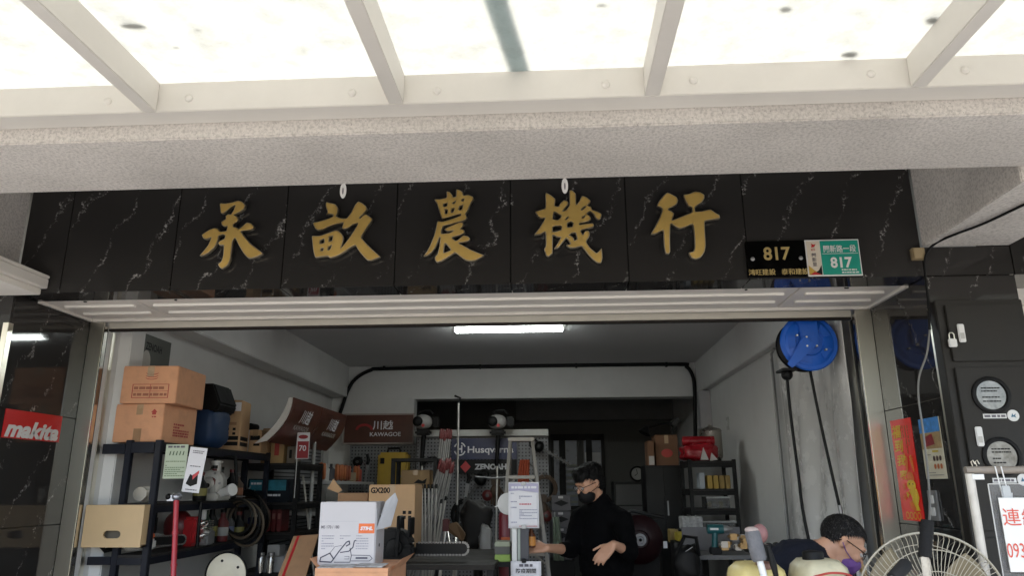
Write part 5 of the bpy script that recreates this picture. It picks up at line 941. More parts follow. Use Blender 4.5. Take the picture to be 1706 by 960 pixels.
arm = t.part('bracket_plate', MB().prism([(up_.x-.105, 4.7180, up_.z+.03), (up_.x+.07, 4.7180, up_.z+.03), (q.x+.05, 4.7180, q.z-.035), (q.x-.05, 4.7180, q.z-.035), (up_.x-.055, 4.7180, up_.z-.02)], (0, -.012, 0)), RB, bevel=.004)
g0 = A(1314, 611, 4.7200); dv = Vector((g0.x-q.x, 0, g0.z-q.z)); nv = Vector((-dv.z, 0, dv.x)).normalized()
t.part('guide_arm', MB().prism([Vector((q.x, 4.7040, q.z))+nv*.04, Vector((g0.x, 4.7040, g0.z))+nv*.02, Vector((g0.x, 4.7040, g0.z))-nv*.02, Vector((q.x, 4.7040, q.z))-nv*.06], (0, -.012, 0)), RB, bevel=.004, parent=arm)
for dx, dz in ((-.028, .028), (.03, -.03), (-.03, -.03), (.085, -.055), (-.085, .04)): t.part('bolt', MB().cyl((q.x+dx, 4.7200, q.z+dz), (q.x+dx, 4.6900, q.z+dz), .006, n=8), STEEL, smooth=True)
t.part('roller_guide', MB().box(g0.x-.05, g0.x+.045, 4.6900, 4.8400, g0.z-.028, g0.z-.012), BLACKP, bevel=.004)
t.part('mount_arm', MB().box(q.x-.03, WR-.001, 4.93, 4.96, q.z+rr_*.6, q.z+rr_*.6+.05).box(q.x-.03, q.x+.03, 4.7300, 4.9600, q.z+rr_*.6+.051, q.z+rr_+.06), RB)
bl = A(1311, 625, 4.7600); t.part('stop_ball', MB().sph(bl, .036, 18, 12), BLACKP, smooth='all')
e0 = A(1345, 890, 4.75); t.part('hose', MB().tube(smooth_path([bl, A(1317, 690, 4.7400), A(1330, 790, 4.6900), A(1341, 870, 4.6400), Vector((e0.x+.02, 4.5900, .6)), Vector((e0.x+.05, 4.6900, .05))]), .0095, 8), BLACKP, smooth=True)
t.part('hose', MB().tube(smooth_path([A(1349, 615, 4.8100), A(1366, 700, 4.7900), A(1386, 790, 4.7400), A(1402, 860, 4.6900), A(1412, 910, 4.6700), Vector((1.75, 4.6400, .6)), Vector((1.7, 4.6900, .05))]), .0095, 8), BLACKP, smooth=True)
for f0 in (.55, .62, .69): 
    p_ = A(1402, 860, 4.6900); t.part('hose_sleeve', MB().cyl(p_+Vector((.012*(f0-.6)*10, 0, -.12*(f0-.6)*10)), p_+Vector((.012*(f0-.6)*10+.006, 0, -.12*(f0-.6)*10-.05)), .0125, n=10), GREYM, smooth=True)
# plastic sheet over the right wall
SHEET = pm('plastic_film', (.74, .73, .71), .25, var=.05, vs=4, alpha=.93, spec=.6)
yA, yB_ = 4.74, 6.15
def film(u, v):
    y = yA+(yB_-yA)*u; z = .15+(2.62-.15)*v; f = 1-v
    x = WR-.05-.02*math.sin(u*9+f*2.6)-.018*abs(math.sin(u*13-f*4+1))-.006*math.sin(u*27+f*6)-.05*u*f
    return Vector((x, y+.05*math.sin(v*5)*u, z-.03*math.sin(u*15)))
solo('plastic_sheet', MB().grid(film, 90, 40), SHEET, 'creased clear plastic sheet hanging over the right wall', 'sheet', smooth='all', thick=.001)
p = AX(1287, 600, WR-.03); t = Thing('wall_conduit', 'thin upright metal pipe at the edge of the plastic sheet', 'pipe', (WR-.03, p.y, 0))
t.part('pipe', MB().cyl((WR-.035, p.y, .02), (WR-.035, p.y, p.z), .011, n=10).cyl((WR-.06, p.y-.06, .02), (WR-.06, p.y-.06, p.z), .009, n=10), GREYM, smooth=True); t.part('bend', MB().tube([(WR-.035, p.y, p.z), (WR-.04, p.y-.02, p.z+.05), (WR-.05, p.y-.15, p.z+.07)], .011, 8), GREYM, smooth=True)
p = A(1176, 680, 9.2); solo('duct_cover', MB().box(p.x-.07, WR-.002, 9.2, 9.35, 1.9, 2.64), pm('duct_pale', (.4, .39, .4), .6), 'pale square duct cover in the rear right corner', 'duct', bevel=.004)
# black rack with bins
x0, x1 = A(1150, 830, 7.4).x, A(1231, 830, 7.4).x; zz = [A(1190, y, 7.4).z for y in (893, 848, 815, 768)]
rack('black rack of parts bins against the right wall', x0, x1, 7.4, 7.9, [.4]+zz, pm('flat_black_steel', (.01, .01, .011), .5), .035)
for k in range(4):
    t = carton('filter_box', ('leftmost yellow filter box on the right rack', 'second yellow filter box on the right rack', 'third dull yellow filter box on the right rack', 'rightmost dull yellow filter box on the right rack')[k], 1179+10*k, 792, 1187+10*k, 814, 7.45, .15, pm('filter_yellow%d' % (k//2), ((.42, .28, .06), (.3, .2, .06))[k//2], .6), zbase=zz[2]+.001, tape=False, group='yellow filter boxes')
q = A(1170, 803, 7.45); solo('white_tube_box', MB().box(q.x-.025, q.x+.025, 7.45, 7.6, zz[2]+.001, zz[2]+.15), pm('pale_blue_box', (.42, .46, .5), .6), 'pale upright box left of the yellow filter boxes', 'box', bevel=.004)
CLEAR = pm('clear_bin', (.2, .2, .2), .25, alpha=.45, var=.05)
for k, (a_, b_, c_, d_, zb_, lb) in enumerate(((1178, 825, 1216, 844, zz[1], 'clear drawer bin on the middle shelf of the right rack'), (1186, 866, 1228, 889, zz[0], 'wide clear plastic bin low on the right rack'), (1172, 866, 1184, 889, zz[0], 'narrow clear bin left of the wide clear bin'))):
    aa, bb, c0, c1 = rect_at(a_, b_, c_, d_, 7.43); h = c1-c0; z_ = zb_+.001
    t = Thing('clear_bin', lb, 'bin', ((aa+bb)/2, 7.55, z_), group='clear bins on the right rack')
    t.part('tub', MB().box(aa, bb, 7.43, 7.436, z_, z_+h).box(aa, aa+.005, 7.437, 7.7, z_, z_+h).box(bb-.005, bb, 7.437, 7.7, z_, z_+h).box(aa, bb, 7.701, 7.706, z_, z_+h).box(aa, bb, 7.437, 7.7, z_, z_+.005), CLEAR)
    t.part('rim', MB().box(aa-.008, bb+.008, 7.42, 7.43, z_+h-.012, z_+h+.004), pm('bin_rim', (.4, .4, .4), .5))
    rd = random.Random(k)
    for j in range(5 if k < 2 else 2): t.part('contents', MB().sph((aa+(bb-aa)*(.15+.17*j if k < 2 else .3+.4*j), 7.5, z_+.035), (.03, .03, .028), 10, 8), pm('bin_stuff%d' % (j % 3), ((.35, .3, .1), (.1, .1, .1), (.4, .4, .38))[j % 3], .6), smooth='all')
# on top: red bag, metal pot
q = A(1168, 748, 7.5); zt2 = zz[3]
t = Thing('red_bag', 'shiny red plastic bag with white print on top of the right rack', 'bag', (q.x, 7.6, zt2+.001)); t.part('sack', lump((q.x, 7.62, zt2+.085), (.17, .14, .085), 9, .10), pm('red_film', (.3, .01, .018), .25, var=.2), smooth='all'); t.part('roll', MB().cyl((q.x-.16, 7.6, zt2+.2), (q.x+.15, 7.6, zt2+.2), .045, n=16), pm('red_film', (.3, .01, .018)), smooth=True)
t.part('white_print', MB().prism([(q.x-.02, 7.468, zt2+.01), (q.x+.06, 7.468, zt2+.01), (q.x+.015, 7.468, zt2+.13)], (0, -.003, 0)), pm('print_white', (.5, .48, .47), .5)); t.part('white_print', MB().prism([(q.x+.07, 7.47, zt2+.0), (q.x+.15, 7.47, zt2+.01), (q.x+.09, 7.47, zt2+.08)], (0, -.003, 0)), pm('print_white', (.5, .48, .47)))
q = A(1184, 716, 7.72)
t = Thing('metal_pot', 'round metal pot with a lid above the red bag', 'pot', (q.x, 7.75, q.z-.12)); t.part('pot', MB().lathe((q.x, 7.75, zt2+.03), (0, 0, 1), [(.1, 0), (.11, .02), (.11, .27), (.115, .28)], 28), pm('pot_metal', (.4, .37, .33), .3, .9), smooth=True); t.part('lid', MB().lathe((q.x, 7.75, zt2+.312), (0, 0, 1), [(.112, 0), (.1, .015), (.03, .035), (.015, .05), (.015, .06)], 28), pm('pot_metal', (.4, .37, .33)), smooth=True); t.part('base', MB().cyl((q.x, 7.75, zt2+.001), (q.x, 7.75, zt2+.029), .09, n=20), BLACKP); t.part('handle', MB().tube([(q.x-.11, 7.75, zt2+.24), (q.x-.17, 7.75, zt2+.26), (q.x-.17, 7.75, zt2+.21), (q.x-.11, 7.75, zt2+.19)], .01, 6), BLACKP)
# tall dark cabinet with brown cartons beside it
x0, x1 = A(1076, 800, 8.3).x, A(1136, 800, 8.3).x; zc2 = A(1100, 776, 8.3).z
t = Thing('dark_locker', 'dark locker under brown cartons left of the right rack', 'locker', ((x0+x1)/2, 8.5, 0)); t.part('body', MB().box(x0, x1, 8.3, 8.75, 0, zc2), pm('locker_black', (.014, .014, .014), .45)); t.part('door', MB().box(x0+.01, (x0+x1)/2-.003, 8.29, 8.299, .1, zc2-.03), pm('locker_door', (.02, .02, .02), .4), bevel=.002); t.part('door', MB().box((x0+x1)/2+.003, x1-.01, 8.29, 8.299, .1, zc2-.03), pm('locker_door', (.02, .02, .02)), bevel=.002); t.part('handle', MB().box((x0+x1)/2+.02, (x0+x1)/2+.035, 8.27, 8.289, 1.2, 1.35), GREYM)
t = carton('cardboard_box', 'large dim brown carton on the dark locker', 1092, 724, 1130, 775, 8.4, .3, pm('carton_dim_brown', (.17, .085, .045), .8), zbase=zc2+.001); t.part('print', patch(t.fr, ell(t.W*.5, t.H*.4, t.W*.25, t.H*.14), .0012), REDINK, local=True)
t = carton('cardboard_box', 'narrow dim carton with a white label on the dark locker', 1079, 734, 1090, 775, 8.34, .25, pm('carton_dim_brown', (.17, .085, .045)), zbase=zc2+.001, tape=False); t.part('label', quad(t.fr, t.W*.15, t.W*.95, t.H*.02, t.H*.38, .0012), pm('dim_label', (.42, .4, .38), .6), local=True)
# small bench with a grey board, yellow trays, black backpack machine, dark red blower
zb2 = A(1200, 926, 5.7).z; x0, x1 = A(1155, 920, 5.7).x, A(1260, 920, 5.7).x
t = Thing('parts_bench', 'grey bench of tools in front of the right rack', 'bench', ((x0+x1)/2, 5.85, 0)); t.part('top', MB().box(x0, x1, 5.7, 6.2, zb2-.03, zb2-.001), pm('bench_grey', (.11, .11, .11), .6)); t.part('back_panel', MB().box(x0, x1, 6.15, 6.17, zb2, zb2+.17), pm('bench_panel', (.16, .155, .16), .6, var=.2))
for x in (x0+.02, x1-.06):
    for y in (5.72, 6.14): t.part('leg', MB().box(x, x+.04, y, y+.04, 0, zb2-.031), BLACK)
q = A(1197, 930, 5.72)
t = Thing('cordless_drill', 'teal and black cordless drill standing on the bench', 'drill', (q.x, 5.78, zb2)); TEAL = pm('drill_teal', (.01, .09, .10), .45)
t.part('battery', MB().box(q.x-.045, q.x+.035, 5.74, 5.82, zb2+.001, zb2+.05), BLACKP, bevel=.006); t.part('grip', MB().cyl((q.x-.01, 5.78, zb2+.045), (q.x, 5.78, zb2+.15), .022, n=12), TEAL, smooth=True); t.part('motor', MB().cyl((q.x-.055, 5.78, zb2+.175), (q.x+.06, 5.78, zb2+.175), .033, n=16), TEAL, smooth=True); t.part('chuck', MB().lathe((q.x+.061, 5.78, zb2+.175), (1, 0, 0), [(.026, 0), (.026, .03), (.012, .055), (.004, .07)], 14), GREYM, smooth=True); t.part('side_stripe', MB().box(q.x-.04, q.x+.02, 5.744, 5.747, zb2+.17, zb2+.185), WHITEP)
q = A(1222, 915, 5.75)
t = Thing('brass_carburettors', 'jumbled brass and steel carburettors on the bench', 'carburettor', (q.x, 5.8, zb2)); rd = random.Random(4)
for k in range(11): c = Vector((q.x+rd.uniform(-.1, .12), 5.8+rd.uniform(-.06, .08), zb2+.03+rd.uniform(0, .1))); t.part('carburettor_body', MB().box(c.x-.025, c.x+.025, c.y-.02, c.y+.02, c.z-.022, c.z+.022).cyl((c.x-.04, c.y-.01, c.z), (c.x+.04, c.y, c.z+.01), .012, n=8), pm('brassy%d' % (k % 2), ((.34, .22, .1), (.4, .37, .33))[k % 2], .35, .8), bevel=.003)
for k, (a_, b_, c_, d_, Y_, cc, lb) in enumerate(((1130, 889, 1162, 903, 6.6, (.5, .4, .04), 'bright yellow tray beside the bench'), (1118, 884, 1131, 906, 6.9, (.33, .24, .08), 'tan box left of the bright yellow tray'), (1137, 862, 1171, 883, 7.0, (.42, .42, .42), 'grey speckled label box above the yellow tray'))):
    t = carton('parts_tray', lb, a_, b_, c_, d_, Y_, .2, pm('tray%d' % k, cc, .6, var=(.1, .1, .6)[k], vs=30), tape=False, cat='tray')
    zt3 = t.o.location.z
    solo('tray_support', MB().box(t.o.location.x-.12, t.o.location.x+.12, Y_+.02, Y_+.2, .02, zt3-.002).box(t.o.location.x-.13, t.o.location.x+.13, Y_, Y_+.21, 0, .018), pm('support_dark', (.02, .02, .02), .6), ('dark pedestal under the bright yellow tray', 'dark pedestal under the tan box', 'dark pedestal under the grey speckled box')[k], 'pedestal')
q = A(1068, 901, 5.9)
t = Thing('backpack_blower', 'dark red blower with a round cover and bright hub by the standing man', 'blower', (q.x, 6.0, q.z-.3)); t.part('fan_case', MB().lathe((q.x, 6.0, q.z), (0, -1, 0), [(.1, -.1), (.17, -.08), (.18, 0), (.15, .03), (.07, .05), (.06, .04)], 32), pm('blower_red', (.035, .006, .009), .4), smooth=True); t.part('hub', MB().lathe((q.x, 5.96, q.z), (0, -1, 0), [(.045, 0), (.045, .02), (.03, .025), (.02, .012)], 20), pm('hub_grey', (.35, .35, .36), .4), smooth=True); t.part('hub_centre', MB().sph((q.x, 5.935, q.z), .012, 10, 8), BLACKP); t.part('carry_frame', MB().tube([(q.x-.2, 6.02, q.z-.3), (q.x-.2, 6.02, q.z+.12), (q.x-.05, 6.02, q.z+.21), (q.x+.2, 6.02, q.z+.16)], .014, 8), BLACKP, smooth=True)
t.part('harness', MB().box(q.x-.16, q.x+.16, 6.1, 6.16, q.z-.3, q.z+.16), BLACKP, bevel=.02); t.part('tag', MB().box(q.x+.17, q.x+.2, 5.94, 5.945, q.z-.06, q.z-.01), PAPER)
solo('blower_stand', MB().box(q.x-.25, q.x+.25, 5.85, 6.25, q.z-.34, q.z-.302).box(q.x-.24, q.x-.2, 5.87, 5.91, 0, q.z-.341).box(q.x+.2, q.x+.24, 5.87, 5.91, 0, q.z-.341).box(q.x-.24, q.x-.2, 6.2, 6.24, 0, q.z-.341).box(q.x+.2, q.x+.24, 6.2, 6.24, 0, q.z-.341), BLACK, 'black stand under the dark red blower', 'stand')
q = A(1143, 925, 5.6)
t = Thing('black_engine_pack', 'black backpack engine heap left of the bench', 'engine', (q.x, 5.6, q.z-.3)); t.part('engine_mass', lump((q.x, 5.6, q.z-.05), (.09, .1, .12), 21, .14), BLACKP, smooth='all'); t.part('handle', MB().tube([(q.x-.08, 5.55, q.z), (q.x-.02, 5.5, q.z+.13), (q.x+.06, 5.5, q.z+.12), (q.x+.08, 5.55, q.z)], .014, 8), BLACKP, smooth=True); t.part('leg_frame', MB().box(q.x-.09, q.x-.06, 5.55, 5.6, .0, q.z-.1).box(q.x+.06, q.x+.09, 5.55, 5.6, .0, q.z-.1), BLACK); t.part('bright_edge', MB().bar((q.x-.02, 5.49, q.z+.03), (q.x+.03, 5.49, q.z+.06), .012, .003), GREYM)
# white plastic bag stack by the man: four pale storage boxes
for k, (a_, b_, c_, d_) in enumerate(((919, 826, 951, 852), (919, 853, 951, 879), (920, 880, 952, 906), (921, 907, 953, 934))):
    t = carton('grey_storage_box', 'grey storage box with a dark diamond, %s of the stack behind the man' % ('topmost', 'second from top', 'third from top', 'lowest visible')[k], a_, b_, c_, d_, 7.6, .3, pm('storage_grey', (.075, .07, .075), .6), tape=False, group='grey storage boxes')
    t.part('diamond', patch(t.fr, [(t.W*.1, t.H*.5), (t.W*.5, t.H*.3), (t.W*.9, t.H*.5), (t.W*.5, t.H*.7)], .0012), INK, local=True); t.part('label', quad(t.fr, t.W*.35, t.W*.6, t.H*.8, t.H*.95, .0012), pm('storage_label', (.4, .38, .38), .6), local=True)
q = A(937, 934, 7.6); solo('box_plinth', MB().box(q.x-.12, q.x+.12, 7.6, 7.9, 0, q.z-.004).box(q.x-.13, q.x+.13, 7.59, 7.91, 0, .05), BLACK, 'black plinth under the grey storage boxes', 'plinth')

# ------------------------------------------------------------------ ladder, notice stand
ALU_D = pm('dull_aluminium', (.24, .225, .2), .45, .6, var=.15)
def ladder():
    Y = 6.0; tl, tr = A(850, 736, Y), A(887, 736, Y); ml, mr = A(845, 800, Y-.06), A(895, 800, Y-.06)
    t = Thing('step_ladder', 'aluminium step ladder standing behind the notice sheet', 'ladder', (tl.x+.1, Y-.3, 0))
    ext = lambda a, b: a+(b-a)*((a.z-.02)/(a.z-b.z))
    fl, frr = ext(tl, ml), ext(tr, mr)
    for a, b in ((tl, fl), (tr, frr)): t.part('front_rail', MB().bar(a, b, .026, .05, (0, 1, 0)), ALU_D, bevel=.003)
    for a in (tl, tr): t.part('rear_rail', MB().bar(a+Vector((0, .04, 0)), Vector((a.x+(a.x-(tl.x+tr.x)/2)*1.2, Y+.85, .02)), .024, .03, (0, 1, 0)), ALU_D)
    t.part('top_step', MB().box(tl.x-.015, tr.x+.015, Y-.05, Y+.09, tl.z, tl.z+.028), ALU_D, bevel=.004)
    for k in range(1, 7):
        f = k*.152; a, b = tl.lerp(fl, f), tr.lerp(frr, f); t.part('step', MB().box(a.x+.012, b.x-.012, a.y-.05, a.y+.03, a.z-.012, a.z+.012), ALU_D, bevel=.003)
        for p0, p1 in ((a, a.lerp(b, .25)), (b, b.lerp(a, .25))): t.part('brace', MB().bar(p0-Vector((0, 0, .075)), p1-Vector((0, 0, .012)), .01, .012), ALU_D)
    for p in (fl, frr): t.part('foot', MB().box(p.x-.025, p.x+.025, p.y-.03, p.y+.03, 0, .03), BLACKP)
ladder()
YN = 4.95; x0, x1, z0, z1 = rect_at(847, 804, 898, 881, YN); W, H = x1-x0, z1-z0
t = Thing('notice_stand', 'post stand carrying two clipped paper notices', 'stand', ((x0+x1)/2, YN+.06, 0)); cx = (x0+x1)/2
xp0, xp1 = A(853, 910, YN+.02).x, A(861, 910, YN+.02).x
t.part('white_post', MB().box(xp0, xp1, YN+.02, YN+.06, .03, z1+.0), WHITEP, bevel=.003); xq0, xq1 = A(867, 910, YN+.02).x, A(881, 910, YN+.02).x
t.part('dark_post', MB().box(xq0, xq1, YN+.02, YN+.08, .03, z1-.02), pm('post_dark', (.05, .05, .06), .5), bevel=.004); t.part('pale_edge', MB().box(A(862, 910, YN).x, A(866.5, 910, YN).x, YN+.03, YN+.05, .03, z1-.1), pm('pale_green_edge', (.35, .4, .36), .4)); t.part('base', MB().box(cx-.22, cx+.22, YN-.15, YN+.25, 0, .029), BLACK, bevel=.008)
t.part('back_plate', MB().box(x0+.01, x1-.01, YN+.008, YN+.019, z0+.02, z1-.01), GREYM)
fr = (Vector((x0, YN, z0)), Vector((1, 0, 0)), Vector((0, 0, 1)))
n1 = t.part('upper_notice', MB().grid(lambda u, v: Vector((x0+W*u, YN+.006*math.sin(v*3.1)*(u-.3), z0+H*v)), 8, 10), PAPER, thick=.001, smooth='all')
fr2 = (Vector((x0, YN-.006, z0)), Vector((1, 0, 0)), Vector((0, 0, 1)))
t.part('heading_band', patch(fr2, [(W*.02, H*.8), (W*.35, H*.82), (W*.98, H*.77), (W*.98, H*.97), (W*.02, H*.97)], .0), pm('lilac_band', (.42, .4, .55), .6), parent=n1)
t.part('heading', print_lines(fr2, W*.1, W*.95, [H*.885], H*.05, 4, .001), PAPER, parent=n1)
t.part('body_print', print_lines(fr2, W*.35, W*.8, [H*(.69-.04*k) for k in range(2)], H*.018, 5).join(print_lines(fr2, W*.36, W*.95, [H*(.40-.032*k) for k in range(7)], H*.014, 6)).join(print_lines(fr2, W*.08, W*.28, [H*.755, H*.575, H*.45, H*.13], H*.018, 7)), pm('notice_ink', (.28, .28, .4), .6), parent=n1, kind='stuff')
t.part('red_print', print_lines(fr2, W*.36, W*.75, [H*.52], H*.026, 8).join(print_lines(fr2, W*.35, W*.95, [H*.045], H*.014, 9)), pm('notice_red', (.55, .12, .16), .6), parent=n1, kind='stuff')
for z in (z1-.012, z0+.008): t.part('clip', MB().box(cx-.016, cx+.016, YN-.012, YN+.012, z-.01, z+.014), GREYM, bevel=.003)
x0, x1, z0, z1 = rect_at(851, 936, 902, 1012, YN-.03); W, H = x1-x0, z1-z0; fr = (Vector((x0, YN-.036, z0)), Vector((1, 0, 0)), Vector((0, 0, 1)))
n2 = t.part('lower_notice', MB().grid(lambda u, v: Vector((x0+W*u, YN-.03+.005*math.sin(v*4), z0+H*v)), 6, 8), PAPER, thick=.001, smooth='all')
t.part('lettering', text('防疫期間', on(fr, W*.5, H*.79), H*.105, width=W*.66, bold=.012), INK, parent=n2); t.part('small_heading', print_lines(fr, W*.28, W*.8, [H*.91], H*.06, 11), GREYINK, parent=n2); t.part('body_print', print_lines(fr, W*.3, W*.85, [H*.64, H*.5], H*.07, 12), GREYINK, parent=n2)
t.part('clip', MB().box(cx-.014, cx+.014, YN-.045, YN+.018, z1-.01, z1+.012), BLACK, bevel=.003)
q = A(838, 840, 5.2); t = Thing('white_disc', 'round white disc half hidden by the upper notice', 'disc', (q.x+.03, 5.2, q.z-.07)); t.part('disc', MB().lathe((q.x+.035, 5.2, q.z), (0, -1, 0), [(.072, 0), (.072, .01), (.06, .016), (.02, .016)], 32), WHITEP, smooth=True); t.part('rod', MB().bar((q.x+.03, 5.19, q.z+.01), (q.x-.055, 5.19, q.z-.02), .008, .008), WHITEP); t.part('post', MB().cyl((q.x+.06, 5.22, .0), (q.x+.06, 5.22, q.z), .015, n=10), GREYM)
q = A(843, 880, 5.5); t = Thing('red_extinguisher', 'dull red cylinder standing left of the notice post', 'cylinder', (q.x, 5.5, 0)); t.part('bottle', MB().lathe((q.x, 5.5, .8), (0, 0, 1), [(.05, 0), (.052, .02), (.052, .5), (.03, .56), (.015, .6)], 20), pm('dull_bottle_red', (.16, .012, .02), .4), smooth=True); t.part('stand', MB().cyl((q.x, 5.5, 0), (q.x, 5.5, .799), .03, n=12), BLACK); t.part('nozzle', MB().box(q.x-.04, q.x+.01, 5.48, 5.52, 1.4, 1.42), BLACK); t.part('orange_cap', MB().box(q.x-.03, q.x+.04, 5.42, 5.45, A(843, 902, 5.42).z-.01, A(843, 896, 5.42).z), pm('orange_cap', (.5, .1, .02), .5))
x0, x1, z0, z1 = rect_at(824, 925, 850, 937, 5.1); q = A(836, 906, 5.1)
t = Thing('green_case', 'lime green and grey stacked case left of the notice post', 'case', ((x0+x1)/2, 5.2, z0)); t.part('green_base', MB().box(x0, x1, 5.1, 5.3, z0, z1), pm('lime_plastic', (.28, .42, .08), .5), bevel=.004); z2_ = A(836, 912, 5.1).z; t.part('grey_middle', MB().box(x0, x1, 5.1, 5.3, z1+.001, z2_), pm('case_grey', (.09, .09, .08), .5), bevel=.004); t.part('pale_lid', MB().box(x0, x1, 5.1, 5.3, z2_+.001, A(836, 904, 5.1).z), pm('case_pale', (.34, .37, .26), .5), bevel=.004)
solo('case_stool', MB().box(x0-.03, x1+.03, 5.08, 5.32, z0-.03, z0-.002).box(x0-.02, x0+.01, 5.1, 5.13, 0, z0-.031).box(x1-.01, x1+.02, 5.1, 5.13, 0, z0-.031).box(x0-.02, x0+.01, 5.27, 5.3, 0, z0-.031).box(x1-.01, x1+.02, 5.27, 5.3, 0, z0-.031), BLACK, 'small black stool under the green case', 'stool')
q = A(795, 880, 6.6); t = Thing('plastic_bundle', 'bundle wrapped in grey plastic beside the poles', 'bundle', (q.x, 6.7, .6)); t.part('dark_wrap', lump((q.x-.02, 6.7, q.z+.02), (.13, .12, .19), 31, .13), pm('bundle_dark', (.05, .045, .04), .6), smooth='all'); t.part('pale_film', lump((q.x+.07, 6.6, q.z-.15), (.055, .05, .17), 32, .12), pm('bundle_film', (.3, .29, .27), .3), smooth='all'); t.part('stem', MB().cyl((q.x, 6.7, 0), (q.x, 6.7, q.z-.1), .04, n=10), BLACK)
a, b = A(742, 875, 6.2), A(775, 895, 6.1)
t = Thing('wooden_axe', 'brown wooden handled head lying among the poles', 'axe', tuple(b)); t.part('wooden_head', MB().prism([a, a+Vector((.09, 0, .02)), b+Vector((.0, 0, .02)), b+Vector((-.02, 0, -.04)), a+Vector((.02, 0, -.05))], (0, .05, 0)), pm('dim_wood', (.17, .1, .05), .7), bevel=.006); t.part('red_collar', MB().box(a.x-.02, a.x+.03, 6.17, 6.25, a.z-.05, a.z+.045), pm('dull_red', (.28, .035, .035)), bevel=.006); t.part('handle', MB().cyl((a.x-.1, 6.1, .05), (a.x, 6.2, a.z-.04), .014, n=8), ALU, smooth=True)
q = A(885, 770, 6.6); t = Thing('orange_rope', 'orange rope hank hanging behind the step ladder', 'rope', (q.x-.05, 6.7, q.z-.35))
for k in range(4): t.part('strand', MB().tube(smooth_path([Vector((q.x-.09+.02*k, 6.7, q.z+.02)), Vector((q.x-.11+.025*k, 6.69, q.z-.12)), Vector((q.x-.1+.02*k, 6.7, q.z-.24))]), .014, 6), pm('rope_orange', (.35, .06, .02), .7), smooth=True)
t.part('hanger', MB().bar((q.x-.06, 6.71, q.z+.02), (q.x-.06, 9.29, q.z+.02), .01, .01), GREYM)
solo('amber_bottle', MB().lathe((A(885, 900, 5.05).x, 5.06, A(885, 913, 5.05).z), (0, 0, 1), [(.026, 0), (.028, .01), (.028, .075), (.011, .1), (.011, .125)], 18), pm('amber', (.1, .03, .01), .25), 'dark amber bottle with an orange label held by the standing man', 'bottle', smooth=True)
ab = bpy.data.objects['amber_bottle']; bm_ = MB().lathe((0, 0, .012), (0, 0, 1), [(.0285, 0), (.0285, .055)], 18); lo = bpy.data.objects.new('label_wrap', mesh_of('label_wrap', bm_, pm('label_orange', (.62, .26, .05), .5), smooth=True)); COL.objects.link(lo); lo.parent = ab

# ================================================================== PEOPLE
def blob_mesh(name, prims, voxel, mat, smooth_it=6, disp=0):
    """one continuous skin round tapered limbs ('c', p0, p1, r0, r1) and ellipsoids ('e', centre, radii, matrix)"""
    m = MB()
    for p in prims:
        if p[0] == 'c':
            a, b = Vector(p[1]), Vector(p[2]); m.cyl(a, b, p[3], p[4], 14); m.sph(a, p[3], 14, 10); m.sph(b, p[4], 14, 10)
        else: m.sph(p[1], p[2], 20, 14, p[3] if len(p) > 3 else None)
    me = bpy.data.meshes.new(name); me.from_pydata([tuple(v) for v in m.v], [], m.f)
    b = bmesh.new(); b.from_mesh(me); bmesh.ops.remove_doubles(b, verts=b.verts, dist=1e-6); bmesh.ops.recalc_face_normals(b, faces=b.faces); b.to_mesh(me); b.free()
    o = bpy.data.objects.new('tmp', me); COL.objects.link(o)
    r = o.modifiers.new('r', 'REMESH'); r.mode = 'VOXEL'; r.voxel_size = voxel; r.use_smooth_shade = True
    s = o.modifiers.new('s', 'SMOOTH'); s.factor = .5; s.iterations = smooth_it
    bpy.context.view_layer.update()
    out = bpy.data.meshes.new_from_object(o.evaluated_get(bpy.context.evaluated_depsgraph_get())); bpy.data.objects.remove(o)
    if disp:
        from mathutils import noise
        for v in out.vertices: v.co += v.normal*disp*(noise.noise(v.co*28)+.6*noise.noise(v.co*Vector((90, 90, 40)) if False else v.co*70))
    out.name = name; out.materials.clear(); out.materials.append(mat); out.shade_smooth()
    return out
def frame(f, u):
    f = Vector(f).normalized(); l = Vector(u).cross(f).normalized(); u = f.cross(l)
    return Matrix((f, l, u)).transposed()          # columns: forward, left, up
def head_prims(c, M, s):
    g = lambda x, y, z: Vector(c)+M @ (Vector((x, y, z))*s)
    e = lambda x, y, z, rx, ry, rz: ('e', g(x, y, z), (rx*s, ry*s, rz*s), M)
    P = [e(-.012, 0, .045, .098, .076, .085), e(.02, 0, .0, .078, .066, .09), e(.035, 0, -.055, .06, .054, .06), e(.068, 0, -.088, .026, .028, .022),
         ('c', g(.088, 0, .02), g(.106, 0, -.018), .008*s, .014*s), e(.088, .0, .034, .016, .05, .012), e(.078, .035, -.02, .02, .022, .02), e(.078, -.035, -.02, .02, .022, .02),
         e(.092, 0, -.052, .012, .024, .006), e(.092, 0, -.062, .012, .02, .007)]
    for sd in (-1, 1): P += [e(-.008, sd*.077, .004, .017, .009, .030), e(-.012, sd*.083, .014, .013, .008, .018)]
    return P, g, e
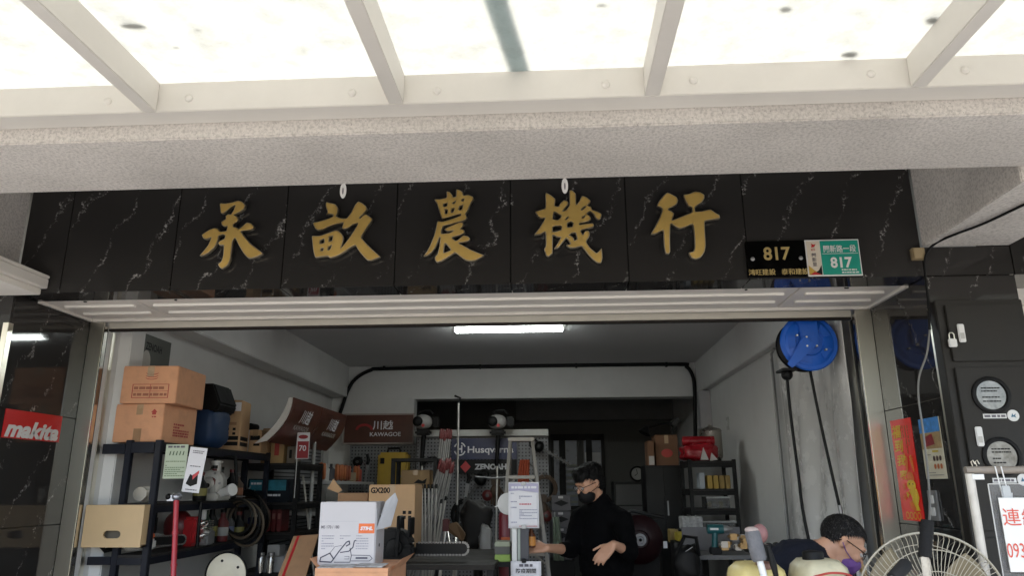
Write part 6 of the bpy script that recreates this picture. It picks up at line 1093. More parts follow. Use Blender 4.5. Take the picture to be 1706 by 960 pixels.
def hand_prims(w, d, n, thumb, curl, s=1.06, spread=.02):
    d = Vector(d).normalized(); n = (Vector(n)-d*Vector(n).dot(d)).normalized(); sv = n.cross(d)*thumb; P = []; w = Vector(w)
    for i in range(4):
        off = (.030-.0205*i)*s; k = w+d*(.088-.004*abs(i-1))*s+sv*off
        P.append(('c', w+d*.012*s+sv*off*.55, k, .0145*s, .0118*s))
        L = (.072, .08, .074, .058)[i]*s; a = curl[i]; dd = (d+sv*spread*(1.5-i)).normalized(); p = k
        for j, fr_ in enumerate((.45, .31, .24)):
            ang = a*(j+.6); v = dd*math.cos(ang)-n*math.sin(ang); q = p+v*L*fr_; P.append(('c', p, q, (.0096-.0009*j)*s, (.0088-.0010*j)*s)); p = q
    b = w+d*.028*s+sv*.022*s; v = (d*.62+sv*.72-n*.25).normalized(); q = b+v*.042*s; P.append(('c', b, q, .014*s, .0105*s)); v2 = (d*.85+sv*.35-n*.45*curl[4]).normalized(); r = q+v2*.034*s; P.append(('c', q, r, .0102*s, .0095*s)); P.append(('c', r, r+v2*.024*s, .0095*s, .0078*s))
    return P
HAIRB = pm('black_hair', (.009, .008, .008), .55, var=.4, vs=40, bump=.6, bs=160); HAIRG = pm('greying_hair', (.016, .014, .013), .55, var=.75, vs=30, bump=.7, bs=170)
SWEAT = pm('black_sweater', (.0042, .0042, .0052), .9, spec=.1, var=.15, bump=.15, bs=120); NAVY = pm('navy_shirt', (.012, .016, .034), .8, var=.15, vs=10, bump=.15, bs=90); TROUS = pm('dark_trousers', (.014, .014, .016), .8, var=.15)
MASKB = pm('black_mask', (.012, .012, .013), .7, var=.05); MASKP = pm('purple_mask', (.13, .05, .22), .7, var=.08); GLS = pm('spectacle_lens', (.5, .5, .5), .05, alpha=.22, var=0)
def spectacles(t, g, M, s, mat):
    for sd in (-1, 1):
        c = g(.106, sd*.032, .008); m = MB()
        pts = [c+M @ (Vector((-.004*math.cos(a)**2, .026*math.cos(a), .018*math.sin(a)))*s) for a in [2*math.pi*i/20 for i in range(20)]]
        m.tube(pts, .0018*s, 6, True); t.part('spectacle_rim', m, mat, smooth=True); t.part('lens', MB().add(pts, [tuple(range(20))]), GLS)
        t.part('spectacle_arm', MB().tube([g(.104, sd*.057, .014), g(.06, sd*.078, .016), g(-.01, sd*.084, .018), g(-.03, sd*.082, .0)], .0022*s, 6), mat, smooth=True)
    t.part('bridge', MB().tube([g(.108, -.008, .012), g(.112, 0, .014), g(.108, .008, .012)], .0018*s, 6), mat, smooth=True)

def strands(t, me, n, L, wd, mat, flow, seed=1):
    """short hairs rooted all over a scalp mesh, combed along flow"""
    rd = random.Random(seed); m = MB(); polys = list(me.polygons); flow = Vector(flow)
    for _ in range(n):
        p = rd.choice(polys); nn = p.normal; fl = flow+Vector((rd.uniform(-.28, .28), rd.uniform(-.28, .28), rd.uniform(-.28, .28)))
        tg = fl-nn*fl.dot(nn)
        if tg.length < .05: continue
        tg.normalize(); sd_ = nn.cross(tg)*wd; l = L*rd.uniform(.5, 1.2); c = Vector(p.center)
        a, b = c+tg*l*.5+nn*l*.13, c+tg*l+nn*l*.07
        m.add([c-sd_-nn*.002, c+sd_-nn*.002, a+sd_*.8, a-sd_*.8, b], [(0, 1, 2, 3), (3, 2, 4)])
    o = bpy.data.objects.new('hair_strands', None or mesh_strands(m, mat)); COL.objects.link(o); o.parent = t.o; o['kind'] = 'stuff'
def mesh_strands(m, mat):
    me = bpy.data.meshes.new('hair_strands'); me.from_pydata([tuple(v) for v in m.v], [], m.f); me.materials.append(mat); return me

# ---- standing man in black
S = 1.0; HC_ = A(983, 808, 5.35); M = frame((-.78, -.5, -.34), (-.3, -.2, .9))
P, g, e = head_prims(HC_, M, S)
nb = A(1000, 846, 5.42); chest = A(1003, 905, 5.42); belly = A(1008, 970, 5.42); pel = A(1010, 1035, 5.42)
shR, shL = A(967, 864, 5.5), A(1037, 868, 5.3)
elR, wrR = A(951, 917, 5.35), A(911, 914, 5.1); elL, wrL = A(1050, 921, 5.17), A(1022, 908, 5.02)
hipR, hipL = pel+Vector((-.07, .05, -.02)), pel+Vector((.07, -.05, -.02)); knR, knL = Vector((hipR.x-.01, hipR.y, .5)), Vector((hipL.x+.01, hipL.y-.03, .5)); anR, anL = Vector((hipR.x, hipR.y+.03, .09)), Vector((hipL.x+.02, hipL.y, .09))
body = P+[('c', g(-.02, 0, -.05), nb, .052*S, .056*S), ('c', nb, chest, .075, .115), ('c', chest, belly, .12, .125), ('c', belly, pel, .12, .125), ('c', shR, shL, .05, .05), ('c', nb, shR, .055, .05), ('c', nb, shL, .055, .05),
  ('c', shR, elR, .05, .041), ('c', elR, wrR, .040, .027), ('c', shL, elL, .05, .041), ('c', elL, wrL, .040, .027), ('c', hipR, knR, .085, .055), ('c', knR, anR, .053, .035), ('c', hipL, knL, .085, .055), ('c', knL, anL, .053, .035),
  ('c', anR, anR+Vector((-.13, -.06, -.055)), .04, .03), ('c', anL, anL+Vector((-.13, -.06, -.055)), .04, .03)]
body += hand_prims(wrR, Vector((-1, -.05, .06)), Vector((.1, -.75, .65)), -1, (.5, .55, .55, .6, .8))
body += hand_prims(wrL, Vector((-.75, -.15, -.66)), Vector((-.35, -.8, .35)), -1, (.28, .3, .33, .36, .3))
t = Thing('person', 'person in black sweater and black mask standing behind the notice stand', 'person', (pel.x, 5.42, 0))
bd = blob_mesh('body', body, .0065, SKIN, 5); bd.transform(t.i); t.part('body', bd, None, local=True)
sw = [('c', g(-.035, 0, -.115), nb, .058*S, .070), ('c', nb, chest, .10, .150), ('c', chest, belly, .155, .158), ('c', belly, pel, .152, .15), ('c', shR, shL, .074, .074), ('c', nb, shR, .07, .072), ('c', nb, shL, .07, .072), ('c', shR, elR, .073, .058), ('c', elR, elR.lerp(wrR, .30), .058, .050), ('c', shL, elL, .073, .058), ('c', elL, elL.lerp(wrL, .36), .058, .049), ('e', (chest+belly)/2+Vector((.02, -.02, 0)), (.19, .165, .2))]
m_ = blob_mesh('sweater', sw, .010, SWEAT, 4, .004); m_.transform(t.i); t.part('sweater', m_, None, local=True)
tr = [('c', pel+Vector((0, 0, .05)), pel, .145, .145), ('c', hipR, knR, .10, .075), ('c', knR, anR, .073, .06), ('c', hipL, knL, .10, .075), ('c', knL, anL, .073, .06)]
m_ = blob_mesh('trousers', tr, .014, TROUS, 4); m_.transform(t.i); t.part('trousers', m_, None, local=True)
hr = [e(-.028, 0, .066, .098, .088, .082), e(-.05, 0, .025, .07, .084, .07), e(.035, 0, .092, .066, .076, .05), e(.07, 0, .072, .032, .062, .028), e(-.06, 0, -.02, .045, .066, .045)]
m_ = blob_mesh('hair', hr, .007, HAIRB, 3, .006); m_.transform(t.i); t.part('hair', m_, None, local=True); strands(t, m_, 2600, .035, .0013, HAIRB, M @ Vector((.5, .2, -.8)), 1)
mk_ = [e(.052, 0, -.058, .066, .062, .058), e(.085, 0, -.04, .034, .034, .036)]
m_ = blob_mesh('face_mask', mk_, .006, MASKB, 4); m_.transform(t.i); t.part('face_mask', m_, None, local=True)
for sd in (-1, 1): t.part('mask_strap', MB().tube([g(.06, sd*.06, -.035), g(.01, sd*.08, -.02), g(-.015, sd*.087, .0)], .002, 6), MASKB)
spectacles(t, g, M, S, BLACKP)
for sd in (-1, 1): t.part('eye', MB().sph(g(.088, sd*.031, .004), .010*S, 12, 8), pm('eye_white', (.5, .48, .46), .3), smooth='all'); t.part('iris', MB().sph(g(.0955, sd*.031, .001), .0048*S, 8, 6), INK)
for nm, a in (('shoe', anR), ('shoe', anL)):
    m_ = blob_mesh('shoe', [('c', a+Vector((.03, .01, -.04)), a+Vector((-.15, -.07, -.052)), .048, .038)], .01, BLACKP, 3); m_.transform(t.i); t.part('shoe', m_, None, local=True)

# ---- man in navy bent over the machines
HC_ = A(1401, 908, 3.28); M = frame((.80, -.16, -.58), (.56, .02, .82)); S = .87
P, g, e = head_prims(HC_, M, S)
nb = A(1364, 931, 3.30); up_b = A(1330, 956, 3.32); mid = A(1270, 995, 3.34); pel = Vector((.62, 3.36, .84))
shN, shF = A(1362, 968, 3.14), A(1352, 952, 3.48)
elN, elF = Vector((shN.x+.05, 3.08, shN.z-.27)), Vector((shF.x+.08, 3.5, shF.z-.27)); wrN, wrF = Vector((shN.x+.24, 3.12, shN.z-.36)), Vector((shF.x+.24, 3.36, shF.z-.36))
hipN, hipF = pel+Vector((0, -.09, 0)), pel+Vector((0, .09, 0)); knN, knF = Vector((.72, 3.26, .5)), Vector((.70, 3.46, .5)); anN, anF = Vector((.62, 3.26, .09)), Vector((.6, 3.46, .09))
body = P+[('c', g(-.035, 0, -.045), nb, .058*S, .066*S), ('c', nb, up_b, .075, .115), ('c', up_b, mid, .12, .125), ('c', mid, pel, .13, .13), ('c', shN, shF, .055, .055), ('c', nb, shN, .06, .055), ('c', nb, shF, .06, .055), ('c', shN, elN, .052, .042), ('c', elN, wrN, .04, .028), ('c', shF, elF, .052, .042), ('c', elF, wrF, .04, .028),
  ('c', hipN, knN, .085, .055), ('c', knN, anN, .053, .035), ('c', hipF, knF, .085, .055), ('c', knF, anF, .053, .035), ('c', anN, anN+Vector((.14, 0, -.055)), .04, .03), ('c', anF, anF+Vector((.14, 0, -.055)), .04, .03)]
body += hand_prims(wrN, (.8, .2, -.55), (.4, -.1, .9), 1, (.5, .55, .6, .6, .5)); body += hand_prims(wrF, (.8, -.3, -.5), (.4, .1, .9), -1, (.5, .55, .6, .6, .5))
t = Thing('person', 'person in navy shirt and purple mask bending over the machines at right', 'person', (pel.x, 3.36, 0))
bd = blob_mesh('body', body, .006, SKIN, 5); bd.transform(t.i); t.part('body', bd, None, local=True)
sh_ = [('c', nb+Vector((-.03, 0, -.012)), up_b, .088, .135), ('c', up_b, mid, .138, .145), ('c', mid, pel, .15, .15), ('c', shN, shF, .078, .078), ('c', nb+Vector((-.03, 0, -.012)), shN, .08, .075), ('c', nb+Vector((-.03, 0, -.012)), shF, .08, .075), ('c', shN, shN.lerp(elN, .8), .082, .07), ('c', shF, shF.lerp(elF, .8), .082, .07)]
m_ = blob_mesh('shirt', sh_, .009, NAVY, 4, .005); m_.transform(t.i); t.part('shirt', m_, None, local=True)
tr = [('c', pel+Vector((.02, -.05, .03)), pel+Vector((.02, .05, .03)), .15, .15), ('c', hipN, knN, .10, .075), ('c', knN, anN, .073, .06), ('c', hipF, knF, .10, .075), ('c', knF, anF, .073, .06)]
m_ = blob_mesh('trousers', tr, .014, TROUS, 4); m_.transform(t.i); t.part('trousers', m_, None, local=True)
m = MB(); NU, NV = 64, 40
def scalp(u, v):
    th, ph = 2*math.pi*u, math.pi*v; q = Vector((.1035*math.sin(ph)*math.cos(th)-.012, .081*math.sin(ph)*math.sin(th), .090*math.cos(ph)+.045)); return q
keep = lambda q: q.z > (.082-.5*abs(q.y)*0 if q.x > .055 else .082-(.055-q.x)*.75 if q.x > -.015 else max(-.035, .0295-(-.015-q.x)*1.6))
vsl = [scalp(i/NU, j/NV) for j in range(NV+1) for i in range(NU)]
fsl = [f for f in [(j*NU+i, j*NU+(i+1) % NU, (j+1)*NU+(i+1) % NU, (j+1)*NU+i) for j in range(NV) for i in range(NU)] if keep(sum((vsl[k] for k in f), Vector())/4)]
m.add([g(*q) for q in vsl], fsl); m_ = mesh_of('hair', m.xf(t.i), HAIRG, smooth='all'); 
bm = bmesh.new(); bm.from_mesh(m_); bmesh.ops.delete(bm, geom=[v for v in bm.verts if not v.link_faces], context='VERTS'); bm.to_mesh(m_); bm.free()
t.part('hair', m_, None, local=True); up_l = M @ Vector((.0, 0, 1)); cen_l = t.i @ g(-.012, 0, .045)
for p_ in m_.polygons:
    if (Vector(p_.center)-cen_l).dot(p_.normal) < 0: m_.flip_normals(); break
strands(t, m_, 5200, .017, .0009, HAIRG, M @ Vector((.35, .05, -.45)), 2); strands(t, m_, 900, .014, .0007, pm('grey_strand', (.13, .12, .115), .5), M @ Vector((.35, .05, -.45)), 3)
mk_ = [e(.055, 0, -.062, .060, .058, .052), e(.088, 0, -.05, .032, .034, .034), e(.06, 0, -.10, .034, .036, .026)]
m_ = blob_mesh('face_mask', mk_, .005, MASKP, 3, .003); m_.transform(t.i); t.part('face_mask', m_, None, local=True)
for sd in (-1, 1): t.part('mask_strap', MB().tube([g(.06, sd*.057, -.04), g(.02, sd*.074, -.025), g(-.012, sd*.086, .0)], .002, 6), MASKP)
spectacles(t, g, M, S, BLACKP)
for sd in (-1, 1):
    t.part('eye', MB().sph(g(.088, sd*.031, .004), .010*S, 12, 8), pm('eye_white', (.5, .48, .46), .3), smooth='all')
for a in (anN, anF):
    m_ = blob_mesh('shoe', [('c', a+Vector((-.03, 0, -.04)), a+Vector((.16, 0, -.052)), .048, .038)], .01, BLACKP, 3); m_.transform(t.i); t.part('shoe', m_, None, local=True)

# ================================================================== FOREGROUND MACHINES
zb = A(1300, 975, 2.95).z-.05
t = Thing('machine_bench', 'low steel bench carrying the cream tanks', 'bench', (1.1, 2.95, 0)); t.part('top', MB().box(.62, 1.42, 2.78, 3.12, zb-.03, zb-.001), GREYM, bevel=.004)
for x in (.64, 1.37):
    for y in (2.8, 3.07): t.part('leg', MB().box(x, x+.03, y, y+.03, 0, zb-.031), BLACK)
for k, (x, y, wpx, lb) in enumerate(((1258, 937, 90, 'yellowish cream sprayer tank under the grey grip'), (1361, 931, 88, 'pale cream sprayer tank with black cap before the bending man'))):
    Y = 2.94; q = A(x, y, Y); hw = (A(x+wpx/2, y, Y).x-A(x-wpx/2, y, Y).x)/2; h = q.z-zb
    t = Thing('sprayer_tank', lb, 'tank', (q.x, Y, zb), group='cream sprayer tanks')
    n = 20; m = MB(); prof = [(0.001, 0), (.9, 0), (1, .12), (1.0, .55), (.93, .8), (.7, .96), (.35, 1.0), (.001, 1.0)]
    vs = []
    for r_, z_ in prof:
        for j in range(40):
            a = 2*math.pi*j/40; rr = r_*(1+.035*math.cos(6*a)*(1 if .2 < r_ < 1 else .3)); cx_, cy_ = math.cos(a), math.sin(a); pw = .62
            vs.append(Vector((q.x+hw*rr*math.copysign(abs(cx_)**pw, cx_), Y+.13*rr*math.copysign(abs(cy_)**pw, cy_), zb+.001+h*z_)))
    m.add(vs, [(i*40+j, i*40+(j+1) % 40, (i+1)*40+(j+1) % 40, (i+1)*40+j) for i in range(len(prof)-1) for j in range(40)])
    t.part('tank', m, (pm('yellow_cream_tank', (.62, .52, .22), .38, var=.08, vs=9, dirt=.12), pm('pale_cream_tank', (.58, .54, .38), .4, var=.08, vs=9, dirt=.2))[k], smooth='all')
    if k: t.part('cap', MB().lathe((q.x-.02, Y-.02, q.z-.004), (0, 0, 1), [(.038, 0), (.038, .022), (.034, .03), (.012, .034)], 20), BLACKP, smooth=True); t.part('cable', MB().tube(smooth_path([Vector((q.x-.06, Y-.13, q.z-.05)), Vector((q.x, Y-.15, q.z-.035)), Vector((q.x+.07, Y-.14, q.z-.05)), Vector((q.x+.1, Y-.12, q.z-.12))]), .004, 6), REDINK, smooth=True); t.part('black_bracket', lump((q.x+.03, Y-.13, q.z-.075), (.05, .025, .025), 5, .2), BLACKP, smooth='all')
    else: t.part('brown_collar', MB().lathe((q.x+.012, Y-.08, q.z-.016), (0, 0, 1), [(.03, 0), (.03, .02), (.02, .024)], 18), pm('brown_rubber', (.16, .08, .06), .5), smooth=True)
# grey-gripped handle of the sprayer
a, b = A(1252, 884, 2.80), A(1266, 936, 2.78); d = (b-a).normalized()
t = Thing('spray_lever', 'worn grey foam grip on a steel lever above the yellowish tank', 'handle', tuple(b)); t.part('grip', MB().tube([a, a+d*.01, b-d*.01, b], [.020, .027, .027, .022], 14), pm('worn_grey_foam', (.13, .13, .14), .8, var=.25, vs=30, bump=.3, bs=120), smooth=True); t.part('worn_end', MB().sph(a, (.025, .025, .012), 14, 8), pm('pale_foam', (.4, .33, .31), .8), smooth='all')
t.part('lever', MB().cyl(b, b+d*.25, .012, n=12), WHITEP, smooth=True); t.part('brake_lever', MB().tube([b+Vector((.03, -.01, .05)), b+Vector((.042, -.012, -.01)), b+Vector((.05, -.012, -.06))], [.007, .012, .008], 8), BLACKP, smooth=True)
q = A(1266, 890, 3.0); t = Thing('pink_bulb', 'dull pink rubber bulb behind the grey foam grip', 'bulb', (q.x, 3.0, q.z-.04)); t.part('bulb', MB().sph(q, (.03, .03, .036), 14, 10), pm('dull_pink', (.25, .12, .12), .6), smooth='all'); t.part('stem', MB().cyl((q.x, 3.0, zb), (q.x, 3.0, q.z-.03), .012, n=10), BLACKP); t.part('bracket', MB().box(q.x-.012, q.x+.03, 2.98, 3.02, q.z-.1, q.z-.04), BLACKP)
q = A(1292, 915, 3.35); t = Thing('hose_fittings', 'pinkish brown hose fittings left of the navy shirt', 'fittings', (q.x, 3.35, q.z-.1)); rd = random.Random(8)
for k in range(6): c = q+Vector((rd.uniform(-.06, .06), rd.uniform(-.03, .03), rd.uniform(-.03, .02))); t.part('fitting', MB().lathe(c, (rd.uniform(-1, 1), rd.uniform(-1, 0), rd.uniform(-.5, 1)), [(.012, 0), (.018, .01), (.018, .03), (.01, .04)], 12), pm('fit%d' % (k % 2), ((.2, .13, .11), (.04, .04, .04))[k % 2], .5), smooth=True)
t.part('support', MB().cyl((q.x, 3.36, 0), (q.x, 3.36, q.z-.02), .02, n=10), BLACK)
for k, (xa, ya, xb, yb, Y_, mt, lb) in enumerate(((1414, 925, 1422, 975, 3.75, BLACK, 'dark pole standing behind the purple mask'), (1425, 920, 1445, 970, 3.8, pm('tan_wood', (.3, .2, .09), .6), 'tan wooden stick leaning right of the purple mask'), (1424, 928, 1432, 975, 3.9, pm('white_pole', (.5, .5, .5), .5), 'pale thin pole between the dark pole and wooden stick'))):
    a, b = A(xa, ya, Y_), A(xb, yb, Y_); ee = b+(b-a)*((b.z-.02)/(a.z-b.z)); solo('leaning_pole', MB().cyl(ee, a, .014 if k < 2 else .006, n=10).sph(a, .015 if k < 2 else .007, 10, 6), mt, lb, 'pole', 'poles behind the bending man', smooth=True)

# ---- pedestal fan
FC = A(1555, 1010, 2.75); rF = .236; tilt = Matrix.Rotation(R(-7), 4, 'Z') @ Matrix.Rotation(R(6), 4, 'X')
t = Thing('pedestal_fan', 'large round pedestal fan with cream wire guard at the lower right', 'fan', (FC.x, 2.9, 0)); WIRE = pm('cream_wire', (.36, .33, .26), .4, .2, var=.15); TM = Matrix.Translation(FC) @ tilt
def F(m): return m.xf(TM)
for y, r_, th in ((0, rF, .0042), (-.045, rF*.8, .0018), (-.062, rF*.52, .0018), (-.07, rF*.2, .0025), (.045, rF*.8, .0016)): t.part('guard_ring', F(MB().ring((0, y, 0), (0, 1, 0), r_, th, 72, 8)), WIRE, smooth=True)
wire_f = mesh_of('guard_wire', MB().tube(smooth_path([Vector((rF, 0, 0)), Vector((rF*.95, -.028, .004)), Vector((rF*.8, -.045, .012)), Vector((rF*.52, -.062, .012)), Vector((rF*.2, -.07, 0))], 3), .0012, 5), WIRE, smooth='all')
wire_b = mesh_of('guard_wire', MB().tube(smooth_path([Vector((rF, 0, 0)), Vector((rF*.95, .028, .004)), Vector((rF*.8, .045, .01)), Vector((rF*.3, .07, 0))], 3), .001, 5), pm('dark_rear_wire', (.12, .11, .09), .5), smooth='all')
for me, n in ((wire_f, 84), (wire_b, 40)):
    for k in range(n):
        o = bpy.data.objects.new('guard_wire', me); COL.objects.link(o); o.parent = t.o; o.matrix_local = t.i @ TM @ Matrix.Rotation(2*math.pi*k/n, 4, 'Y')
t.part('hub_badge', F(MB().lathe((0, -.066, 0), (0, -1, 0), [(rF*.2, 0), (rF*.2, .006), (rF*.15, .012)], 28)), pm('badge', (.4, .35, .2), .5), smooth=True)
for k in range(3):
    def bl_(u, v, k=k):
        a = 2*math.pi*k/3+u*1.3*(1-.25*v); r_ = rF*(.18+.7*v); return TM @ Vector((r_*math.cos(a), .02-.05*(u-.5)*(1-.3*v), r_*math.sin(a)))
    t.part('blade', MB().grid(bl_, 10, 8), pm('tan_blade', (.2, .165, .1), .4), thick=.003, smooth='all')
t.part('motor', F(MB().lathe((0, .07, 0), (0, 1, 0), [(.05, 0), (.075, .02), (.075, .12), (.05, .15)], 24)), pm('motor_grey', (.16, .16, .15), .4), smooth=True)
t.part('pole', MB().cyl((FC.x, FC.y+.13, .04), (FC.x, FC.y+.13, FC.z-.06), .02, n=14), GREYM, smooth=True); t.part('base', MB().lathe((FC.x, FC.y+.13, 0), (0, 0, 1), [(.24, 0), (.24, .02), (.06, .04), (.03, .06)], 36), BLACKP, smooth=True)
# ---- black-gripped handle in front of the fan
a, b = A(1545, 869, 2.42), A(1541, 924, 2.40); d = (b-a).normalized()
t = Thing('push_bar', 'black ribbed grip on a worn steel bar before the fan', 'handle', (b.x, 2.4, 0)); t.part('grip', MB().tube([a+d*.11*u/1.0 for u in [k/16 for k in range(17)]], [.018+.002*(k % 2)*(0 if k < 2 else 1) for k in range(17)], 14), pm('black_foam', (.018, .018, .019), .75, bump=.2, bs=120), smooth=True); t.part('bar', MB().bar(a+d*.105, Vector((b.x-.04, 2.34, .3)), .022, .022), pm('worn_steel', (.42, .38, .32), .45, .6, var=.3, vs=30, dirt=.3), bevel=.004); t.part('wheel', MB().ring((b.x-.04, 2.34, .14), (1, 0, 0), .1, .03), BLACKP, smooth=True); t.part('fork', MB().box(b.x-.05, b.x-.03, 2.32, 2.36, .13, .31), BLACK)
a, b = A(1512, 938, 2.45), A(1488, 965, 2.42); t = Thing('push_bar', 'dark grey grip end crossing the lower left of the fan', 'handle', (b.x, 2.4, 0)); d = (b-a).normalized(); t.part('grip', MB().tube([a, a+d*.012, b], [.014, .02, .02], 12), pm('dark_grey_foam', (.05, .05, .052), .75), smooth=True); t.part('bar', MB().tube([b, b+d*.2, Vector((b.x-.25, 2.3, .3)), Vector((b.x-.25, 2.3, .06))], .011, 8), GREYM, smooth=True)
# ---- white rail stand with folder and red-lettered card
YR_ = 2.75; a, b = A(1614, 784, YR_), A(1640, 960, YR_); xr2 = A(1790, 790, YR_).x
t = Thing('rail_stand', 'white steel rail stand at the right edge holding a sign card', 'stand', (a.x, YR_, 0)); RW = pm('dirty_white_paint', (.55, .52, .47), .5, var=.1, dirt=.25)
t.part('upright', MB().cyl((a.x, YR_, .03), (a.x, YR_, a.z-.012), .0145, n=14), RW, smooth=True); t.part('upright', MB().cyl((xr2, YR_, .03), (xr2, YR_, a.z-.012), .0145, n=14), RW, smooth=True)
t.part('top_rail', MB().cyl((a.x-.012, YR_, a.z), (xr2+.02, YR_, a.z), .013, n=14), pm('brownish_rail', (.22, .19, .16), .45, var=.2), smooth=True); t.part('bracket', MB().box(a.x-.0, a.x+.04, YR_-.016, YR_+.012, a.z-.032, a.z-.014), WHITEP)
for x in (a.x, xr2): t.part('foot', MB().box(x-.02, x+.02, YR_-.25, YR_+.25, 0, .029), RW, bevel=.004)
for px in (1620, 1627): q = A(px, 775, YR_); t.part('hook', MB().tube([(q.x, YR_, a.z+.013), (q.x-.004, YR_, a.z+.028), (q.x+.004, YR_, a.z+.034), (q.x+.008, YR_-.004, a.z+.02)], .0018, 6), STEEL, smooth=True)
x0, z1 = A(1647, 807, YR_-.03).x, A(1660, 807, YR_-.03).z; z0 = z1-.34; x1 = x0+.26
t = Thing('clear_folder', 'clear plastic folder hanging from the rail stand', 'folder', ((x0+x1)/2, YR_-.02, z0)); t.part('pocket', MB().box(x0, x1, YR_-.024, YR_-.022, z0, z1), pm('clear_pocket', (.4, .4, .4), .15, alpha=.18, var=0), bevel=.0005)
t.part('edge', MB().bar((x0, YR_-.0255, z0), (x0, YR_-.0255, z1), .003, .003).bar((x0, YR_-.0255, z1), (x1, YR_-.0255, z1), .003, .003).bar((x0, YR_-.0255, z0), (x1, YR_-.0255, z0), .003, .003), pm('pocket_edge', (.5, .5, .48), .3)); 
for px in (1656, 1666): q = A(px, 800, YR_); t.part('hanger_wire', MB().tube([(q.x, YR_-.02, a.z+.012), (q.x+.006, YR_-.026, z1-.05), (q.x+.012, YR_-.026, z1-.09 if px < 1660 else z1-.06), (q.x+.018, YR_-.024, z1-.03)], .0022, 6), WHITEP, smooth=True)
q = A(1682, 820, YR_-.05); t.part('clip_tab', MB().box(q.x-.015, q.x+.015, YR_-.034, YR_-.027, q.z-.03, q.z+.02), pm('clear_tab', (.42, .44, .45), .2), bevel=.003)
x0, z1 = A(1663, 829, YR_-.04).x, A(1690, 830, YR_-.04).z; z0, x1 = A(1690, 954, YR_-.04).z, x0+.30
t = Thing('sign_card', 'white card with red handwriting-style characters at the right edge', 'card', ((x0+x1)/2, YR_-.04, z0)); fr = (Vector((x0, YR_-.04, z0)), Vector((1, 0, 0)), Vector((0, 0, 1))); H = z1-z0
t.part('card', MB().box(x0, x1, YR_-.04, YR_-.037, z0, z1), pm('card_white', (.70, .69, .66), .6, var=.03)); CR = pm('card_red_ink', (.6, .09, .06), .6, var=.05)
c1, c2_ = A(1685, 862, YR_-.04), A(1690, 918, YR_-.04); sz = A(1685, 848, YR_-.04).z-A(1685, 877, YR_-.04).z
for i, chh in enumerate('連絡'): t.part('lettering', text(chh, (Vector((c1.x+i*sz*1.12, YR_-.04, c1.z)), fr[1], fr[2]), sz), CR)
t.part('lettering', text('093', (Vector((c2_.x+.005, YR_-.04, c2_.z)), fr[1], fr[2]), sz*.82, sx=.62), CR)

# ================================================================== SMALL DARK CLUTTER
DK = [pm('dark_tool_black', (.008, .008, .008), .5, spec=.3), pm('dark_tool_brown', (.06, .035, .02), .6), pm('dark_tool_grey', (.06, .06, .06), .45, .3), pm('dark_tool_red', (.1, .012, .012), .5), pm('dark_tool_green', (.02, .04, .02), .5)]
def hang_tool(px, py, Y, kind, mat, label, s=1.0, tilt=0, name='hanging_tool', group='tools hung on the pegboard'):
    q = A(px, py, Y); t = Thing(name, label, 'tool', (q.x, Y, q.z-.2*s), group=group); M_ = Matrix.Translation(q) @ Matrix.Rotation(R(tilt), 4, 'Y') @ Matrix.Scale(s, 4)
    X = lambda m: m.xf(M_)
    if kind == 'saw':
        t.part('blade', X(MB().prism([(-.02, 0, 0), (.02, 0, 0), (.012, 0, -.34), (-.012, 0, -.32)], (0, .004, 0))), GREYM); t.part('grip', X(MB().tube([(0, 0, 0), (.01, 0, .06), (-.02, 0, .13)], [.018, .02, .016], 10)), mat, smooth=True)
    elif kind == 'trimmer':
        t.part('motor', X(MB().sph((0, 0, 0), (.07, .05, .06), 16, 10)), mat, smooth='all'); t.part('bar', X(MB().box(-.012, .012, -.01, .01, -.42, -.04)), DK[2]); t.part('loop', X(MB().ring((0, 0, .07), (0, 1, 0), .05, .011, 20, 6)), DK[0], smooth=True)
        for k in range(7): t.part('tooth', X(MB().box(-.028, .028, -.004, .004, -.4+k*.05, -.385+k*.05)), DK[2])
    elif kind == 'belt':
        for k in range(3): t.part('loop', X(MB().ring((0, .012*k, -.14), (.1*k, 1, .05), .1+.012*k, .010, 24, 6).xf(Matrix.Scale(1, 4))), mat, smooth=True)
        t.part('hook', X(MB().tube([(0, 0, -.03), (0, -.03, .0), (0, .02, .02)], .005, 6)), GREYM)
    elif kind == 'glove':
        t.part('cuff', X(MB().box(-.045, .045, -.02, .02, -.06, .02)), mat, bevel=.012, smooth=True); t.part('palm', X(MB().sph((0, 0, -.11), (.055, .025, .07), 14, 10)), mat, smooth='all')
        for k in range(4): t.part('finger', X(MB().cyl((-.036+.024*k, 0, -.16), (-.042+.028*k, 0, -.235-.01*(k in (1, 2))), .012, .010, 8)), mat, smooth=True)
        t.part('thumb', X(MB().cyl((.045, 0, -.09), (.085, 0, -.15), .013, .010, 8)), mat, smooth=True)
    elif kind == 'head':
        t.part('drum', X(MB().lathe((0, 0, 0), (0, -1, 0), [(.06, -.03), (.065, 0), (.05, .02), (.02, .03)], 20)), mat, smooth=True); t.part('spool_hub', X(MB().cyl((0, -.03, 0), (0, -.045, 0), .018, n=12)), DK[2]); t.part('line', X(MB().tube([(.06, 0, 0), (.1, 0, -.04), (.11, 0, -.1)], .003, 6)), DK[3])
    return t
hang_tool(800, 800, 9.15, 'trimmer', DK[0], 'black hedge trimmer hung slanting beside the brushcutter shaft', 1.1, 35)
hang_tool(779, 806, 9.2, 'saw', DK[0], 'dark pruning saw hung low on the pegboard below the black sign', 1.1, 8)
hang_tool(898, 745, 9.15, 'trimmer', DK[0], 'black trimmer hung right of the ladder top', 1.0, -60)
hang_tool(907, 790, 9.15, 'belt', DK[1], 'brown belts hung right of the ladder', 1.2)
hang_tool(826, 800, 9.1, 'glove', DK[1], 'brown work glove hung left of the ladder', 1.2)
hang_tool(812, 826, 9.1, 'head', DK[3], 'dark red trimmer head hung under the brushcutter', 1.0)
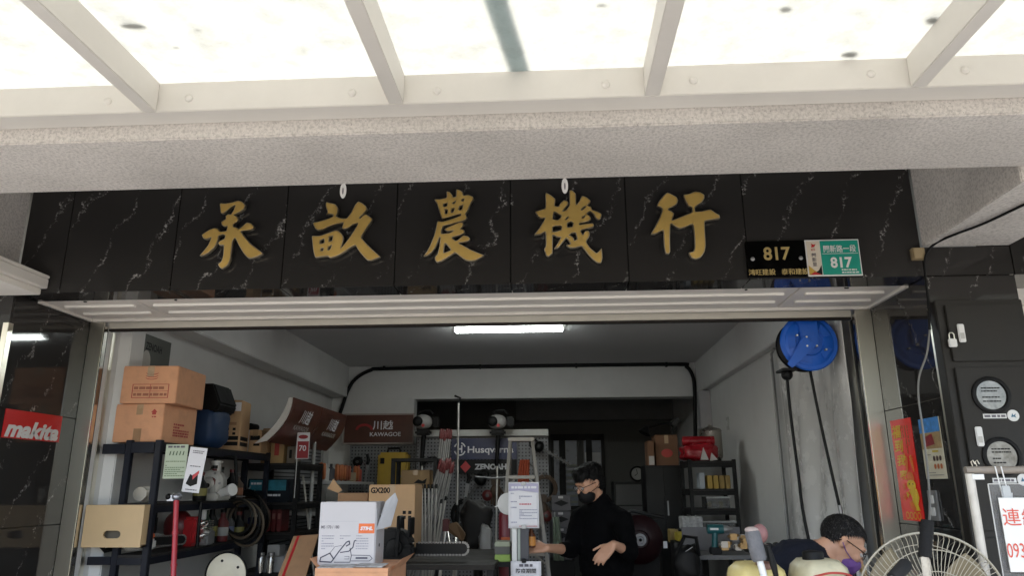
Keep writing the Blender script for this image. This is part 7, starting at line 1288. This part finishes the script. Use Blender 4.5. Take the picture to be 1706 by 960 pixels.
hang_tool(903, 828, 9.15, 'glove', DK[1], 'brown work glove hung right of the notice sheet', 1.3)
hang_tool(910, 860, 9.15, 'head', DK[3], 'dark red trimmer head hung at the pegboard right edge', 1.1)
hang_tool(720, 760, 9.2, 'belt', DK[0], 'black belts hung under the leftmost brushcutter', 1.2)
hang_tool(775, 830, 9.2, 'belt', DK[0], 'black belts hung low behind the plastic bundle', 1.4)
hang_tool(612, 775, 9.46, 'saw', DK[0], 'small dark saw hung left of the yellow case', 1.0, 5)
hang_tool(596, 770, 9.46, 'head', DK[0], 'black trimmer head hung at the left of the grey pegboard', 1.0)
hang_tool(690, 790, 9.46, 'belt', DK[1], 'brown belts hung right of the yellow case', 1.0)
# black tap-shaped desk lamp on the dim cartons, switch on the right wall
q = A(1092, 712, 8.5); t = Thing('arm_lamp', 'black jointed lamp above the dim brown cartons', 'lamp', (q.x, 8.6, q.z-.1)); t.part('arm', MB().tube([(q.x+.25, 8.74, q.z+.06), (q.x+.1, 8.6, q.z+.05), (q.x, 8.55, q.z+.02), (q.x-.1, 8.5, q.z)], .014, 8), DK[0], smooth=True); t.part('shade', MB().lathe((q.x-.09, 8.5, q.z+.01), (-.5, -.2, -1), [(.02, 0), (.03, .02), (.07, .09)], 18), DK[0], smooth=True); t.part('counterweight', MB().cyl((q.x+.22, 8.72, q.z+.03), (q.x+.3, 8.74, q.z+.1), .035, n=14), DK[2], smooth=True); t.part('clamp', MB().box(q.x+.23, q.x+.27, 8.72, 8.76, zc2+.0, q.z+.06), DK[0])
p = AX(1213, 706, WR-.002); t = Thing('wall_switch', 'small pale switch high on the right wall', 'switch', (WR-.01, p.y, p.z-.06)); t.part('plate', MB().box(WR-.012, WR-.001, p.y-.05, p.y+.05, p.z-.07, p.z+.07), pm('switch_pale', (.5, .5, .48), .5), bevel=.003); t.part('rocker', MB().box(WR-.018, WR-.0125, p.y-.02, p.y+.02, p.z-.03, p.z+.03), WHITEP, bevel=.002)
# bottles and tins on the left racks
rd = random.Random(21); NAMES = ('black oil bottle', 'grey oil can', 'dull red oil bottle', 'dark green bottle', 'brown grease tin')
for k in range(10):
    if k < 5: x_, y_, zz_, wh = -2.58+.02*(k % 2), 5.42+.16*k, z2+.001, 'second shelf of the left rack'
    else: x_, y_, zz_, wh = -2.60+.02*(k % 2), 5.55+.15*(k-5), z3+.001, 'third shelf of the left rack'
    j = (0, 2, 1, 0, 4, 3, 0, 2, 1, 0)[k]; h = rd.uniform(.16, .26)
    t = Thing('oil_bottle', '%s, %s along the %s' % (NAMES[j], ('nearest', 'second', 'third', 'fourth', 'farthest')[k % 5], wh), 'bottle', (x_, y_, zz_), group='bottles along the left rack')
    t.part('bottle', MB().lathe((x_, y_, zz_), (0, 0, 1), [(.045, 0), (.048, .01), (.048, h*.65), (.02, h*.85), (.018, h)], 14), (DK[0], DK[2], DK[3], DK[4], DK[1])[j], smooth=True); t.part('cap', MB().cyl((x_, y_, zz_+h+.001), (x_, y_, zz_+h+.025), .021, n=12), (DK[3], DK[0], DK[0], WHITEP, DK[2])[j], smooth=True); t.part('label', MB().lathe((x_, y_, zz_+h*.2), (0, 0, 1), [(.0488, 0), (.0488, h*.3)], 14), pm('bottle_label%d' % j, ((.2, .18, .05), (.1, .12, .2), (.3, .3, .28), (.2, .2, .1), (.25, .1, .05))[j], .5), smooth=True)
# hanging hoses between the racks
for k, (px, Y_, rr, cc, lb) in enumerate(((410, 6.4, .16, DK[0], 'black hose coil hanging between the two racks'), (418, 6.45, .13, DK[1], 'brown hose coil hanging between the two racks'))):
    q = A(px, 850, Y_); t = Thing('hose_coil', lb, 'coil', (q.x, Y_, q.z-.2), group='hose coils between the racks')
    for j in range(4): t.part('turn', MB().ring((q.x+.008*j, Y_+.015*j, q.z-.02*j), (.35, 1, .08*j), rr+.008*j, .010, 30, 6), cc, smooth=True)
    t.part('hook', MB().tube([(q.x, Y_, q.z+rr), (q.x-.02, Y_+.1, q.z+rr+.03)], .006, 6), GREYM)
# pale green plastic sheet hanging by the man
q0, q1 = A(919, 862, 7.55), A(938, 935, 7.55)
def pg(u, v): return Vector((q0.x+(q1.x-q0.x)*(u*(.6+.4*(1-v))+.1), 7.55+.015*math.sin(u*12+v*3), q1.z+(q0.z-q1.z)*v))
t = Thing('plastic_bag', 'pale green translucent bag hanging by the reaching arm', 'bag', (q0.x, 7.55, q1.z)); t.part('film', MB().grid(pg, 16, 10), pm('green_film', (.22, .27, .2), .35, alpha=.8), smooth='all', thick=.001); t.part('tie', MB().cyl((q0.x+.03, 7.55, q0.z), (q0.x+.03, 7.598, q0.z+.04), .008, n=8), GREYM)
